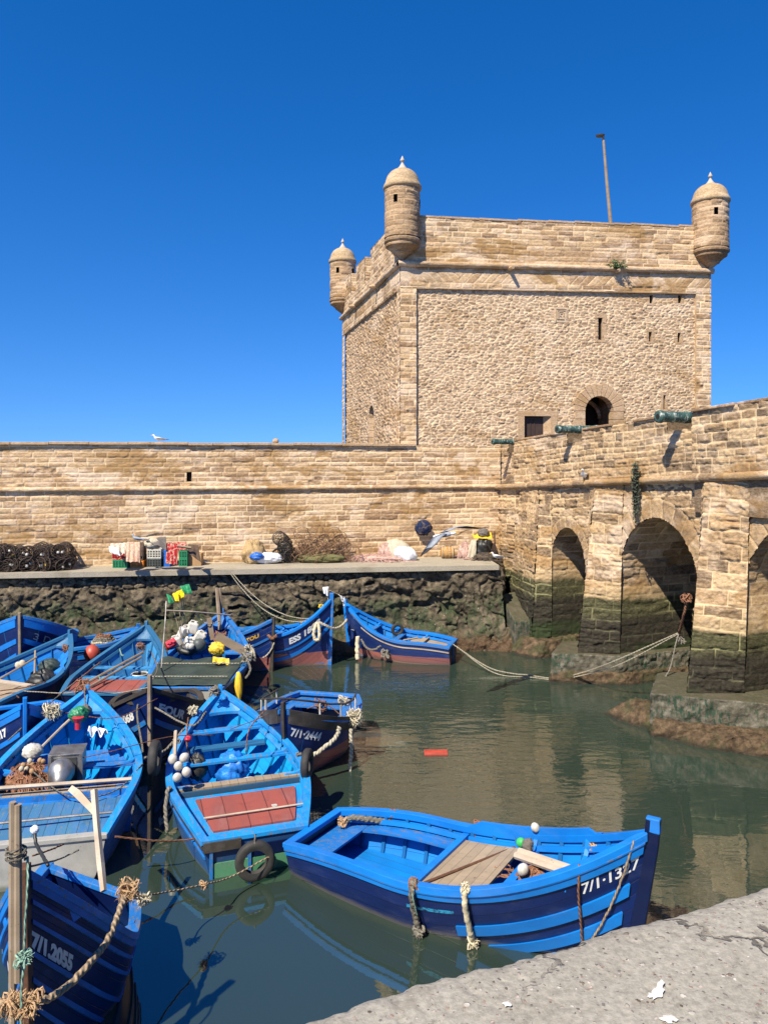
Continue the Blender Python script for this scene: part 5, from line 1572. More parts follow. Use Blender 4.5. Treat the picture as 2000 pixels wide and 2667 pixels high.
for f0, f1 in ((-.9, -.82), (.1, .16), (.84, .9)):
    m = MB(); m.box(-.05, -.004, bb_*f0, bb_*f1, -.05, .40); m.build('transom_cleat', M['blue_w'], b.root)
m = MB(); m.box(-.028, -.006, -bb_*.72, bb_*.04, .20, .36); m.build('transom_recess', M['navy'], b.root)
m = MB(); m.box(-.06, .05, bb_*.30, bb_*1.02, .36, .485); m.build('transom_pad', M['dark_wood'], b.root)
m = MB(); c = b.deck; 
for k in range(1): 
    pts = [(b.L*.20+.11*cos(a)*(.5+.1*sin(3*a)), -.40+.05*sin(a)*(1+.2*cos(2*a)), b.sheer(.2)-.126) for a in np.linspace(0, 2*pi, 14)[:-1]]
    m.add(pts, [tuple(range(13))])
m.build('white_patch', M['white_pl'], b.root)
m = MB(); m.box(b.L*.86, b.L*.86+.12, -.28, .28, b.sheer(.86)-.30, b.sheer(.86)-.27); m.build('bow_seat', M['wood'], b.root)
m = MB(); m.box(b.L*.71, b.L*.71+.20, -.62, .62, b.sheer(.71)-.20, b.sheer(.71)-.165); m.build('bow_seat', M['cyan'], b.root)

# --- B3 large boat at the left with engine box
B3 = Boat('fishing_boat', 'large light blue boat holding a steel engine box, its transom painted pale grey', (-5.30, 13.75), (-4.45, 9.9), 2.18, .58, .74, 1.40, tr=.74, rake=.2, p=2.1, tmax=.42, full=.16)
b = B3
b.basic(M['blue_hull'], M['azure'], M['azure_w'], stem=M['azure_w'], trans=M['grey_paint'], cap=M['grey_paint'], nr=11, th=((.36, M['wood']), (.55, M['blue_w'])), hook=True)
b.deck('stern_deck', M['grey_blue'], .03, .27, drop=.10, th=.04, inset=.12)
b.deck('side_deck', M['blue_w'], .02, .31, drop=.14, th=.03, inset=.02)
m = MB(); yb = b.side_z(1, .315, .5, .03).y
m.box(b.L*.315-.02, b.L*.315+.02, -yb, yb, .05, b.sheer(.315)-.06); o = m.build('bulkhead', M['blue_w'], b.root)
m = MB(); m.tube([(b.L*.345, -yb, b.sheer(.35)+.02), (b.L*.345, yb, b.sheer(.35)+.05)], .03, 6); m.build('cross_pole', M['pale_wood'], b.root)
m = MB(); m.tube([(b.L*.13, -yb*.9, b.sheer(.14)-.02), (b.L*.10, yb, b.sheer(.14)+.02)], .018, 6); m.build('cross_pole', M['steel'], b.root)
b.deck('foredeck_seat', M['blue_w'], .66, .74, drop=.30, th=.04, inset=.02)

# --- B0 nearest boat, bottom left, bow to the camera
B0 = Boat('fishing_boat', 'nearest navy boat at the bottom left, thick rope round its high ribbed bow', (-2.96, 6.32), (-3.42, 8.95), 1.34, .60, .66, 2.12, tr=.88, rake=.15, p=1.75, tmax=.34, keel=-.35, zx=1.35, skew=.8)
b = B0
b.shell('hull', M['navy']); b.shell('inner_planking', M['blue_i'], inset=.03, v0=.05, v1=.985)
b.gunwale(M['blue_w'], wdt=.10, h=.05); b.transom(M['navy'], M['blue_w']); b.stem(M['rust'], up=.05, w=.045, out=.06)
for i, (a_, c_) in enumerate([(.0, .12), (.21, .25), (.38, .42), (.65, .70), (.88, .93), (1.10, 1.15), (1.33, 1.38)]):
    b.strip('rubbing_strake', M['shaded_blue'], a_, c_, .02, .0, .985, side=1)  # side away from the sun: shade painted in by the darker blue
    b.strip('rubbing_strake', M['blue'], a_, c_, .02, .0, .985, side=-1)
b.floor(M['blue_i'], .05); b.ribs(M['blue_i'], n=11); b.rails(M['blue'])
b.thwart(.40, mat=M['blue_w'], drop=.12); b.breasthook(M['blue'], t0=.78, drop=.05)
b.text('7/1.2055', 1, b.L*.972, .62, .185, m_paint('grey_lettering', (.62,.65,.68), (.50,.53,.57), wood=(.02,.03,.08), worn=.35, dirt=.2), wide=.72, bold=.012)
b.text('6643', -1, b.L*.985-.62, .62, .20, M['white_letter'], wide=.8, bold=.012)

# --- B9 small boat "17.817"
B9 = Boat('fishing_boat', 'small blue boat at the left edge, squeezed above the large light blue boat', (-5.95, 12.75), (-7.25, 15.4), 1.6, .6, .7, 1.45, rake=.15)
b = B9
b.basic(M['navy'], M['blue_i'], M['blue'], nr=8, stemup=.12, th=((.4, M['blue_w']),), strakes=((0, .16, M['blue'], .3, .985), (.42, .50, M['blue'], .4, .98)))
b.text('17.817', -1, b.L*.955-.60, .34, .18, M['white_letter'], wide=.8, bold=.01)

# --- B4 bow post "FOUR" between
B4 = Boat('fishing_boat', 'dark navy boat squeezed between two large blue boats, tall wooden post on its stem', (-4.18, 13.75), (-4.75, 16.35), 1.75, .60, .70, 1.42, rake=.12, p=2.6)
b = B4
b.basic(M['navy'], M['blue_i'], M['dark_wood'], nr=6, stem=M['wood_p'], stemup=.20, th=((.4, M['blue_w']),), strakes=((.0, .05, M['dark_wood'], .2, .985), (.52, .62, M['blue_w'], .5, .98)))
b.text('FOUR', 1, b.L*.955, .36, .20, M['white_letter'], wide=.95, bold=.010)
b.text('2068', -1, b.L*.965-.55, .40, .20, M['white_letter'], wide=.85, bold=.010)

# --- B5 boat under the green tarpaulin
B5 = Boat('fishing_boat', 'blue boat half covered by a green tarpaulin, carrying plastic jugs and flag poles', (-4.25, 20.3), (-4.25, 16.45), 2.10, .62, .74, 1.50, tr=.74, rake=.2, p=2.0)
b = B5
b.basic(M['navy'], M['blue_i'], M['blue_w'], nr=11, th=((.52, M['blue_w']), (.74, M['blue_w'])), trans=M['grey_paint'])
b.deck('foredeck', M['blue_w'], .70, .80, drop=.26, inset=.02)
# --- B6 boat with black bags and blue sheet
B6 = Boat('fishing_boat', 'blue boat with a bare wooden stern deck, black bags and a crumpled blue sheet', (-7.62, 18.7), (-8.75, 15.9), 2.1, .50, .66, 1.30, tr=.80, rake=.2, p=2.0)
b = B6
b.basic(M['navy'], M['blue_i'], M['cyan'], nr=10, th=((.42, M['pale_wood']),))
b.deck('stern_deck', M['wood'], .02, .34, drop=.04, th=.04, inset=.04)
b.text('77FGC', -1, .05, .3, .14, M['white_letter'])
# --- B7 cyan boat with pink hatch
B7 = Boat('fishing_boat', 'faded light blue boat with poles laid along it, left of the tarpaulin covered boat', (-5.95, 19.3), (-6.05, 16.3), 1.95, .55, .66, 1.38, tr=.82, rake=.2, p=2.0)
b = B7
b.basic(M['navy'], M['cyan'], M['cyan'], nr=10, th=((.40, M['cyan']), (.58, M['cyan'])))
b.deck('hatch', M['red_boards'], .04, .30, drop=.05, th=.04, inset=.06)
# --- B8 far left "2023 / 3 DAHBI"
B8 = Boat('fishing_boat', 'sharp bowed navy boat with bright blue bands at the far left under the rocks', (-8.72, 18.4), (-9.3, 20.7), 2.2, .9, 1.0, 1.78, rake=.10, p=2.8, zx=1.6)
b = B8
b.basic(M['navy'], M['blue_i'], M['blue_w'], nr=5, stem=M['wood_p'], stemup=.08, th=(), strakes=((0, .24, M['blue'], .3, .985), (.52, .64, M['blue'], .3, .985), (.86, 1.0, M['blue'], .3, .98)))
b.text('2023', -1, b.L*.97-.75, .46, .22, M['white_letter'], wide=1.0, bold=.012)
b.text('3 DAHBI', 1, b.L*.93, .48, .22, m_paint('dull_lettering', (.25,.30,.36), None, wood=(.01,.02,.06), worn=.5, dirt=.3), wide=.85)
# --- B14 coils boat behind
B14 = Boat('fishing_boat', 'low boat behind the faded light blue one, piled with rope coils', (-6.55, 20.55), (-8.1, 19.7), 1.2, .75, .8, 1.05, rake=.1)
b = B14
b.basic(M['navy'], M['blue_i'], M['blue_w'], nr=5, th=((.5, M['blue_w']),), strakes=((0, .10, M['blue'], .1, .95), (.2, .3, M['blue'], .1, .95)))
# --- B10 boat with black top rails
B10 = Boat('fishing_boat', 'navy boat with a black rail round its bow, right of the red hatch boat', (-1.70, 12.95), (-1.14, 15.75), 1.80, .72, .76, 1.28, tr=.68, rake=.12, p=2.6, tmax=.45)
b = B10
blk = M['dark_wood']
b.basic(M['navy_red'], M['blue_i'], M['blue_w'], nr=9, stem=blk, stemup=.16, th=((.45, M['blue_w']),))
b.strip('bow_rail', blk, -.05, .20, .035, .48, .985)
b.deck('side_deck', M['blue_w'], .02, .75, drop=.08, inset=.03, y0=-1, y1=-.60); b.deck('side_deck', M['blue_w'], .02, .75, drop=.08, inset=.03, y0=.6, y1=1)
b.deck('stern_deck', M['blue_w'], .02, .25, drop=.082, inset=.03)
m = MB()
for sd in (1, -1):
    P = [b.pt(sd, t, 1.0)+Vector((0, -sd*.10, .26)) for t in (.30, .45, .6, .75, .88)]+[Vector((b.L-.05, 0, b.zb+.20))]
    m.tube(P, .02, 6)
rl = m.build('hand_rail', blk, b.root)
for sd in (1, -1):
    for t in (.32, .5, .66, .82):
        mm = MB(); p = b.pt(sd, t, 1.0)+Vector((0, -sd*.10, 0)); mm.tube([p, p+Vector((0, 0, .25))], .016, 6); q = mm.build('rail_post', M['white_pl'], rl)
b.text('7/1·24?', 1, b.L*.955, .42, .22, M['white_letter'], wide=.72, bold=.008) if False else b.text('7/1·2444', 1, b.L*.965, .40, .20, M['white_letter'], wide=.62, bold=.008)
b.text('2', -1, b.L*.86, .40, .18, M['white_letter'])
# --- B11 ESSAOU high bow with red bottom
B11 = Boat('fishing_boat', 'high bowed navy boat with a red bottom and a cream fender looped on its bow', (-1.40, 20.72), (-4.1, 21.15), 1.25, .78, .84, 1.78, rake=.06, p=2.6, zx=2.3)
b = B11
b.basic(M['navy_red'], M['blue_i'], M['blue'], nr=8, stem=M['blue_w'], stemup=.16, th=((.45, M['blue_w']), (.7, M['blue_w'])), strakes=((0, .06, M['blue'], .1, .985), (.42, .47, M['blue'], .3, .98), (.62, .72, M['blue'], .35, .98)))
b.text('ESS 1883', -1, b.L*.62, .33, .22, M['white_letter'], wide=.95, bold=.010)
# --- B12 IN.A.T.
B12 = Boat('fishing_boat', 'dark boat with yellow letters on its bow near the far quay', (-2.88, 20.05), (-4.9, 21.0), 1.15, .85, .88, 1.36, rake=.06, p=2.6)
b = B12
b.basic(M['navy_red'], M['blue_i'], M['blue_w'], nr=6, stem=M['dark_wood'], stemup=.06, th=((.5, M['blue_w']),), strakes=((0, .05, M['blue_w'], .1, .985), (.40, .46, M['blue_w'], .3, .98)))
b.text('IN.A.TOU', -1, b.L*.62, .27, .14, M['yellow_letter'], wide=.95, bold=.006)
# --- B13 far right with red bottom
B13 = Boat('fishing_boat', 'low navy boat with a red bottom, rightmost of the boats along the far quay', (-1.12, 21.95), (1.88, 21.0), 1.35, .50, .60, 1.45, tr=.72, rake=.15, p=2.2)
b = B13
b.basic(M['navy_red_low'], M['blue_i'], M['blue'], nr=12, th=((.28, M['wood']), (.5, M['blue_w']), (.72, M['blue_w'])), trans=M['navy_red_low'], cap=M['blue_w'])
b.strip('rubbing_strake', M['wood'], .0, .03, .03, 0, .9); b.strip('rubbing_strake', M['pale_wood'], .13, .16, .02, 0, .8)
b.deck('stern_deck', M['wood'], .02, .40, drop=.16, inset=.03)
m = MB(); m.box(-.05, -.005, .02, .06, -.05, .45); m.build('rudder_post', M['grey_blue'], b.root)

# fix mirror marks: small painted registration on the far boat's starboard bow
B11.text('7/2188', 1, B11.L*.985, .38, .17, m_paint('faint_lettering', (.12,.15,.2), None, wood=(.01,.01,.03), worn=.5, dirt=.3), wide=.8)

# ================================================================ WATER
def water():
    X0, X1, Y0, Y1 = -60, 60, -10, 140
    verts = [Vector(p) for p in [(X0, Y0), (X1, Y0), (X1, Y1), (X0, Y1)]]; edges = [(0, 1), (1, 2), (2, 3), (3, 0)]
    for h in holes:
        n0 = len(verts); k = len(h); verts += [Vector(p) for p in h]; edges += [(n0+i, n0+(i+1) % k) for i in range(k)]
    # a few interior points keep the triangles well shaped
    V, E, Fc, *_ = delaunay_2d_cdt(verts, edges, [], 0, 1e-5)
    def inside(x, y, poly):
        c = False; n = len(poly); j = n-1
        for i in range(n):
            xi, yi = poly[i]; xj, yj = poly[j]
            if (yi > y) != (yj > y) and x < (xj-xi)*(y-yi)/(yj-yi+1e-12)+xi: c = not c
            j = i
        return c
    keep = []
    for f in Fc:
        cx = sum(V[i].x for i in f)/len(f); cy = sum(V[i].y for i in f)/len(f)
        if not any(inside(cx, cy, h) for h in holes): keep.append(f)
    me = bpy.data.meshes.new('water'); me.from_pydata([(v.x, v.y, 0) for v in V], [], [tuple(f) for f in keep]); me.update()
    bm = bmesh.new(); bm.from_mesh(me); bmesh.ops.recalc_face_normals(bm, faces=bm.faces)
    if sum(f.normal.z for f in bm.faces) < 0: bmesh.ops.reverse_faces(bm, faces=bm.faces)
    bm.to_mesh(me); bm.free()
    o = link('water', me, M['water']); tag(o, 'dark green harbour water with soft ripples', None, None, 'structure')
water()
gm = MB(); gm.add([(-400, -200, -2.5), (400, -200, -2.5), (400, 600, -2.5), (-400, 600, -2.5)], [(0, 1, 2, 3)])
o = gm.build('seabed', M['rock']); tag(o, None, None, None, 'structure')
# ================================================================ CANNONS
def cannon(s, z, L, R, lab, back=1.5, px=None):
    root = empty('cannon', tuple(bpt(s, z-R, 0)))
    tag(root, lab, 'cannon', 'green bronze cannons on the bridge parapet')
    prof = [(.0,0),(.55,0),(.60,.0),(.98,.0),(1.05,.03),(1.08,.07),(.98,.11),(.90,.13),(.88,.30),(.97,.32),(.97,.36),(.90,.38),(.93,.62),(1.04,.64),(1.04,.70),(.96,.72),(1.02,1.1),(1.15,1.12),(1.15,1.2),(1.08,1.22),(1.12,1.8),(1.2,1.82),(1.2,1.9),(0,1.95)]
    T = L+back; m = MB()
    o3 = bpt(s, z, L); ax = Vector(-bn); z_ = Vector((0, 0, 1)); x_ = ax.cross(z_).normalized()
    Mx = Matrix(((x_.x, z_.x, ax.x, o3.x), (x_.y, z_.y, ax.y, o3.y), (x_.z, z_.z, ax.z, o3.z), (0, 0, 0, 1)))
    m.lathe([(r*R, y/1.95*T) for r, y in prof], 28, Mx)
    b_ = m.build('barrel', M['cannon'], smooth=False); adopt(b_, root)
    for p in b_.data.polygons: p.use_smooth = True
    bo = MB(); bo.lathe([(0, -.004), (R*.45, -.004), (R*.45, .002)], 16, Mx); adopt(bo.build('bore', M['dark']), root)
cannon(.44, 6.10, .62, .092, 'green bronze cannon furthest left, small against the tower wall')
cannon(4.03, 6.35, .60, .110, 'whitened green cannon in the middle of the bridge parapet below the arched doorway')
cannon(8.15, 6.46, .72, .132, 'largest verdigris cannon at the right, beside the tower edge')

# ================================================================ PLANTS
def plant(name, c, n, lab, mat, size, leaf=.05, droop=.0, seed=1, wid=1.0, stemr=.006):
    rs = random.Random(seed); root = empty(name, c); tag(root, lab, 'plant')
    st = MB(); lf = MB(); c = Vector((0, 0, 0))
    for k in range(n):
        d = Vector((rs.uniform(-1, 1)*wid, rs.uniform(-1, .1), rs.uniform(-.2, 1.0)-droop)).normalized(); L = size*rs.uniform(.5, 1)
        P = [c+Vector((rs.uniform(-.03, .03), 0, 0))]
        for i in range(5): P.append(P[-1]+d*L/5); d = (d+Vector((rs.uniform(-.25, .25), rs.uniform(-.1, .1), -.10-droop*.7))).normalized()
        st.tube(P, [stemr, stemr, stemr*.8, stemr*.7, stemr*.5, stemr*.3], 4)
        for i in range(1, 6):
            for q in range(5):
                a = Vector((rs.gauss(0, 1), rs.gauss(0, 1), rs.gauss(0, 1)-.2*droop)).normalized(); p = P[i]+a*.01; s_ = leaf*rs.uniform(.6, 1.2); w_ = a.orthogonal().normalized()*s_*.28
                lf.add([p, p+a*s_*.5+w_, p+a*s_, p+a*s_*.5-w_], [(0, 1, 2, 3)])
    st.build('stem', M['wood_dark'], root); lf.build('leaves', mat, root)
u_, z_ = t_uz(1603, 700); p = TO+td*u_+tn*.10
plant('caper_bush', (p[0], p[1], z_), 26, 'small green shrub growing on the water spout below the tower parapet', M['leaf'], .38, .07, seed=4, wid=1.3)
p = bpt(6.75, 5.02, .16)
def vine():
    root = empty('hanging_vine', p); tag(root, 'grey green plant hanging down the bridge over the crown of the big arch', 'plant')
    rs = random.Random(9); st = MB(); lf = MB()
    for k in range(34):
        L = rs.uniform(.35, 1.15)*(1 if k % 3 else .8); P = [Vector((rs.uniform(-.13, .13)*bd[0], rs.uniform(-.13, .13), rs.uniform(.0, .42)))+Vector(bn)*rs.uniform(0, .10)]
        for i in range(8):
            w_ = .35*(1-i/8); q = P[-1]; P.append(Vector((q.x*(1-.08)+rs.uniform(-.02, .02), q.y*.92+rs.uniform(-.02, .02), q.z-L/8)))
        st.tube(P, .005, 3)
        for q in P:
            for j in range(9):
                a = Vector((rs.gauss(0, 1), rs.gauss(0, 1), rs.gauss(0, 1)-.4)).normalized(); s_ = .045*rs.uniform(.6, 1.3); w_ = a.orthogonal().normalized()*s_*.3
                lf.add([q, q+a*s_*.5+w_, q+a*s_, q+a*s_*.5-w_], [(0, 1, 2, 3)])
    st.build('stem', M['wood_dark'], root); lf.build('leaves', M['leaf_g'], root)
vine()

# ================================================================ GULLS
def gull(loc, rz, lab, s=1.0, grey=False, group=None):
    """standing gull, one continuous body facing local +x"""
    m = MB()
    st = [(-.30, .115, .012, .006), (-.22, .12, .03, .012), (-.12, .135, .05, .035), (-.02, .15, .068, .062), (.07, .165, .066, .068), (.125, .20, .046, .05), (.15, .24, .036, .036), (.17, .275, .038, .038), (.20, .29, .034, .034), (.225, .288, .018, .018), (.25, .283, .010, .011), (.28, .275, .006, .009), (.292, .268, .002, .003)]
    m.tube([(x, 0, z) for x, z, a, b in st], [(b, a) for x, z, a, b in st], 12)
    for f in range(len(m.f)):
        i = min(m.f[f])//12
        if i >= 9: m.mi[f] = 3
    for sy in (-1, 1):
        n0 = len(m.f)
        w = [(-.36, .125, .004, .01), (-.26, .14, .012, .03), (-.14, .16, .018, .045), (-.02, .175, .018, .05), (.08, .175, .012, .035), (.11, .17, .004, .01)]
        m.tube([(x, sy*.052, z) for x, z, a, b in w], [(b, a) for x, z, a, b in w], 8)
        for f in range(n0, len(m.f)): m.mi[f] = 1 if min(m.f[f]) - 156 >= 0 and True else 1
        n1 = len(m.f); m.tube([(-.40, sy*.045, .12), (-.32, sy*.05, .13), (-.27, sy*.055, .137)], [.003, .013, .018], 6)
        for f in range(n1, len(m.f)): m.mi[f] = 2
        n1 = len(m.f); m.tube([(0, sy*.03, .11), (0, sy*.03, .0)], .006, 5); m.tube([(-.01, sy*.03, .004), (.05, sy*.03, .003)], [.006, .014], 5)
        for f in range(n1, len(m.f)): m.mi[f] = 3
    o = m.build('seagull', [M['gull_g'] if grey else M['gull_w'], M['gull_g'], M['gull_k'], M['gull_y']], None, True)
    o.location = loc; o.rotation_euler = (0, 0, rz); o.scale = (s, s, s); tag(o, lab, 'bird', group); return o
GG = 'seagulls round the harbour'
p = at_y(413, 1152, 23.0); gull((p.x, p.y, TOP_Z+.04), radians(200), 'white gull standing on top of the long wall', .78, group=GG)
p = at_z(327, 1477, QZ); gull((p.x, p.y, QZ), radians(250), 'gull with grey wings on the quay in front of the green crate', 1.0, group=GG)
p = at_z(520, 1470, QZ); gull((p.x, p.y, QZ), radians(190), 'white gull on the quay right of the crates', .8, group=GG)
p = at_z(1291, 1458, QZ); gull((p.x, p.y-.2, QZ), radians(200), 'white gull on the right end of the far quay beside the fishing gear', .85, group=GG)
p = bpt(4.62, float(bstr(4.62))+.06, .14); gull(tuple(p), radians(240), 'white gull perched on the string course of the bridge', 1.0, group=GG)
def flying():
    m = MB(); c = at_y(1160, 1393, 16.0)
    ax = Vector((.92, -.30, .22)).normalized()
    st = [(-.27, .035, .006), (-.20, .05, .012), (-.12, .045, .032), (-.02, .058, .055), (.07, .055, .055), (.13, .038, .04), (.17, .034, .036), (.205, .030, .030), (.225, .014, .014), (.26, .008, .009), (.285, .002, .003)]
    m.tube([c+ax*x for x, a, b in st], [(b*.85, a*.85) for x, a, b in st], 12)
    for f in range(len(m.f)):
        if min(m.f[f])//12 >= 8: m.mi[f] = 3
        elif min(m.f[f])//12 in (2, 3, 4) and min(m.f[f]) % 12 in (0, 1, 2, 9, 10, 11): m.mi[f] = 1
    def wing(P, ch, mi_tip):
        n0 = len(m.v); vs = []; fs = []
        for i, (q, (fr_, bk)) in enumerate(zip(P, ch)):
            q = Vector(q); t = ax
            th = .018*(1-i/len(P))+.004
            vs += [q+t*fr_, q+t*fr_*.3+Vector((0, 0, th)), q-t*bk, q+t*fr_*.2-Vector((0, 0, th*.5))]
        for i in range(len(P)-1):
            for k in range(4): fs.append((i*4+k, i*4+(k+1) % 4, (i+1)*4+(k+1) % 4, (i+1)*4+k))
        fs += [(0, 1, 2, 3), tuple(len(vs)-4+k for k in (3, 2, 1, 0))]
        k0 = len(m.f); m.add(vs, fs)
        for f in range(k0, len(m.f)): m.mi[f] = 2 if (f-k0)//4 >= mi_tip else 1
    L = [at_y(1152, 1392, 16.0), at_y(1138, 1400, 15.9), at_y(1127, 1415, 15.8), at_y(1116, 1428, 15.7), at_y(1106, 1440, 15.65), at_y(1096, 1448, 15.65)]
    R = [at_y(1158, 1386, 16.05), at_y(1178, 1376, 16.2), at_y(1200, 1373, 16.4), at_y(1228, 1375, 16.6), at_y(1252, 1376, 16.8), at_y(1274, 1373, 16.95)]
    ch = [(.12, .13), (.13, .13), (.12, .11), (.09, .09), (.055, .07), (.01, .01)]
    wing(L, ch, 3); wing(R, ch, 2)
    o = m.build('seagull', [M['gull_w'], M['gull_g'], M['gull_k'], M['gull_y']], None, True)
    tag(o, 'large grey winged gull flying low before the wall with spread wings', 'bird', GG)
flying()

# ================================================================ GEAR ON THE FAR QUAY
def wallY(px): return 24.08/(1-.2126*(px-1000)/F)
def onq(px, py, dz=0):
    Y = min(at_z(px, py, QZ).y, wallY(px)-.62); return Vector(((px-1000)/F*Y, Y, QZ+dz))
# octopus pots
def pot(mat, R=.20, L=.34, bait=None, name='octopus_pot', rings=4, bars=12, net=True):
    root = empty(name, (0, 0, 0))
    m = MB()
    for i in range(rings):
        x = -L/2+L*i/(rings-1); r = R*(1 if 0 < i < rings-1 else .94)
        m.tube([(x, r*cos(a), r*sin(a)) for a in np.linspace(0, 2*pi, 21)[:-1]], (.009 if i not in (0, rings-1) else .012)*(1 if net else .75), 5, closed=True)
    for k in range(bars):
        a = 2*pi*k/bars
        m.tube([(-L/2, R*.95*cos(a), R*.95*sin(a)), (0, R*1.03*cos(a), R*1.03*sin(a)), (L/2, R*.95*cos(a), R*.95*sin(a))], .006, 4)
    for k in range(5):
        y = R*(-.7+.35*k); h = sqrt(max(R*R-y*y, 0)); m.tube([(L/2, y, -h), (L/2, y, h)], .005, 3); m.tube([(L/2, -h, y), (L/2, h, y)], .005, 3)
    m.build('cage', mat, root)
    if net:
        n = MB()
        for k in range(18):
            a = 2*pi*k/18; n.tube([(-L/2, R*.96*cos(a), R*.96*sin(a)), (0, R*cos(a+.5), R*sin(a+.5)), (L/2, R*.96*cos(a+1), R*.96*sin(a+1))], .006, 3)
            n.tube([(-L/2, R*.9*cos(a), R*.9*sin(a)), (0, R*.93*cos(a-.5), R*.93*sin(a-.5)), (L/2, R*.9*cos(a-1), R*.9*sin(a-1))], .006, 3)
        n.build('netting', M['net_brown'], root)
    if bait:
        b_ = MB(); b_.lathe([(0, -.05), (.035, -.045), (.045, 0), (.035, .05), (.02, .06), (0, .062)], 10, rotM(0, pi/2, 0, (L*.35, rnd.uniform(-.05, .05), rnd.uniform(-.04, .06)))); b_.build('bait_tub', bait, root)
    return root
PG = 'brown wire octopus pots piled on the far quay'
protos = [pot(M['wire'], bait=M['white_pl']), pot(M['wire'], bait=M['yellow_pl']), pot(M['wire'], bait=None)]
first = [True]*3
rs = random.Random(4)
labs = ['brown wire octopus pot in the tangled pile at the left end of the far quay']
rows = [(0, 14, .20), (1, 13, .50)]
cnt = 0; seen = {}
ORDL = ['first', 'second', 'third', 'fourth', 'fifth', 'sixth', 'seventh', 'eighth', 'ninth', 'tenth', 'eleventh', 'twelfth', 'thirteenth', 'fourteenth', 'fifteenth']
for (row, n, zz) in rows:
    for k in range(n):
        for dp in (0, 1):
            if row == 1 and dp == 1 and k % 2: continue
            if row == 1 and rs.random() < .10: continue
            px = -18+row*4+k*15+rs.uniform(-4, 4)
            Yp = wallY(px)-.24-.36*(1-dp); c = Vector(((px-1000)/F*Yp, Yp, QZ))
            i = 1 if (k*7+row*3+dp) % 13 == 5 else (2 if (k+row+dp) % 3 == 2 else 0)
            o = protos[i] if first[i] else copy_tree(protos[i]); first[i] = False
            o.location = (c.x, c.y, QZ+zz+rs.uniform(-.03, .06)-.03*dp); o.rotation_euler = (rs.uniform(0, 3), rs.uniform(-.3, .3), -pi/2+rs.uniform(-.7, .7))
            o.scale = [rs.uniform(.85, 1.1)]*3
            seen[(row, dp)] = seen.get((row, dp), -1)+1; q_ = seen[(row, dp)]; tag(o, 'brown wire octopus pot, %s from the left in the %s %s row' % (ORDL[q_], ['lower', 'upper'][row], ['back', 'front'][dp == 0]), 'fishing pot', PG); cnt += 1
# black pots in the middle
pb = pot(M['black_pl'], R=.21, L=.40, bars=16, name='fishing_pot'); PB = 'black fishing pots leaning together'
for i, (px, py, dz, rz, lab) in enumerate([(722, 1466, .22, -1.7, 'black netted fishing pot at the lower left beside the straw coloured net'), (748, 1465, .21, -1.4, 'black netted fishing pot at the lower right beside the rusty hoops'), (728, 1466, .70, -1.3, 'black netted fishing pot on top of its small pile'), (738, 1463, .50, -1.8, 'black netted fishing pot wedged in the middle of its pile')]):
    o = pb if i == 0 else copy_tree(pb); c = onq(px, py); o.location = (c.x, c.y+.3, QZ+dz); o.rotation_euler = (0, .2*(i-1), rz+.25); tag(o, lab, 'fishing pot', PB)
# rusty hooped pots (open, leaning)
hp = pot(M['wire_tan'], R=.24, L=.50, rings=4, bars=6, net=False, name='hooped_pot')
HG = 'tan rusty hooped pots stacked against the wall'
k = 0
TIER = ['bottom', 'middle', 'top']
for row, (n, zz) in enumerate([(7, .24), (5, .54), (3, .76)]):
    for j in range(n):
        o = hp if k == 0 else copy_tree(hp); px = 768+j*(140/(n))+row*8+rs.uniform(-5, 5); c = onq(px, 1455)
        o.location = (c.x, c.y+.22+rs.uniform(-.1, .1), QZ+zz+rs.uniform(-.04, .04)); o.rotation_euler = (rs.uniform(0, 3), .55+rs.uniform(-.2, .2), -.5+rs.uniform(-.3, .3)-pi/2*.3)
        tag(o, 'open rusty hooped pot, %s from the left in the %s tier against the wall' % (ORDL[j], TIER[row]), 'fishing pot', HG); k += 1
nl = [blob('net_heap', onq(830, 1458, .12)+Vector((0, .1, 0)), (.75, .25, .16), M['net_green'], 7, .25, label='flat olive net spread under the rusty hooped pots', cat='fishing net')]
hh = copy_tree(hp); c = onq(918, 1455); hh.location = (c.x, c.y+.1, QZ+.26); hh.rotation_euler = (0, 0, -1.5); tag(hh, 'single rusty hooped pot standing apart between the hoop stack and pink nets', 'fishing pot', HG)
# nets, sacks and heaps
blob('net_heap', onq(655, 1466, .30)+Vector((0, .35, 0)), (.36, .30, .42), M['net_yellow'], 3, .28, label='bulging straw coloured net heap left of the black pots', cat='fishing net', fr=3)
blob('sack', onq(690, 1468, .17)+Vector((0, .2, 0)), (.50, .22, .19), M['cloth_white'], 5, .2, label='dirty white sack lying in front of the straw coloured net', cat='sack')
blob('sack', onq(668, 1470, .24)+Vector((0, .06, 0)), (.20, .14, .12), M['blue_pl'], 6, .25, label='crumpled blue sack tucked into the straw coloured net', cat='sack')
def netpile(name, c, rx, ry, h, mat, seed, lab, n=220, r=.008):
    """loose twine heap: a lumpy core wrapped in many strands"""
    rs = random.Random(seed); root = empty(name, c); tag(root, lab, 'fishing net')
    b_ = blob('core', (0, 0, h*.35), (rx*.9, ry*.9, h*.6), mat, seed, .25, parent=root)
    m = MB()
    for k in range(n):
        a = rs.uniform(0, 6.28); q = sqrt(rs.random()); x, y = rx*q*cos(a), ry*q*sin(a); P = []
        d = Vector((rs.uniform(-1, 1), rs.uniform(-1, 1), 0)).normalized()*.05
        for i in range(7):
            zz = h*max(0, 1-(x/rx)**2-(y/ry)**2)**.5*rs.uniform(.75, 1.1); P.append((x, y, max(zz, .01))); x += d.x+rs.uniform(-.03, .03); y += d.y+rs.uniform(-.03, .03)
        m.tube(P, r, 3)
    m.build('twine', mat, root); return root
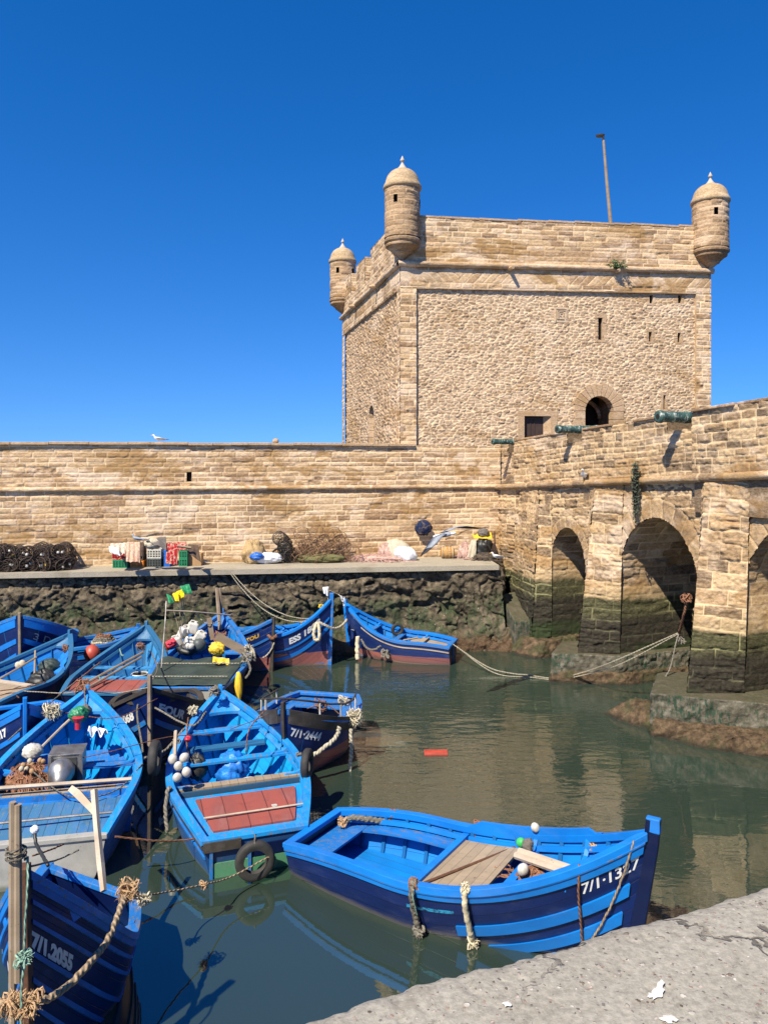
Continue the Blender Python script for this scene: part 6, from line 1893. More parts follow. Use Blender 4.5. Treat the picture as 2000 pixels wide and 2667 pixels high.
netpile('pink_net', onq(985, 1460)+Vector((0, .15, 0)), 1.0, .35, .20, M['net_pink'], 5, 'low pale pink net spread out left of the white covered mound', 420)
netpile('pink_net', onq(1010, 1456)+Vector((0, .2, 0)), .35, .3, .55, M['net_pink'], 8, 'taller pink net mound against the white covered heap', 160)
blob('covered_mound', onq(1030, 1456, .22)+Vector((0, .2, 0)), (.50, .34, .42), M['cloth_cream'], 12, .10, label='cream mound of gear under a white sheet on the far quay', cat='heap')
blob('white_sheet', onq(1052, 1458, .20)+Vector((0, -.02, 0)), (.42, .24, .25), M['cloth_white'], 14, .14, label='bright white sheet draped over the right side of the cream mound', cat='sheet', rot=(0, .35, 0))
# straw basket lying on its side
bk = empty('basket', onq(1190, 1452, .18)+Vector((0, .2, 0)), radians(185)); tag(bk, 'yellow straw basket lying on its side on the quay', 'basket')
m = MB(); m.lathe([(.145, 0), (.17, .0), (.18, .03), (.165, .06), (.19, .2), (.17, .30), (.15, .38), (0, .40)], 20, rotM(0, -pi/2, 0, (.1, 0, 0)) @ Matrix.Rotation(pi, 4, 'X')); m.build('wall', M['basket'], bk)
m = MB(); [m.tube([(.1-.0-x, .185*cos(a), .185*sin(a)) for a in np.linspace(0, 2*pi, 17)[:-1]], .012, 5, closed=True) for x in (-.04, -.14, -.26, -.36)]
m.build('binding', M['rope_pale'], bk)
m = MB(); m.lathe([(0, .02), (.14, .02)], 16, rotM(0, -pi/2, 0, (.1, 0, 0))); m.build('opening', M['dark'], bk)
netpile('brown_net', onq(1213, 1452)+Vector((0, .2, 0)), .22, .25, .50, M['net_pink'], 18, 'tan net bunched between the straw basket and the black heap', 120)
blob('black_bag', onq(1258, 1455, .28)+Vector((0, .22, 0)), (.33, .24, .36), M['black_pl'], 21, .28, label='shiny black plastic covered heap at the right end of the quay', cat='bag')
drape('yellow_cover', onq(1236, 1455, .62)+Vector((0, .1, 0)), onq(1283, 1455, .62)+Vector((0, .1, 0)), onq(1234, 1455, .60)+Vector((0, .5, .1)), onq(1284, 1455, .66)+Vector((0, .5, .1)), M['yellow_pl'], 3, .02, 3, label='yellow sheet lying on top of the black covered heap', cat='sheet')
drape('grey_sheet', onq(1228, 1455, .56)+Vector((0, .1, 0)), onq(1240, 1455, .60)+Vector((0, .0, 0)), onq(1212, 1455, .03)+Vector((0, -.02, 0)), onq(1238, 1455, .03)+Vector((0, -.05, 0)), M['cloth_cream'], 4, .03, 2, label='pale sheet hanging down the left of the black covered heap', cat='sheet')
blob('grey_bag', onq(1262, 1455, .78)+Vector((0, .3, 0)), (.20, .16, .15), M['cloth_grey'], 23, .2, label='grey bag on the very top of the black covered heap', cat='bag')
netpile('dark_net', onq(1262, 1458)+Vector((0, .0, 0)), .38, .18, .22, M['net_brown'], 25, 'dark brown net tangled at the foot of the black covered heap', 130)
m = MB(); c = onq(1289, 1452); m.tube([c, c+Vector((.0, .1, .82))], .02, 6); tag(m.build('stake', M['wood_dark']), 'thin dark stake standing at the right end of the far quay', 'stake')
# bundle hanging on the wall
c = at_y(1102, 1375, 24.15); blob('hanging_bundle', c, (.26, .14, .24), M['bundle'], 31, .25, label='navy and brown bundle hanging on the wall above the quay', cat='bundle', fr=3)
# crates
def crate(name, c, w, h, d, mat, lab, rz=0., group='plastic crates on the far quay', slats=5):
    root = empty(name, c, rz); tag(root, lab, 'crate', group)
    m = MB(); t = .018
    for (x0, x1, y0, y1) in [(-w/2, w/2, -d/2, -d/2+t), (-w/2, w/2, d/2-t, d/2), (-w/2, -w/2+t, -d/2+t, d/2-t), (w/2-t, w/2, -d/2+t, d/2-t)]:
        m.box(x0, x1, y0, y1, h-.05, h); m.box(x0, x1, y0, y1, 0, .04)
        for k in range(1, 4): zz = .04+(h-.09)*k/4; m.box(x0, x1, y0, y1, zz-.008, zz+.008)
        lx, ly = x1-x0, y1-y0
        for k in range(slats+1):
            if lx > ly: xx = x0+lx*k/slats; xx = min(max(xx, x0+.012), x1-.012); m.box(xx-.011, xx+.011, y0-.003, y1+.003, .0, h-.01)
            else: yy = y0+ly*k/slats; yy = min(max(yy, y0+.012), y1-.012); m.box(x0-.003, x1+.003, yy-.011, yy+.011, .0, h-.01)
    m.build('walls', mat, root)
    f = MB(); f.box(-w/2+.02, w/2-.02, -d/2+.02, d/2-.02, .01, .03); f.build('base', mat, root)
    q = MB(); q.box(-w/2+.03, w/2-.03, -d/2+.04, d/2-.03, .04, h*.9); q.build('contents', M['net_brown'], root)
    return root
def qc(px, py, dy=.25, dz=0): c = onq(px, py, dz); c.y += dy; return c
crate('crate', qc(310, 1477), .42, .24, .34, M['green_pl'], 'green plastic crate at the bottom left of the crate stacks')
crate('crate', qc(308, 1477, .25, .243), .40, .22, .34, M['cloth_red'], 'dark red crate on top of the left green crate')
crate('crate', qc(354, 1477), .38, .20, .34, M['orange_cr'], 'orange crate at the bottom under the floral blanket', slats=2)
crate('crate', qc(352, 1477, .3, .21), .36, .42, .30, M['net_brown'], 'brown crate hidden behind the floral blanket')
crate('crate', qc(399, 1474), .40, .25, .36, M['grey_cr'], 'dark grey slatted crate at the bottom centre of the stacks')
crate('crate', qc(399, 1474, .25, .252), .40, .27, .36, M['pale_cr'], 'pale grey slatted crate on top of the dark grey one')
m = MB(); m.box(-.09, .09, -.16, .16, 0, .48); m.box(-.095, .095, -.165, -.155, .30, .32)
o = m.build('blue_box', M['blue_pl'], bevel=.01); o.location = qc(432, 1473); tag(o, 'upright bright blue plastic box between the grey crates and red rug', 'box')
crate('crate', qc(476, 1471, .2), .24, .24, .32, M['green_pl'], 'narrow green crate at the bottom behind the red rug', slats=3)
crate('crate', qc(476, 1471, .2, .243), .24, .22, .32, M['green_pl'], 'narrow green crate, upper one behind the red rug', slats=3)
def Q(px, py, Y): return at_y(px, py, Y)
Yq = 21.1
drape('blanket', Q(288, 1415, Yq+.5), Q(332, 1414, Yq+.5), Q(286, 1437, Yq-.02), Q(330, 1446, Yq-.02), M['cloth_pink'], 3, .035, 3, label='creased pinkish blanket thrown over the left crates', cat='blanket')
drape('white_cloth', Q(284, 1424, Yq+.0), Q(308, 1426, Yq-.05), Q(288, 1440, Yq-.08), Q(314, 1448, Yq-.10), M['cloth_white'], 5, .04, 2, label='white cloth hanging from the left corner of the pink blanket', cat='cloth')
drape('floral_blanket', Q(330, 1412, Yq+.1), Q(364, 1412, Yq+.1), Q(328, 1463, Yq-.1), Q(364, 1466, Yq-.1), M['cloth_pat'], 7, .03, 3, label='long floral blanket hanging in front of the orange crate', cat='blanket')
drape('brown_blanket', Q(364, 1413, Yq+.1), Q(374, 1412, Yq+.1), Q(364, 1450, Yq+.0), Q(373, 1450, Yq+.0), M['cloth_brown'], 8, .02, 1, label='narrow brown cloth hanging right of the floral blanket', cat='blanket')
blob('cream_sack', Vector(Q(398, 1416, Yq+.2)), (.25, .20, .16), M['cloth_cream'], 41, .2, label='cream sack on top of the pale grey crate', cat='sack', fr=3)
drape('grey_blanket', Q(378, 1406, Yq+.3), Q(432, 1398, Yq+.3), Q(380, 1409, Yq+.0), Q(434, 1432, Yq+.0), M['cloth_grey'], 9, .03, 2, label='grey brown blanket thrown over the highest crate stack', cat='blanket', sagm=-.06)
drape('red_rug', Q(434, 1416, Yq+.2), Q(462, 1414, Yq+.2), Q(432, 1470, Yq-.12), Q(462, 1471, Yq-.12), M['cloth_red'], 11, .03, 3, label='red and cream rug hanging to the ground beside the blue box', cat='rug')
drape('red_rug', Q(460, 1413, Yq+.4), Q(486, 1412, Yq+.4), Q(458, 1434, Yq+.1), Q(486, 1434, Yq+.1), M['cloth_red'], 13, .02, 3, label='short dark red rug over the upper narrow green crate', cat='rug')
m = MB(); m.tube([Q(462, 1422, Yq-.02), Q(498, 1427, Yq+.0)], .035, 4); tag(m.build('plank', M['wood_p']), 'short grey plank lying across the red rugs', 'plank')
drape('brown_blanket', Q(490, 1418, Yq+.2), Q(516, 1420, Yq+.2), Q(488, 1440, Yq+.1), Q(524, 1465, Yq+.1), M['cloth_brown'], 15, .02, 2, label='brown cover slanting down at the right end of the crates', cat='blanket')
m = MB(); m.box(-.2, .2, -.15, .15, 0, .36); o = m.build('carton', M['carton'], bevel=.01); o.location = qc(503, 1469, .3); tag(o, 'brown box under the slanting cover at the right end of the crates', 'box')
m = MB(); m.box(-.08, .08, -.02, .02, 0, .32); o = m.build('orange_board', M['orange_cr']); o.location = qc(500, 1450, .2, .25); tag(o, 'small orange board leaning behind the grey plank', 'board')
p = Vector(Q(358, 1407, Yq+.2)); gull((p.x, p.y, p.z-.08), radians(170), 'grey gull sitting on top of the floral blanket', .8, grey=True, group=GG)
o = blob('stone', at_y(718, 1149, 23.4), (.10, .08, .09), M['dressed'], 3, .1, label='small loose pale stone on top of the long wall', cat='stone')

# ================================================================ ROPES, FENDERS AND BOAT GEAR
RG = 'mooring ropes'
a = at_z(597, 1482, QZ+.01); e = B11.W(B11.L*.86, -.30, 1.30)
rope('mooring_rope', [a, e], .014, M['rope_pale'], 'upper of two pale ropes from the far quay to the high bowed boat', sag=.42)
rope('mooring_rope', [a+Vector((-.05, 0, 0)), e+Vector((-.15, 0, -.05))], .014, M['rope_pale'], 'lower of two pale ropes from the far quay to the high bowed boat', sag=.50)
kp = at_y(1768, 1648, 16.9); st = B13.W(.0, .1, .52)
rope('mooring_rope', [st, at_z(1280, 1742, .12), at_z(1385, 1760, .035), at_z(1450, 1767, .035), at_y(1525, 1750, 18.7), at_y(1610, 1718, 17.6), kp], .015, M['rope_pale'], 'pale rope from the rightmost far boat dipping into the water towards the bridge, upper strand')
rope('mooring_rope', [st+Vector((.05, 0, -.03)), at_z(1285, 1752, .06), at_z(1380, 1764, .03), at_z(1450, 1770, .03), at_y(1530, 1756, 18.7), at_y(1620, 1728, 17.6), kp+Vector((0, 0, -.02))], .013, M['rope_pale'], 'pale rope from the rightmost far boat towards the bridge, lower strand')
kk = at_y(1788, 1558, 16.3)
rope('bridge_rope', [kk, at_y(1782, 1600, 16.4), kp], .03, M['rope_rust'], 'reddish rope end tied at the left edge of the nearest pier')
knot('rope_tangle', kk, .10, M['rope_rust'], 5, 60, .014, 'rust red tangle of rope on the edge of the nearest pier')
rope('hanging_rope', [kp, at_y(1757, 1690, 16.8), at_y(1745, 1740, 16.7), at_y(1720, 1785, 16.6), at_y(1695, 1822, 16.5)], .018, M['rope_grey'], 'dark rope hanging from the pier knot down to the low rock')
knot('rope_tangle', kp+Vector((.05, 0, -.16)), .09, M['rope_grey'], 7, 40, .012, 'dark knotted rope below the rust red tangle')

# B0: poles lashed to the stem, thick rope, frayed ends
b = B0
for i, (dx, px, py) in enumerate([(0, 33, 2090), (1, 47, 2096)]):
    m = MB(); q = at_y(px, 2440, 6.05); m.tube([Vector((q.x, q.y, .6)) if i == 0 else Vector((q.x, q.y, 1.4)), Vector((q.x, q.y, 2.0)), at_y(px, py, 6.05)], [.032, .032, .028], 8)
    o = m.build('pole', M['wood_p']); tag(o, ['weathered pole lashed to the nearest bow, the left one of two', 'weathered pole lashed to the nearest bow, the right one of two'][i], 'pole', 'poles lashed to the nearest bow')
c = at_y(42, 2240, 6.05); rope('lashing', [c+Vector((.07*cos(t), .07*sin(t)-.0, .004*i)) for i, t in enumerate(np.linspace(0, 18, 26))], .010, M['rope_grey'], 'grey lashing round the two poles on the nearest bow')
P = [(330, 2325, 7.55), (322, 2345, 7.40), (285, 2440, 6.95), (235, 2510, 6.55), (170, 2575, 6.25), (110, 2608, 6.05), (60, 2622, 5.92), (0, 2612, 5.9), (-40, 2600, 6.0)]
rope('bow_rope', [at_y(*p) for p in P], .030, M['rope'], 'thick twisted tan rope hanging round the nearest bow')
knot('frayed_knot', at_y(333, 2322, 7.5), .10, M['fray'], 3, 170, .008, 'burst of frayed tan fibre where the thick rope ends on the gunwale')
knot('frayed_knot', at_y(75, 2618, 5.88), .085, M['fray'], 4, 120, .008, 'frayed tan wrapping right of the nearest stem post')
knot('frayed_knot', at_y(30, 2618, 5.88), .08, M['fray'], 6, 120, .008, 'frayed tan wrapping at the bottom left edge of the frame')
knot('frayed_knot', at_y(372, 2345, 8.2), .07, M['fray_pale'], 16, 60, .007, 'small pale frayed knot over the water beside the nearest boat')
rope('green_rope', [at_y(72, 2232, 6.08), at_y(72, 2300, 5.98), at_y(66, 2400, 5.92), at_y(62, 2500, 5.88), at_y(55, 2600, 5.84), at_y(55, 2700, 5.8)], .010, M['rope_green'], 'thin pale green rope running down the nearest stem post')
knot('green_knot', at_y(62, 2497, 5.88), .055, M['rope_green'], 8, 60, .007, 'pale green knot on the nearest stem post')
m = MB(); P = [at_y(245, 2058, 8.9), at_y(252, 2150, 8.7), at_y(262, 2250, 8.5), at_y(270, 2322, 8.3)]; m.tube(P, [.04, .038, .042, .035], 4)
o = m.build('post', M['pale_wood']); tag(o, 'pale peeling upright post leaning over the gunwale of the nearest boat', 'post')
m = MB(); m.tube([at_y(187, 2056, 9.2), at_y(205, 2070, 9.1), at_y(250, 2118, 8.85)], [.05, .06, .045], 4); q = m.build('brace', M['pale_wood'], o)
rope('black_hose', [at_y(88, 2165, 9.0), at_y(95, 2200, 8.9), at_y(108, 2225, 8.7), at_y(125, 2255, 8.3)], .020, M['black_pl'], 'black hose with a white end standing in the nearest boat', cat='hose')
blob('white_rag', at_y(90, 2162, 9.0), (.05, .04, .05), M['cloth_white'], 4, .15, label='white rag on top of the black hose', cat='rag')
rope('red_rope', [at_y(85, 2230, 8.6), at_y(130, 2215, 8.9), at_y(165, 2200, 9.2)], .010, M['rope_rust'], 'short red rope across the nearest boat')
# B2/B3
rope('mooring_rope', [at_y(299, 2180, 9.95), at_y(400, 2190, 10.1), at_y(470, 2190, 10.3), at_y(545, 2182, 10.4), at_y(640, 2185, 10.5)], .012, M['rope_rust'], 'reddish rope between the pale grey transom and the red hatch boat')
rope('mooring_rope', [at_y(715, 2225, 10.1), at_y(600, 2285, 9.6), at_y(530, 2305, 9.1), at_y(430, 2325, 8.6), at_y(340, 2338, 8.0)], .010, M['rope'], 'thin tan rope from the tyre to the frayed knot of the nearest boat')
knot('rope_knot', at_y(530, 2306, 9.1), .045, M['fray'], 18, 10, .008, 'small knot hanging in the middle of the thin tan rope')
def tyre(c, R, r, n, lab, name='tyre', rx=0, rz=0, ry=0):
    m = MB(); prof = [(R-r*1.0, -r*.8), (R-r*.2, -r), (R+r*.55, -r*.95), (R+r*.95, -r*.6), (R+r, 0), (R+r*.95, r*.6), (R+r*.55, r*.95), (R-r*.2, r), (R-r, r*.8), (R-r*1.0, r*.72), (R-r*.3, r*.8), (R-r*.2, 0), (R-r*.3, -r*.8), (R-r, -r*.72)]
    m.lathe(prof, 36, rotM(rx, ry, rz))
    m.f = [f for f in m.f if len(f) == 4]; m.mi = [0]*len(m.f)
    o = m.build(name, M['rubber'], smooth=True); o.location = c; tag(o, lab, 'tyre', None); return o
q = B2.W(-.13, .22, .0); ty = at_y(664, 2243, 10.02)
tyre(ty, .205, .055, 30, 'black tyre hung as a fender on the green and blue transom', rx=pi/2, rz=B2.rz+pi/2)
rope('tyre_lashing', [ty+Vector((0, -.05, .22)), ty+Vector((0, .02, .32)), ty+Vector((0, .08, .30))], .010, M['rope_grey'], 'short cord holding the tyre on the transom')
tyre(at_y(403, 1975, 11.75), .19, .07, 30, 'black tyre squeezed between the two large blue boats', rx=pi/2, rz=pi/2+.1)
tyre(at_y(800, 1990, 11.9), .17, .06, 30, 'black tyre on the right side of the boat with the red hatch', rx=pi/2, rz=pi/2-.15)
def local_blob(b, name, x, y, z, rad, mat, seed, lab, cat, amp=.2, fr=2.2): return blob(name, b.W(x, y, z), rad, mat, seed, amp, label=lab, cat=cat, fr=fr)
def flt(name, c, r, mat, lab, cat='float', sq=1.15, grp=None):
    m = MB(); m.lathe([(0, -r*sq), (r*.5, -r*sq*.85), (r*.9, -r*.45), (r, 0), (r*.9, r*.45), (r*.5, r*sq*.85), (0, r*sq)], 16, rotM(rnd.uniform(-1, 1), rnd.uniform(-1, 1), 0)); o = m.build(name, mat, smooth=True); o.location = c; tag(o, lab, cat, grp); return o
FG_ = 'white floats hung inside the boat with the red hatch'
for i, (px, py) in enumerate([(450, 1978), (480, 1974), (465, 1996), (486, 2012), (462, 2026)]):
    flt('float', at_y(px, py, 11.6-.05*i), .070, M['white_pl'], ['upper left', 'upper right', 'middle', 'lower right', 'lowest'][i]+' float of the white cluster at the left gunwale of the red hatch boat', grp=FG_)
local_blob(B2, 'black_bag', B2.L*.62, .55, .55, (.17, .14, .22), M['black_pl'], 51, 'small black bag above the white float cluster', 'bag')
blob('red_rag', at_y(490, 1925, 12.6), (.06, .05, .05), M['red_pl'], 3, .3, label='small red rag above the black bag in the red hatch boat', cat='rag')
local_blob(B2, 'blue_bag', B2.L*.63, -.02, .42, (.28, .28, .30), M['blue_tarp'], 53, 'big crumpled blue plastic bag in the middle of the red hatch boat', 'bag', .22, 2.6)
bu = empty('bucket', B2.W(B2.L*.50, -.22, .12)); tag(bu, 'black bucket with white rim standing inside the boat with the red hatch', 'bucket')
m = MB(); m.lathe([(0, 0), (.12, 0), (.15, .28), (.14, .28), (.11, .03), (0, .03)], 20); m.build('pail', M['black_pl'], bu, smooth=False)
m = MB(); m.tube([(.15*cos(a), .15*sin(a), .28) for a in np.linspace(0, 2*pi, 21)[:-1]], .010, 5, closed=True); m.tube([(.146*cos(a), .146*sin(a), .22) for a in np.linspace(0, 2*pi, 21)[:-1]], .008, 5, closed=True); m.build('rim', M['white_pl'], bu)
m = MB(); m.box(-.30, .30, -.16, .16, -.015, .015, B2.Mw @ rotM(.6, .3, .5, (B2.L*.52, -.62, .35))); tag(m.build('green_board', M['green_board'], bevel=.005), 'green painted board leaning inside the boat with the red hatch', 'board')
m = MB(); m.tube([at_y(458, 1905, 12.3), at_y(455, 1975, 11.9)], .03, 6); tag(m.build('pole', M['pale_wood']), 'short pale pole standing behind the white float cluster', 'pole')
rope('gunwale_rope', [B2.W(B2.L*.36, .98, .60), B2.W(B2.L*.33, 1.06, .72), B2.W(B2.L*.30, 1.10, .45), B2.W(B2.L*.27, 1.08, .2)], .03, M['rope_grey'], 'thick grey rope looped over the left gunwale of the red hatch boat')
for k, (t_, sd) in enumerate([(.50, -1), (.80, -1), (.70, 1)]):
    p_ = B2.pt(sd, t_, 1.0); knot('rope_knot', B2.Mw @ (p_+Vector((0, 0, .03))), .06, M['rope_grey'], 60+k, 20, .010, ['grey knot on the right gunwale beside the bucket', 'grey knot on the right gunwale close to the bow of the red hatch boat', 'grey knot on the left gunwale of the red hatch boat'][k])
rope('bow_rope', [B2.W(B2.L*.88, .3, 1.1), B2.W(B2.L*.8, .62, 1.0), B4.W(B4.L*.9, -.2, 1.1), B3.W(B3.L*.55, -1.10, .85)], .018, M['rope_grey'], 'grey rope slung between the two large blue boats below the dark post')
rope('bow_rope', [B2.W(B2.L*.78, .7, .98), B2.W(B2.L*.7, 1.05, .75), B3.W(B3.L*.52, -1.14, .80)], .022, M['rope_grey'], 'second thicker grey rope slung between the two large blue boats')
knot('frayed_knot', at_y(560, 1800, 13.6), .09, M['rope_grey'], 70, 50, .012, 'grey knot at the bow of the red hatch boat')
knot('frayed_knot', at_y(503, 1850, 13.3), .08, M['fray_pale'], 71, 60, .010, 'pale frayed knot on the left bow gunwale of the red hatch boat')
# B3 engine
eb = empty('engine_box', B3.W(B3.L*.555, .02, .16), B3.rz); tag(eb, 'dented grey steel engine box standing in the large light blue boat', 'engine box')
m = MB(); m.box(-.20, .20, -.24, .24, .30, .80); m.build('housing', M['steel'], eb, bevel=.008)
m = MB(); m.box(-.215, .215, -.255, .255, .80, .825); m.build('lid', M['steel'], eb, bevel=.006)
m = MB(); m.box(-.24, -.20, -.25, -.20, -.02, .80); m.build('leg', M['steel'], eb); m = MB(); m.box(-.24, -.20, .20, .25, -.02, .80); m.build('leg', M['steel'], eb)
m = MB(); m.box(-.212, -.202, -.16, .18, .34, .76); m.build('panel', M['dull_steel'], eb)
fu = empty('exhaust_funnel', B3.W(B3.L*.475, .06, .74), B3.rz); tag(fu, 'round grey funnel with a dark mouth in front of the engine box', 'funnel')
m = MB(); HM = rotM(0, -pi/2-.55, 0, (.12, 0, .10)); m.lathe([(0, 0), (.14, .01), (.19, .08), (.195, .18), (.16, .27), (.115, .32), (.105, .44), (.088, .44), (.085, .33), (0, .31)], 28, HM); m.build('horn', M['steel'], fu, smooth=True)
m = MB(); m.lathe([(0, .36), (.086, .36)], 18, HM); m.build('mouth', M['dark'], fu)
netpile('float_line', B3.W(B3.L*.56, .62, .45), .42, .34, .32, M['rope_rust'], 33, 'tangled brown net lines with cork floats in the large light blue boat', 200, .012)
FL2 = 'small cork floats on the brown net lines'
for k in range(9):
    flt('float', B3.W(B3.L*.56+rnd.uniform(-.3, .3), .62+rnd.uniform(-.28, .28), .74+rnd.uniform(-.04, .1)), .04, M['cloth_cream'] if k % 2 else M['carton'], 'small cork float on the brown net lines', grp=FL2)
blob('clear_bag', B3.W(B3.L*.66, .62, .85), (.16, .16, .12), M['white_pl'], 35, .14, label='pale plastic bag on top of the brown net lines', cat='bag')
m = MB(); m.tube([at_y(110, 1945, 12.4), at_y(165, 1890, 12.9), at_y(215, 1845, 13.2)], .022, 6); tag(m.build('pole', M['pale_wood']), 'pale pole sloping up through the large light blue boat', 'pole')
blob('green_cloth', at_y(205, 1862, 13.0), (.16, .14, .14), M['green_pl'], 36, .3, label='bright green cloth near the bow of the large light blue boat', cat='cloth')
fr2 = MB(); fr2.lathe([(.12, .20), (.14, .20), (.07, .06), (.07, -.12), (.0, -.12)], 18); o = fr2.build('red_bucket', M['red_pl']); o.location = at_y(203, 1888, 12.85); o.scale = (.68, .68, .62); tag(o, 'dark red bucket under the green cloth', 'bucket')
drape('white_bag', at_y(232, 1893, 12.8), at_y(262, 1900, 12.7), at_y(228, 1912, 12.4), at_y(282, 1912, 12.35), M['cloth_white'], 38, .06, 2.5, label='white plastic bag right of the red bucket', cat='bag')
knot('frayed_knot', at_y(137, 1851, 13.0), .13, M['fray_pale'], 41, 160, .012, 'bushy pale frayed knot on the left gunwale of the large light blue boat')
knot('rope_tangle', at_y(218, 1788, 13.75), .12, M['rope_rust'], 42, 20, .014, 'brown rope wound round the bow tip of the large light blue boat')
rope('hanging_rope', [at_y(220, 1795, 13.6), at_y(222, 1825, 13.5), at_y(225, 1850, 13.4)], .012, M['rope_grey'], 'grey rope hanging inside the bow of the large light blue boat')
blob('grey_rag', at_y(224, 1850, 13.4), (.09, .06, .10), M['cloth_grey'], 43, .3, label='grey rag hanging inside the bow of the large light blue boat', cat='rag')
blob('tool_heap', B3.W(B3.L*.42, -.15, .12), (.26, .18, .07), M['grey_cr'], 44, .3, label='grey scrap lying on the floor of the large light blue boat', cat='scrap')
rope('line', [B3.W(B3.L*.9, .35, 1.15), at_y(300, 1870, 12.9), at_y(410, 1820, 13.4)], .008, M['rope_rust'], 'thin brown line from the left boat towards the tall post')
rope('line', [at_y(0, 2010, 12.2), at_y(140, 1990, 12.0), at_y(280, 1960, 11.9), at_y(440, 1920, 12.5), at_y(560, 1915, 13)], .007, M['rope_rust'], 'long thin line stretched across both large blue boats')
rope('line', [at_y(600, 1900, 12.8), at_y(700, 1860, 13.2), at_y(760, 1815, 14)], .007, M['rope_rust'], 'thin line from the red hatch boat to the black railed boat')
# B5 cargo
tp = drape('tarpaulin', B5.W(.02, -.86, .70), B5.W(.02, .86, .70), B5.W(B5.L*.47, -1.02, .80), B5.W(B5.L*.47, 1.02, .80), M['tarp'], 19, .045, 2.3, n=60, rag=.03)
adopt(tp, B5.root)
bx = MB(); bx.box(.1, B5.L*.45, -.85, .85, .1, .64); bx.build('hold_cover', M['dark'], B5.root)
JG = 'white plastic jugs tied in the far blue boat'
def jug(c, mat, lab, rot, grp=JG, s=1.0):
    root = empty('jug', c, rot=rot); tag(root, lab, 'jug', grp); root.scale = (s, s, s)
    m = MB(); m.box(-.11, .11, -.08, .08, 0, .24); m.build('canister', mat, root, bevel=.035)
    m = MB(); m.lathe([(.035, .23), (.035, .28), (0, .28)], 10, Matrix.Translation((.05, 0, 0))); m.build('cap', mat, root)
    m = MB(); m.tube([(-.08, 0, .23), (-.06, 0, .28), (.0, 0, .28), (.02, 0, .24)], .014, 6); m.build('handle', mat, root)
for i, (px, py, rt, mt, lab) in enumerate([(498, 1640, (0, .25, .3), 'white_pl', 'topmost white jug standing upright in the pile'), (512, 1660, (.3, .6, .2), 'white_pl', 'white jug at the right of the pile, tilted'), (490, 1668, (.9, .2, .4), 'white_pl', 'white jug lying in the middle of the pile'), (466, 1675, (.2, -.3, .2), 'white_pl', 'white jug at the left of the pile beside the red one'), (474, 1648, (.4, .1, 1.0), 'white_pl', 'white jug at the back of the pile'), (446, 1672, (1.0, -.4, .5), 'red_pl', 'red jug at the left end of the pile')]):
    c = at_y(px, py, 19.0); c.z -= .10; jug(c, M[mt], lab, rt, s=1.15)
flt('float', at_y(520, 1680, 18.8), .16, M['grey_cr'], 'large dark round float at the right of the jug pile')
for i, px in enumerate((489, 498)): flt('float', at_y(px, 1684, 18.6), .075, M['white_pl'], ['small white float under the jugs, left one', 'small white float under the jugs, right one'][i])
blob('black_bag', at_y(492, 1690, 18.9), (.30, .2, .16), M['black_pl'], 73, .2, label='black bag under the jug pile', cat='bag')
blob('yellow_cloth', at_y(566, 1690, 18.3), (.20, .14, .17), M['yellow_pl'], 71, .28, label='yellow oilskin over the thwart of the far blue boat', cat='oilskin', fr=3)
drape('yellow_cloth', at_y(555, 1712, 17.9), at_y(597, 1716, 17.9), at_y(554, 1728, 17.7), at_y(598, 1730, 17.8), M['yellow_pl'], 5, .03, 2, label='yellow oilskin flap below the thwart', cat='oilskin')
m = MB(); m.box(0, .9, -.015, .015, 0, .17, B5.Mw @ rotM(0, 0, pi/2, (B5.L*.50, -.05, .48))); tag(m.build('fishing_net', M['net_green']), 'olive net panel under the thwart of the far blue boat', 'net')
blob('yellow_oilskin', at_y(621, 1790, 16.9), (.09, .09, .34), M['yellow_pl'], 74, .12, label='yellow oilskin hanging over the side of the far blue boat', cat='oilskin')
for i, (x0, y0, x1, y1, Y0, Y1, r_) in enumerate([(565, 1532, 573, 1640, 20.0, 19.8, .05), (573, 1532, 577, 1600, 20.0, 20.0, .035)]):
    m = MB(); m.tube([at_y(x0, y0, Y0), at_y(x1, y1, Y1)], r_, 6); tag(m.build('pole', M['wood_p']), ['tall pole at the bow of the far blue boat, the longer one', 'shorter thin pole beside the tall bow pole'][i], 'pole', 'poles in the bow of the far blue boat')
m = MB(); m.tube([at_y(433, 1566, 18.3), at_y(430, 1620, 18.0), at_y(420, 1740, 17.2)], .015, 6); tag(m.build('rod', M['steel']), 'thin upright rod at the left gunwale of the far blue boat', 'rod')
m = MB(); m.tube([at_y(433, 1590, 18.6), at_y(500, 1593, 19), at_y(600, 1602, 20)], .020, 6); tag(m.build('spar', M['pale_wood']), 'white horizontal spar from the thin rod to the bow poles', 'spar')
knot('rope_tangle', at_y(573, 1660, 19.2), .16, M['rope_rust'], 75, 40, .012, 'rusty red rope tangle at the foot of the bow poles')
m = MB(); m.box(-.45, .45, -.02, .02, -.1, .1, Matrix.Translation(at_y(606, 1680, 18.6)) @ Euler((0, .55, .2)).to_matrix().to_4x4()); tag(m.build('plank', M['wood_p']), 'grey plank leaning along the right side of the far blue boat', 'plank')
m = MB(); m.box(-.06, .06, -.02, .02, -.28, .28, Matrix.Translation(at_y(549, 1638, 19.4)) @ Euler((0, -.15, .2)).to_matrix().to_4x4()); tag(m.build('board', M['wood_p']), 'short upright board left of the bow poles', 'board')
def flagpole(px0, py0, px1, py1, Y, mat, lab, flagpts, seed):
    root = empty('flag_buoy', at_y(px1, py1, Y)); tag(root, lab, 'flag', 'small marker flags in the far blue boat')
    m = MB(); m.tube([at_y(px0, py0, Y), at_y(px1, py1, Y)], .012, 5); o = m.build('staff', M['wood_p']); adopt(o, root)
    d = drape('flag', *[at_y(x, y, Y-.04*i) for i, (x, y) in enumerate(flagpts)], mat, seed, .05, 1.5); adopt(d, root)
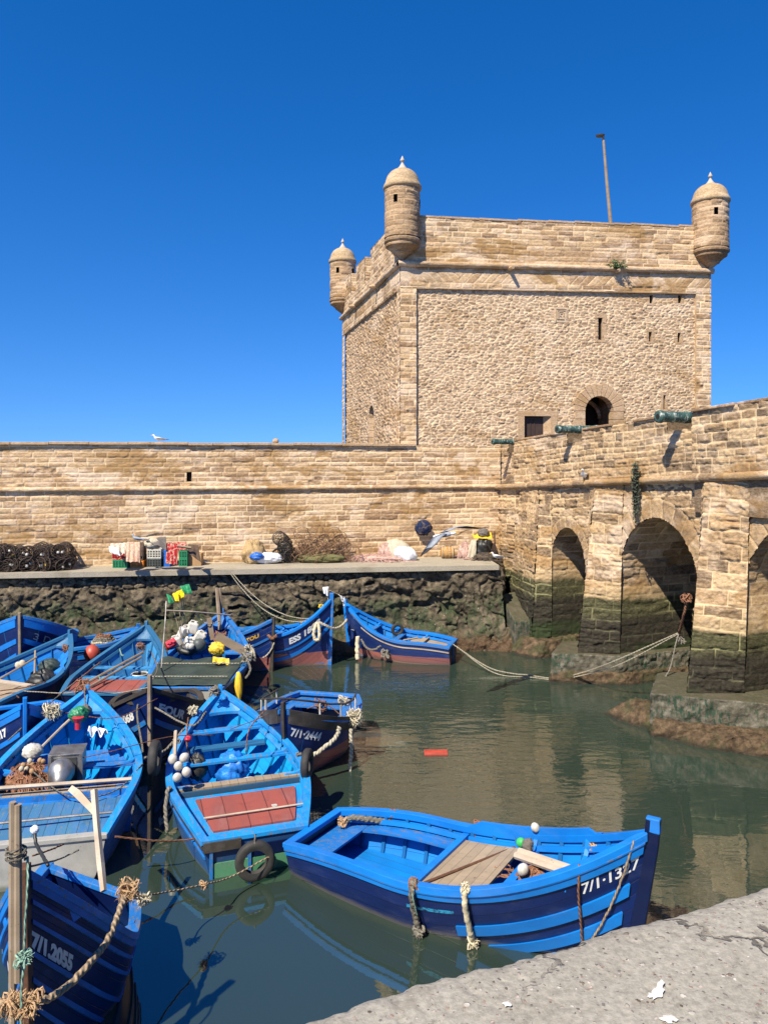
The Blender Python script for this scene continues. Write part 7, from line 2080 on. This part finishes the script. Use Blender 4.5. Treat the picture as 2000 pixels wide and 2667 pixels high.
flagpole(453, 1592, 478, 1680, 18.8, M['flag_g'], 'green flag at the left, tilted', [(432, 1546), (444, 1552), (438, 1574), (456, 1568)], 3)
flagpole(462, 1560, 482, 1680, 18.9, M['flag_y'], 'yellow flag in the middle', [(448, 1548), (462, 1540), (456, 1566), (470, 1566)], 4)
flagpole(470, 1545, 484, 1680, 19.0, M['flag_y'], 'yellow flag next to the upper green one', [(464, 1540), (474, 1536), (466, 1560), (480, 1556)], 5)
flagpole(474, 1530, 488, 1680, 19.1, M['flag_g'], 'green flag highest of the four', [(470, 1527), (492, 1521), (480, 1546), (499, 1546)], 6)
rope('tarp_cord', [B5.W(B5.L*.30, -.95, .86), B5.W(B5.L*.30, .95, .86)], .010, M['rope_pale'], 'pale cord tied across the green tarpaulin, farther one', sag=.001)
rope('tarp_cord', [B5.W(B5.L*.08, -.85, .80), B5.W(B5.L*.08, .85, .80)], .010, M['rope_pale'], 'pale cord tied across the green tarpaulin, nearer one', sag=.001)
knot('rope_knot', at_y(648, 1690, 18.0), .10, M['rope_pale'], 77, 30, .016, 'pale rope knot on the right gunwale of the far blue boat')
rope('hanging_rope', [at_y(652, 1685, 18.0), at_y(662, 1700, 17.9), at_y(664, 1722, 17.9)], .028, M['rope_pale'], 'pale rope end hanging from the knot of the far blue boat')
knot('rope_tangle', at_y(643, 1715, 17.7), .13, M['rope_grey'], 78, 30, .018, 'grey rope coil on the right gunwale of the far blue boat')
rope('hanging_rope', [at_y(645, 1720, 17.6), at_y(652, 1745, 17.5), at_y(640, 1768, 17.4)], .028, M['rope_grey'], 'grey rope end below the coil')
# B6 cargo
local_blob(B6, 'black_bag', B6.L*.60, -.35, .50, (.34, .25, .26), M['black_pl'], 81, 'lower black bag in the boat with the bare wooden deck', 'bag', .2)
local_blob(B6, 'black_bag', B6.L*.70, -.25, .75, (.26, .18, .17), M['tarp'], 82, 'upper dark bag in the boat with the bare wooden deck', 'bag', .2)
drape('blue_sheet', B6.W(B6.L*.93, -.25, 1.15), B6.W(B6.L*.60, -.98, .80), B6.W(B6.L*.90, .0, .72), B6.W(B6.L*.62, -.55, .55), M['blue_tarp'], 17, .06, 4, label='bright blue plastic sheet inside the bow beside the black bags', cat='sheet')
for i, (px, py) in enumerate([(58, 1728), (48, 1733)]): flt('float', at_y(px, py, 17.2), .075, M['cloth_cream'], ['cream float at the left gunwale, right one of a pair', 'cream float at the left gunwale, left one of a pair'][i])
m = MB(); m.tube([at_y(92, 1695, 17.6), at_y(90, 1755, 17.0)], .022, 6); tag(m.build('post', M['wood_p']), 'thin upright post on the thwart of the bare decked boat', 'post')
knot('rope_tangle', at_y(175, 1690, 18.2), .10, M['rope_rust'], 84, 30, .012, 'brown tangle above the black bags')
rope('deck_rope', [at_y(0, 1800, 16.1), at_y(70, 1790, 16.3), at_y(120, 1776, 16.6)], .012, M['rope_rust'], 'brown rope lying across the bare wooden deck')
rope('deck_rope', [at_y(0, 1812, 15.9), at_y(30, 1805, 16.1), at_y(50, 1818, 15.9)], .010, M['rope_rust'], 'short brown rope on the bare wooden deck at the edge')
m = MB(); m.tube([at_y(0, 1768, 16.2), at_y(45, 1742, 16.6), at_y(95, 1712, 17)], .022, 6); tag(m.build('oar', M['wood_p']), 'oar lying along the left side of the bare decked boat', 'oar')
# B7 cargo
for i, (a_, e_, r_) in enumerate([((228, 1778, 16.6), (372, 1700, 18.3), .03), ((232, 1790, 16.4), (368, 1712, 18.1), .026)]):
    m = MB(); m.tube([at_y(*a_), at_y(*e_)], r_, 6); tag(m.build('pole', M['wood_p']), ['long weathered pole laid along the faded boat, upper one', 'long weathered pole laid along the faded boat, lower one'][i], 'pole', 'poles laid along the faded boat')
ba = empty('basin', at_y(364, 1760, 17.8)); tag(ba, 'black basin with a white rim in the faded light blue boat', 'basin')
m = MB(); m.lathe([(0, -.08), (.14, -.08), (.18, .03), (.165, .03), (.13, -.06), (0, -.06)], 18); m.build('bowl', M['black_pl'], ba)
m = MB(); m.tube([(.18*cos(a), .18*sin(a), .04) for a in np.linspace(0, 2*pi, 21)[:-1]], .018, 5, closed=True); m.build('rim', M['white_pl'], ba)
knot('rope_tangle', at_y(366, 1685, 18.8), .10, M['rope_rust'], 86, 20, .012, 'brown rope hanging inside the bow of the faded boat')
rope('green_rope', [at_y(312, 1690, 18.2), at_y(316, 1705, 18.1), at_y(322, 1708, 18.0)], .016, M['rope_green'], 'pale green rope scrap on the gunwale of the faded boat')
rope('green_rope', [at_y(258, 1760, 16.9), at_y(262, 1775, 16.8), at_y(270, 1765, 16.9)], .014, M['rope_green'], 'pale green rope scrap near the stern of the faded boat')
m = MB(); p_ = B4.W(B4.L+.03, 0, 0); m.tube([Vector((p_.x, p_.y, .3)), Vector((p_.x, p_.y-.02, 1.68))], .045, 6); q = m.build('mooring_post', M['wood_p'], None); adopt(q, B4.root)
# B14 coils
for k in range(4):
    c = at_y(270, 1672-k*5, 19.9); rr = .28-.04*k
    rope('rope_coil', [c+Vector((rr*cos(t), rr*.8*sin(t), .02*sin(3*t))) for t in np.linspace(0, 6.1, 14)], .035, M[['rope_pale', 'rope_grey', 'rope_grey', 'rope_rust'][k]], ['lowest pale coil', 'second grey coil', 'third grey coil', 'topmost brown coil'][k]+' of the rope stack behind the faded light blue boat', cat='rope coil')
flt('buoy', at_y(240, 1703, 19.0), .20, M['orange_pl'], 'big red plastic buoy between the bare decked and faded boats', 'buoy')
blob('engine', at_y(305, 1690, 19.9), (.35, .25, .22), M['grey_cr'], 88, .25, label='dark engine lump right of the rope coils', cat='engine')
# B10
rope('bow_rope', [at_y(884, 1893, 13.35), at_y(878, 1915, 13.3), at_y(855, 1940, 13.15), at_y(820, 1965, 13.05), at_y(786, 1981, 12.95)], .038, M['rope_pale'], 'thick cream rope curving down the side of the black railed boat')
rope('fender_rope', [at_y(912, 1900, 13.6), at_y(913, 1960, 13.55), at_y(911, 2010, 13.5), at_y(912, 2032, 13.5)], [.035]*99, M['rope_pale'], 'frayed cream rope hanging into the water beside the black railed boat') if False else rope('fender_rope', [at_y(914, 1900, 13.7), at_y(915, 1950, 13.68), at_y(912, 1990, 13.66), at_y(912, 2026, 13.62)], .035, M['rope_pale'], 'frayed cream rope hanging into the water beside the black railed boat')
knot('frayed_knot', at_y(922, 1868, 13.9), .14, M['fray_pale'], 91, 160, .012, 'bushy cream frayed knot on the stern quarter of the black railed boat')
knot('frayed_knot', at_y(895, 1826, 15.2), .10, M['fray_pale'], 92, 60, .012, 'small cream knot at the stern corner of the black railed boat')
knot('rope_tangle', at_y(836, 1838, 14.8), .12, M['rope_rust'], 93, 30, .010, 'brown line tangle on the deck of the black railed boat')
rope('line', [at_y(800, 1846, 14.6), at_y(850, 1836, 14.8), at_y(895, 1870, 14.2)], .010, M['rope_rust'], 'brown line lying across the deck of the black railed boat')
# B11
p0 = [(800, 1640, 20.75), (830, 1632, 20.7), (862, 1645, 20.55), (880, 1640, 20.75), (902, 1612, 21.0)]
rope('bow_rope', [at_y(782, 1622, 20.9), at_y(795, 1630, 20.75)]+[at_y(x, y, Y) for x, y, Y in [(812, 1633, 20.5), (826, 1622, 20.4), (845, 1628, 20.35), (860, 1635, 20.4), (872, 1637, 20.5), (890, 1630, 20.7), (904, 1614, 20.9)]], .035, M['rope_pale'], 'thick cream rope wrapped round the high bow with the white letters')
rope('fender', [at_y(826, 1622, 20.35), at_y(818, 1645, 20.3), at_y(820, 1664, 20.3), at_y(830, 1666, 20.3), at_y(832, 1645, 20.3), at_y(828, 1622, 20.35)], .045, M['fray_pale'], 'cream looped fender hanging below the white letters', cat='fender')
m = MB(); m.tube([at_y(855, 1535, 20.9), at_y(854, 1585, 20.9)], .02, 5); st_ = m.build('stick', M['wood_p']); tag(st_, 'thin stick with a torn white flag on the high bow', 'flag')
f_ = drape('rag', at_y(840, 1530, 20.9), at_y(856, 1528, 20.9), at_y(843, 1545, 20.85), at_y(856, 1556, 20.9), M['cloth_white'], 3, .04, 2); f_.parent = st_
m = MB(); m.tube([at_y(858, 1538, 21.3), at_y(880, 1548, 21.5), at_y(898, 1558, 21.6), at_y(896, 1582, 21.6)], .012, 5); st_ = m.build('stick', M['pale_wood']); tag(st_, 'bent stick with torn white plastic behind the high bow', 'flag')
f_ = drape('rag', at_y(880, 1549, 21.5), at_y(898, 1556, 21.6), at_y(890, 1560, 21.5), at_y(896, 1580, 21.6), M['cloth_white'], 6, .03, 2); f_.parent = st_
knot('yellow_tie', at_y(836, 1580, 20.9), .06, M['yellow_pl'], 96, 20, .014, 'yellow tie knotted on the rail of the high bowed boat')
# B12
rope('rope_hose', [at_y(668, 1632, 20.4), at_y(690, 1648, 20.1), at_y(708, 1663, 19.95), at_y(720, 1656, 20.0)], .04, M['rope_rust'], 'thick rusty hose over the bow of the yellow lettered boat', cat='hose')
rope('bow_line', [at_y(714, 1674, 20), at_y(708, 1690, 20.0), at_y(696, 1706, 20.0), at_y(684, 1714, 19.9)], .020, M['rope_pale'], 'knotted pale line on the bow of the yellow lettered boat')
# B13
rope('fender_rope', [at_y(931, 1658, 21.2), at_y(930, 1690, 21.15), at_y(931, 1718, 21.1)], .06, M['fray_pale'], 'thick mossy cream fender rope at the bow of the rightmost far boat')
knot('fender_knot', at_y(1004, 1702, 20.9), .11, M['rope_grey'], 98, 30, .02, 'dark knotted fender on the side of the rightmost far boat')
rope('side_rope', [at_y(940, 1665, 21.15), at_y(955, 1688, 21.05), at_y(975, 1692, 20.95), at_y(992, 1682, 20.95)], .03, M['rope_grey'], 'grey rope sagging along the side of the rightmost far boat')
rope('stern_line', [at_y(915, 1640, 21.7), at_y(1000, 1660, 21.4), at_y(1100, 1678, 21.1), at_y(1165, 1688, 21.0)], .012, M['rope_pale'], 'pale rope running over the length of the rightmost far boat')
m = MB(); m.tube([at_y(1050, 1668, 21.3), at_y(1088, 1661, 21.4)], .025, 6); tag(m.build('handle', M['wood_p']), 'wooden handle with a red end on the deck of the rightmost far boat', 'tool')
tyre(at_y(1035, 1640, 21.9), .14, .045, 24, 'old pale tyre on the far gunwale of the rightmost far boat', rx=pi/2, rz=.2)
# floating red crate piece
fl_ = empty('floating_crate', at_z(1135, 1962, .01)); tag(fl_, 'red broken crate piece floating in the middle of the water', 'crate piece')
m = MB(); m.box(-.22, .22, -.085, .085, -.02, .02); m.build('panel', M['orange_pl'], fl_, bevel=.008)
m = MB(); m.box(-.22, .22, .065, .085, .02, .035); [m.box(-.20+.08*k, -.188+.08*k, .03, .065, .02, .032) for k in range(6)]; m.build('ridge', M['orange_pl'], fl_)
# B1 gear
b = B1
def side(t, drop, out=.05): 
    p = b.pt(-1, t, 1.0); k = b.kz(t); sh = b.sheer(t); q = b.pt(-1, t, max(0.02, (sh-drop-k)/(sh-k))); return b.Mw @ (q+Vector((0, -out, 0)))
rope('fender_rope', [side(.46, -.03, -.06), side(.46, -.05, .02), side(.46, .10, .07), side(.46, .30, .07), side(.462, .48, .08), side(.462, .56, .08)], .036, M['rope_grey'], 'thick grey fender rope on the side of the front boat, left one')
knot('fender_knot', side(.462, .56, .08), .065, M['rope_grey'], 101, 30, .016, 'grey end knot of the left fender rope on the front boat')
knot('fender_knot', side(.46, -.03, .0), .055, M['rope_rust'], 102, 30, .010, 'brown tie holding the left fender rope to the gunwale')
rope('green_rope', [side(.46, 0, .05), side(.468, .08, .11), side(.472, .2, .12), side(.474, .3, .12)], .008, M['rope_green'], 'thin turquoise cord beside the left fender rope')
rope('fender_rope', [side(.60, -.06, -.03), side(.60, 0, .04), side(.60, .2, .07), side(.60, .45, .07), side(.60, .62, .07)], .034, M['fray_pale'], 'thick pale fender rope on the side of the front boat, right one')
knot('fender_knot', side(.60, .66, .07), .06, M['fray_pale'], 103, 70, .010, 'frayed end of the right fender rope near the water')
knot('fender_knot', side(.60, -.06, .0), .05, M['fray_pale'], 104, 30, .010, 'pale knot on top of the right fender rope')
rope('bow_line', [side(.855, -.04, .0), side(.857, .3, .06), side(.863, .7, .06), side(.866, 1.0, .06), side(.868, 1.12, .05)], .014, M['rope_rust'], 'brown rope hanging straight down the front bow before the white number')
rope('bow_line', [side(.965, -.03, .02), side(.955, .25, .06), side(.935, .55, .06), side(.905, .82, .06), side(.872, 1.0, .06)], .012, M['rope'], 'tan rope looping from the stem of the front boat to the brown rope')
rope('stern_hose', [b.W(b.L*.05, .40, .36), b.W(b.L*.075, .45, .47), b.W(b.L*.12, .55, .46), b.W(b.L*.17, .68, .44), b.W(b.L*.19, .74, .52)], .040, M['rope_grey'], 'worn black hose lying on the stern deck of the front boat', cat='hose')
knot('rope_knot', b.W(b.L*.19, .72, .56), .05, M['rope_rust'], 106, 30, .009, 'brown knot at the upper end of the stern hose')
knot('rope_knot', b.W(b.L*.05, .38, .42), .06, M['fray'], 107, 30, .010, 'tan knot at the lower end of the stern hose')
m = MB(); m.tube([b.W(b.L*.455, -.62, .545), b.W(b.L*.595, .66, .60)], .016, 6); tag(m.build('bar', M['rust']), 'rusty bar lying across the bare deck boards of the front boat', 'bar')
knot('rope_knot', b.W(b.L*.46, .86, .66), .05, M['rope_rust'], 108, 20, .009, 'brown knot on the far gunwale above the bare deck boards')
knot('rope_knot', b.W(b.L*.835, .42, 1.0), .06, M['fray'], 109, 50, .010, 'tan knot on the far gunwale near the front bow')
rope('line', [b.W(b.L*.46, .86, .66), b.W(b.L*.46, .78, .55), b.W(b.L*.455, .74, .44)], .012, M['rope_rust'], 'short line hanging from the brown knot on the far gunwale')
m = MB()
for k in range(4):
    y_ = .18-.055*k; m.tube([b.W(b.L*.645, y_+.12, .76+.03*(k % 2)), b.W(b.L*.80, y_-.08, .84+.03*(k % 2)), b.W(b.L*.85, y_-.16, .90)], .042, 7)
tag(m.build('cane_bundle', M['pale_wood']), 'bundle of pale canes lying in the front boat beside the white floats', 'canes')
flt('float', b.W(b.L*.64, .36, .84), .06, m_simple('green_float', (.05, .50, .12), None, .5), 'bright green float at the left end of the cane bundle')
flt('float', b.W(b.L*.69, -.14, .80), .065, M['white_pl'], 'larger white float in front of the cane bundle')
flt('float', b.W(b.L*.655, .66, .92), .055, M['white_pl'], 'small white float on the far gunwale above the green float')
blob('rag', b.W(b.L*.665, .30, .86), (.07, .07, .09), M['cloth_grey'], 111, .3, label='grey rag tangled between the green float and the canes', cat='rag')
netpile('line_tangle', b.W(b.L*.70, .02, .62), .18, .16, .14, M['rope_rust'], 112, 'brown line tangle under the cane bundle', 70, .008)
m = MB(); m.box(-.09, .09, -.06, .06, 0, .05, B1.Mw @ rotM(0, 0, .3, (b.L*.67, -.28, .12))); tag(m.build('wood_block', M['wood'], bevel=.01), 'small pale wood block on the floor of the front boat', 'block')

LN = 'thin lines strung across the moored boats'
for (pts_, r_, mt_, lab) in [
    ([(20, 1930, 12.6), (75, 1880, 13.0), (150, 1815, 14.5), (205, 1770, 15.5)], .012, 'rope_grey', 'grey line from the left edge over the left boats towards the faded bow'),
    ([(152, 1812, 16.2), (215, 1762, 17.0), (262, 1724, 17.6)], .016, 'rope_rust', 'brown line lying along the left gunwale of the faded light blue boat'),
    ([(60, 1800, 16.0), (160, 1806, 15.6), (222, 1800, 14.8), (300, 1806, 15.4), (392, 1790, 14.2)], .010, 'rope_pale', 'pale line sagging between the bare deck and the dark bow post'),
    ([(395, 1700, 17.6), (410, 1740, 16.8), (398, 1770, 14.5)], .014, 'rope_grey', 'short grey line beside the rod of the tarpaulin covered boat'),
    ([(510, 1600, 19.4), (540, 1625, 19.3), (572, 1618, 19.6)], .010, 'rope_pale', 'pale loop hanging from the white spar near the bow poles'),
    ([(490, 1870, 13.2), (486, 1930, 12.7), (492, 1975, 12.2)], .012, 'rope_rust', 'brown line hanging down inside the left side of the red hatch boat'),
    ([(690, 1850, 12.6), (650, 1900, 12.2), (640, 1960, 12.0)], .010, 'rope_rust', 'brown line on the right side planking of the red hatch boat'),
    ([(205, 2215, 9.4), (150, 2240, 9.0), (60, 2262, 6.4)], .010, 'rope_grey', 'grey line from the pale post to the poles of the nearest bow'),
    ([(60, 1990, 12.0), (180, 2075, 10.9), (300, 2060, 11.2), (372, 1990, 11.9)], .010, 'rope_grey', 'grey line lying across the large light blue boat above its stern deck')]:
    rope('line', [at_y(*p) for p in pts_], r_, M[mt_], lab, group=LN)
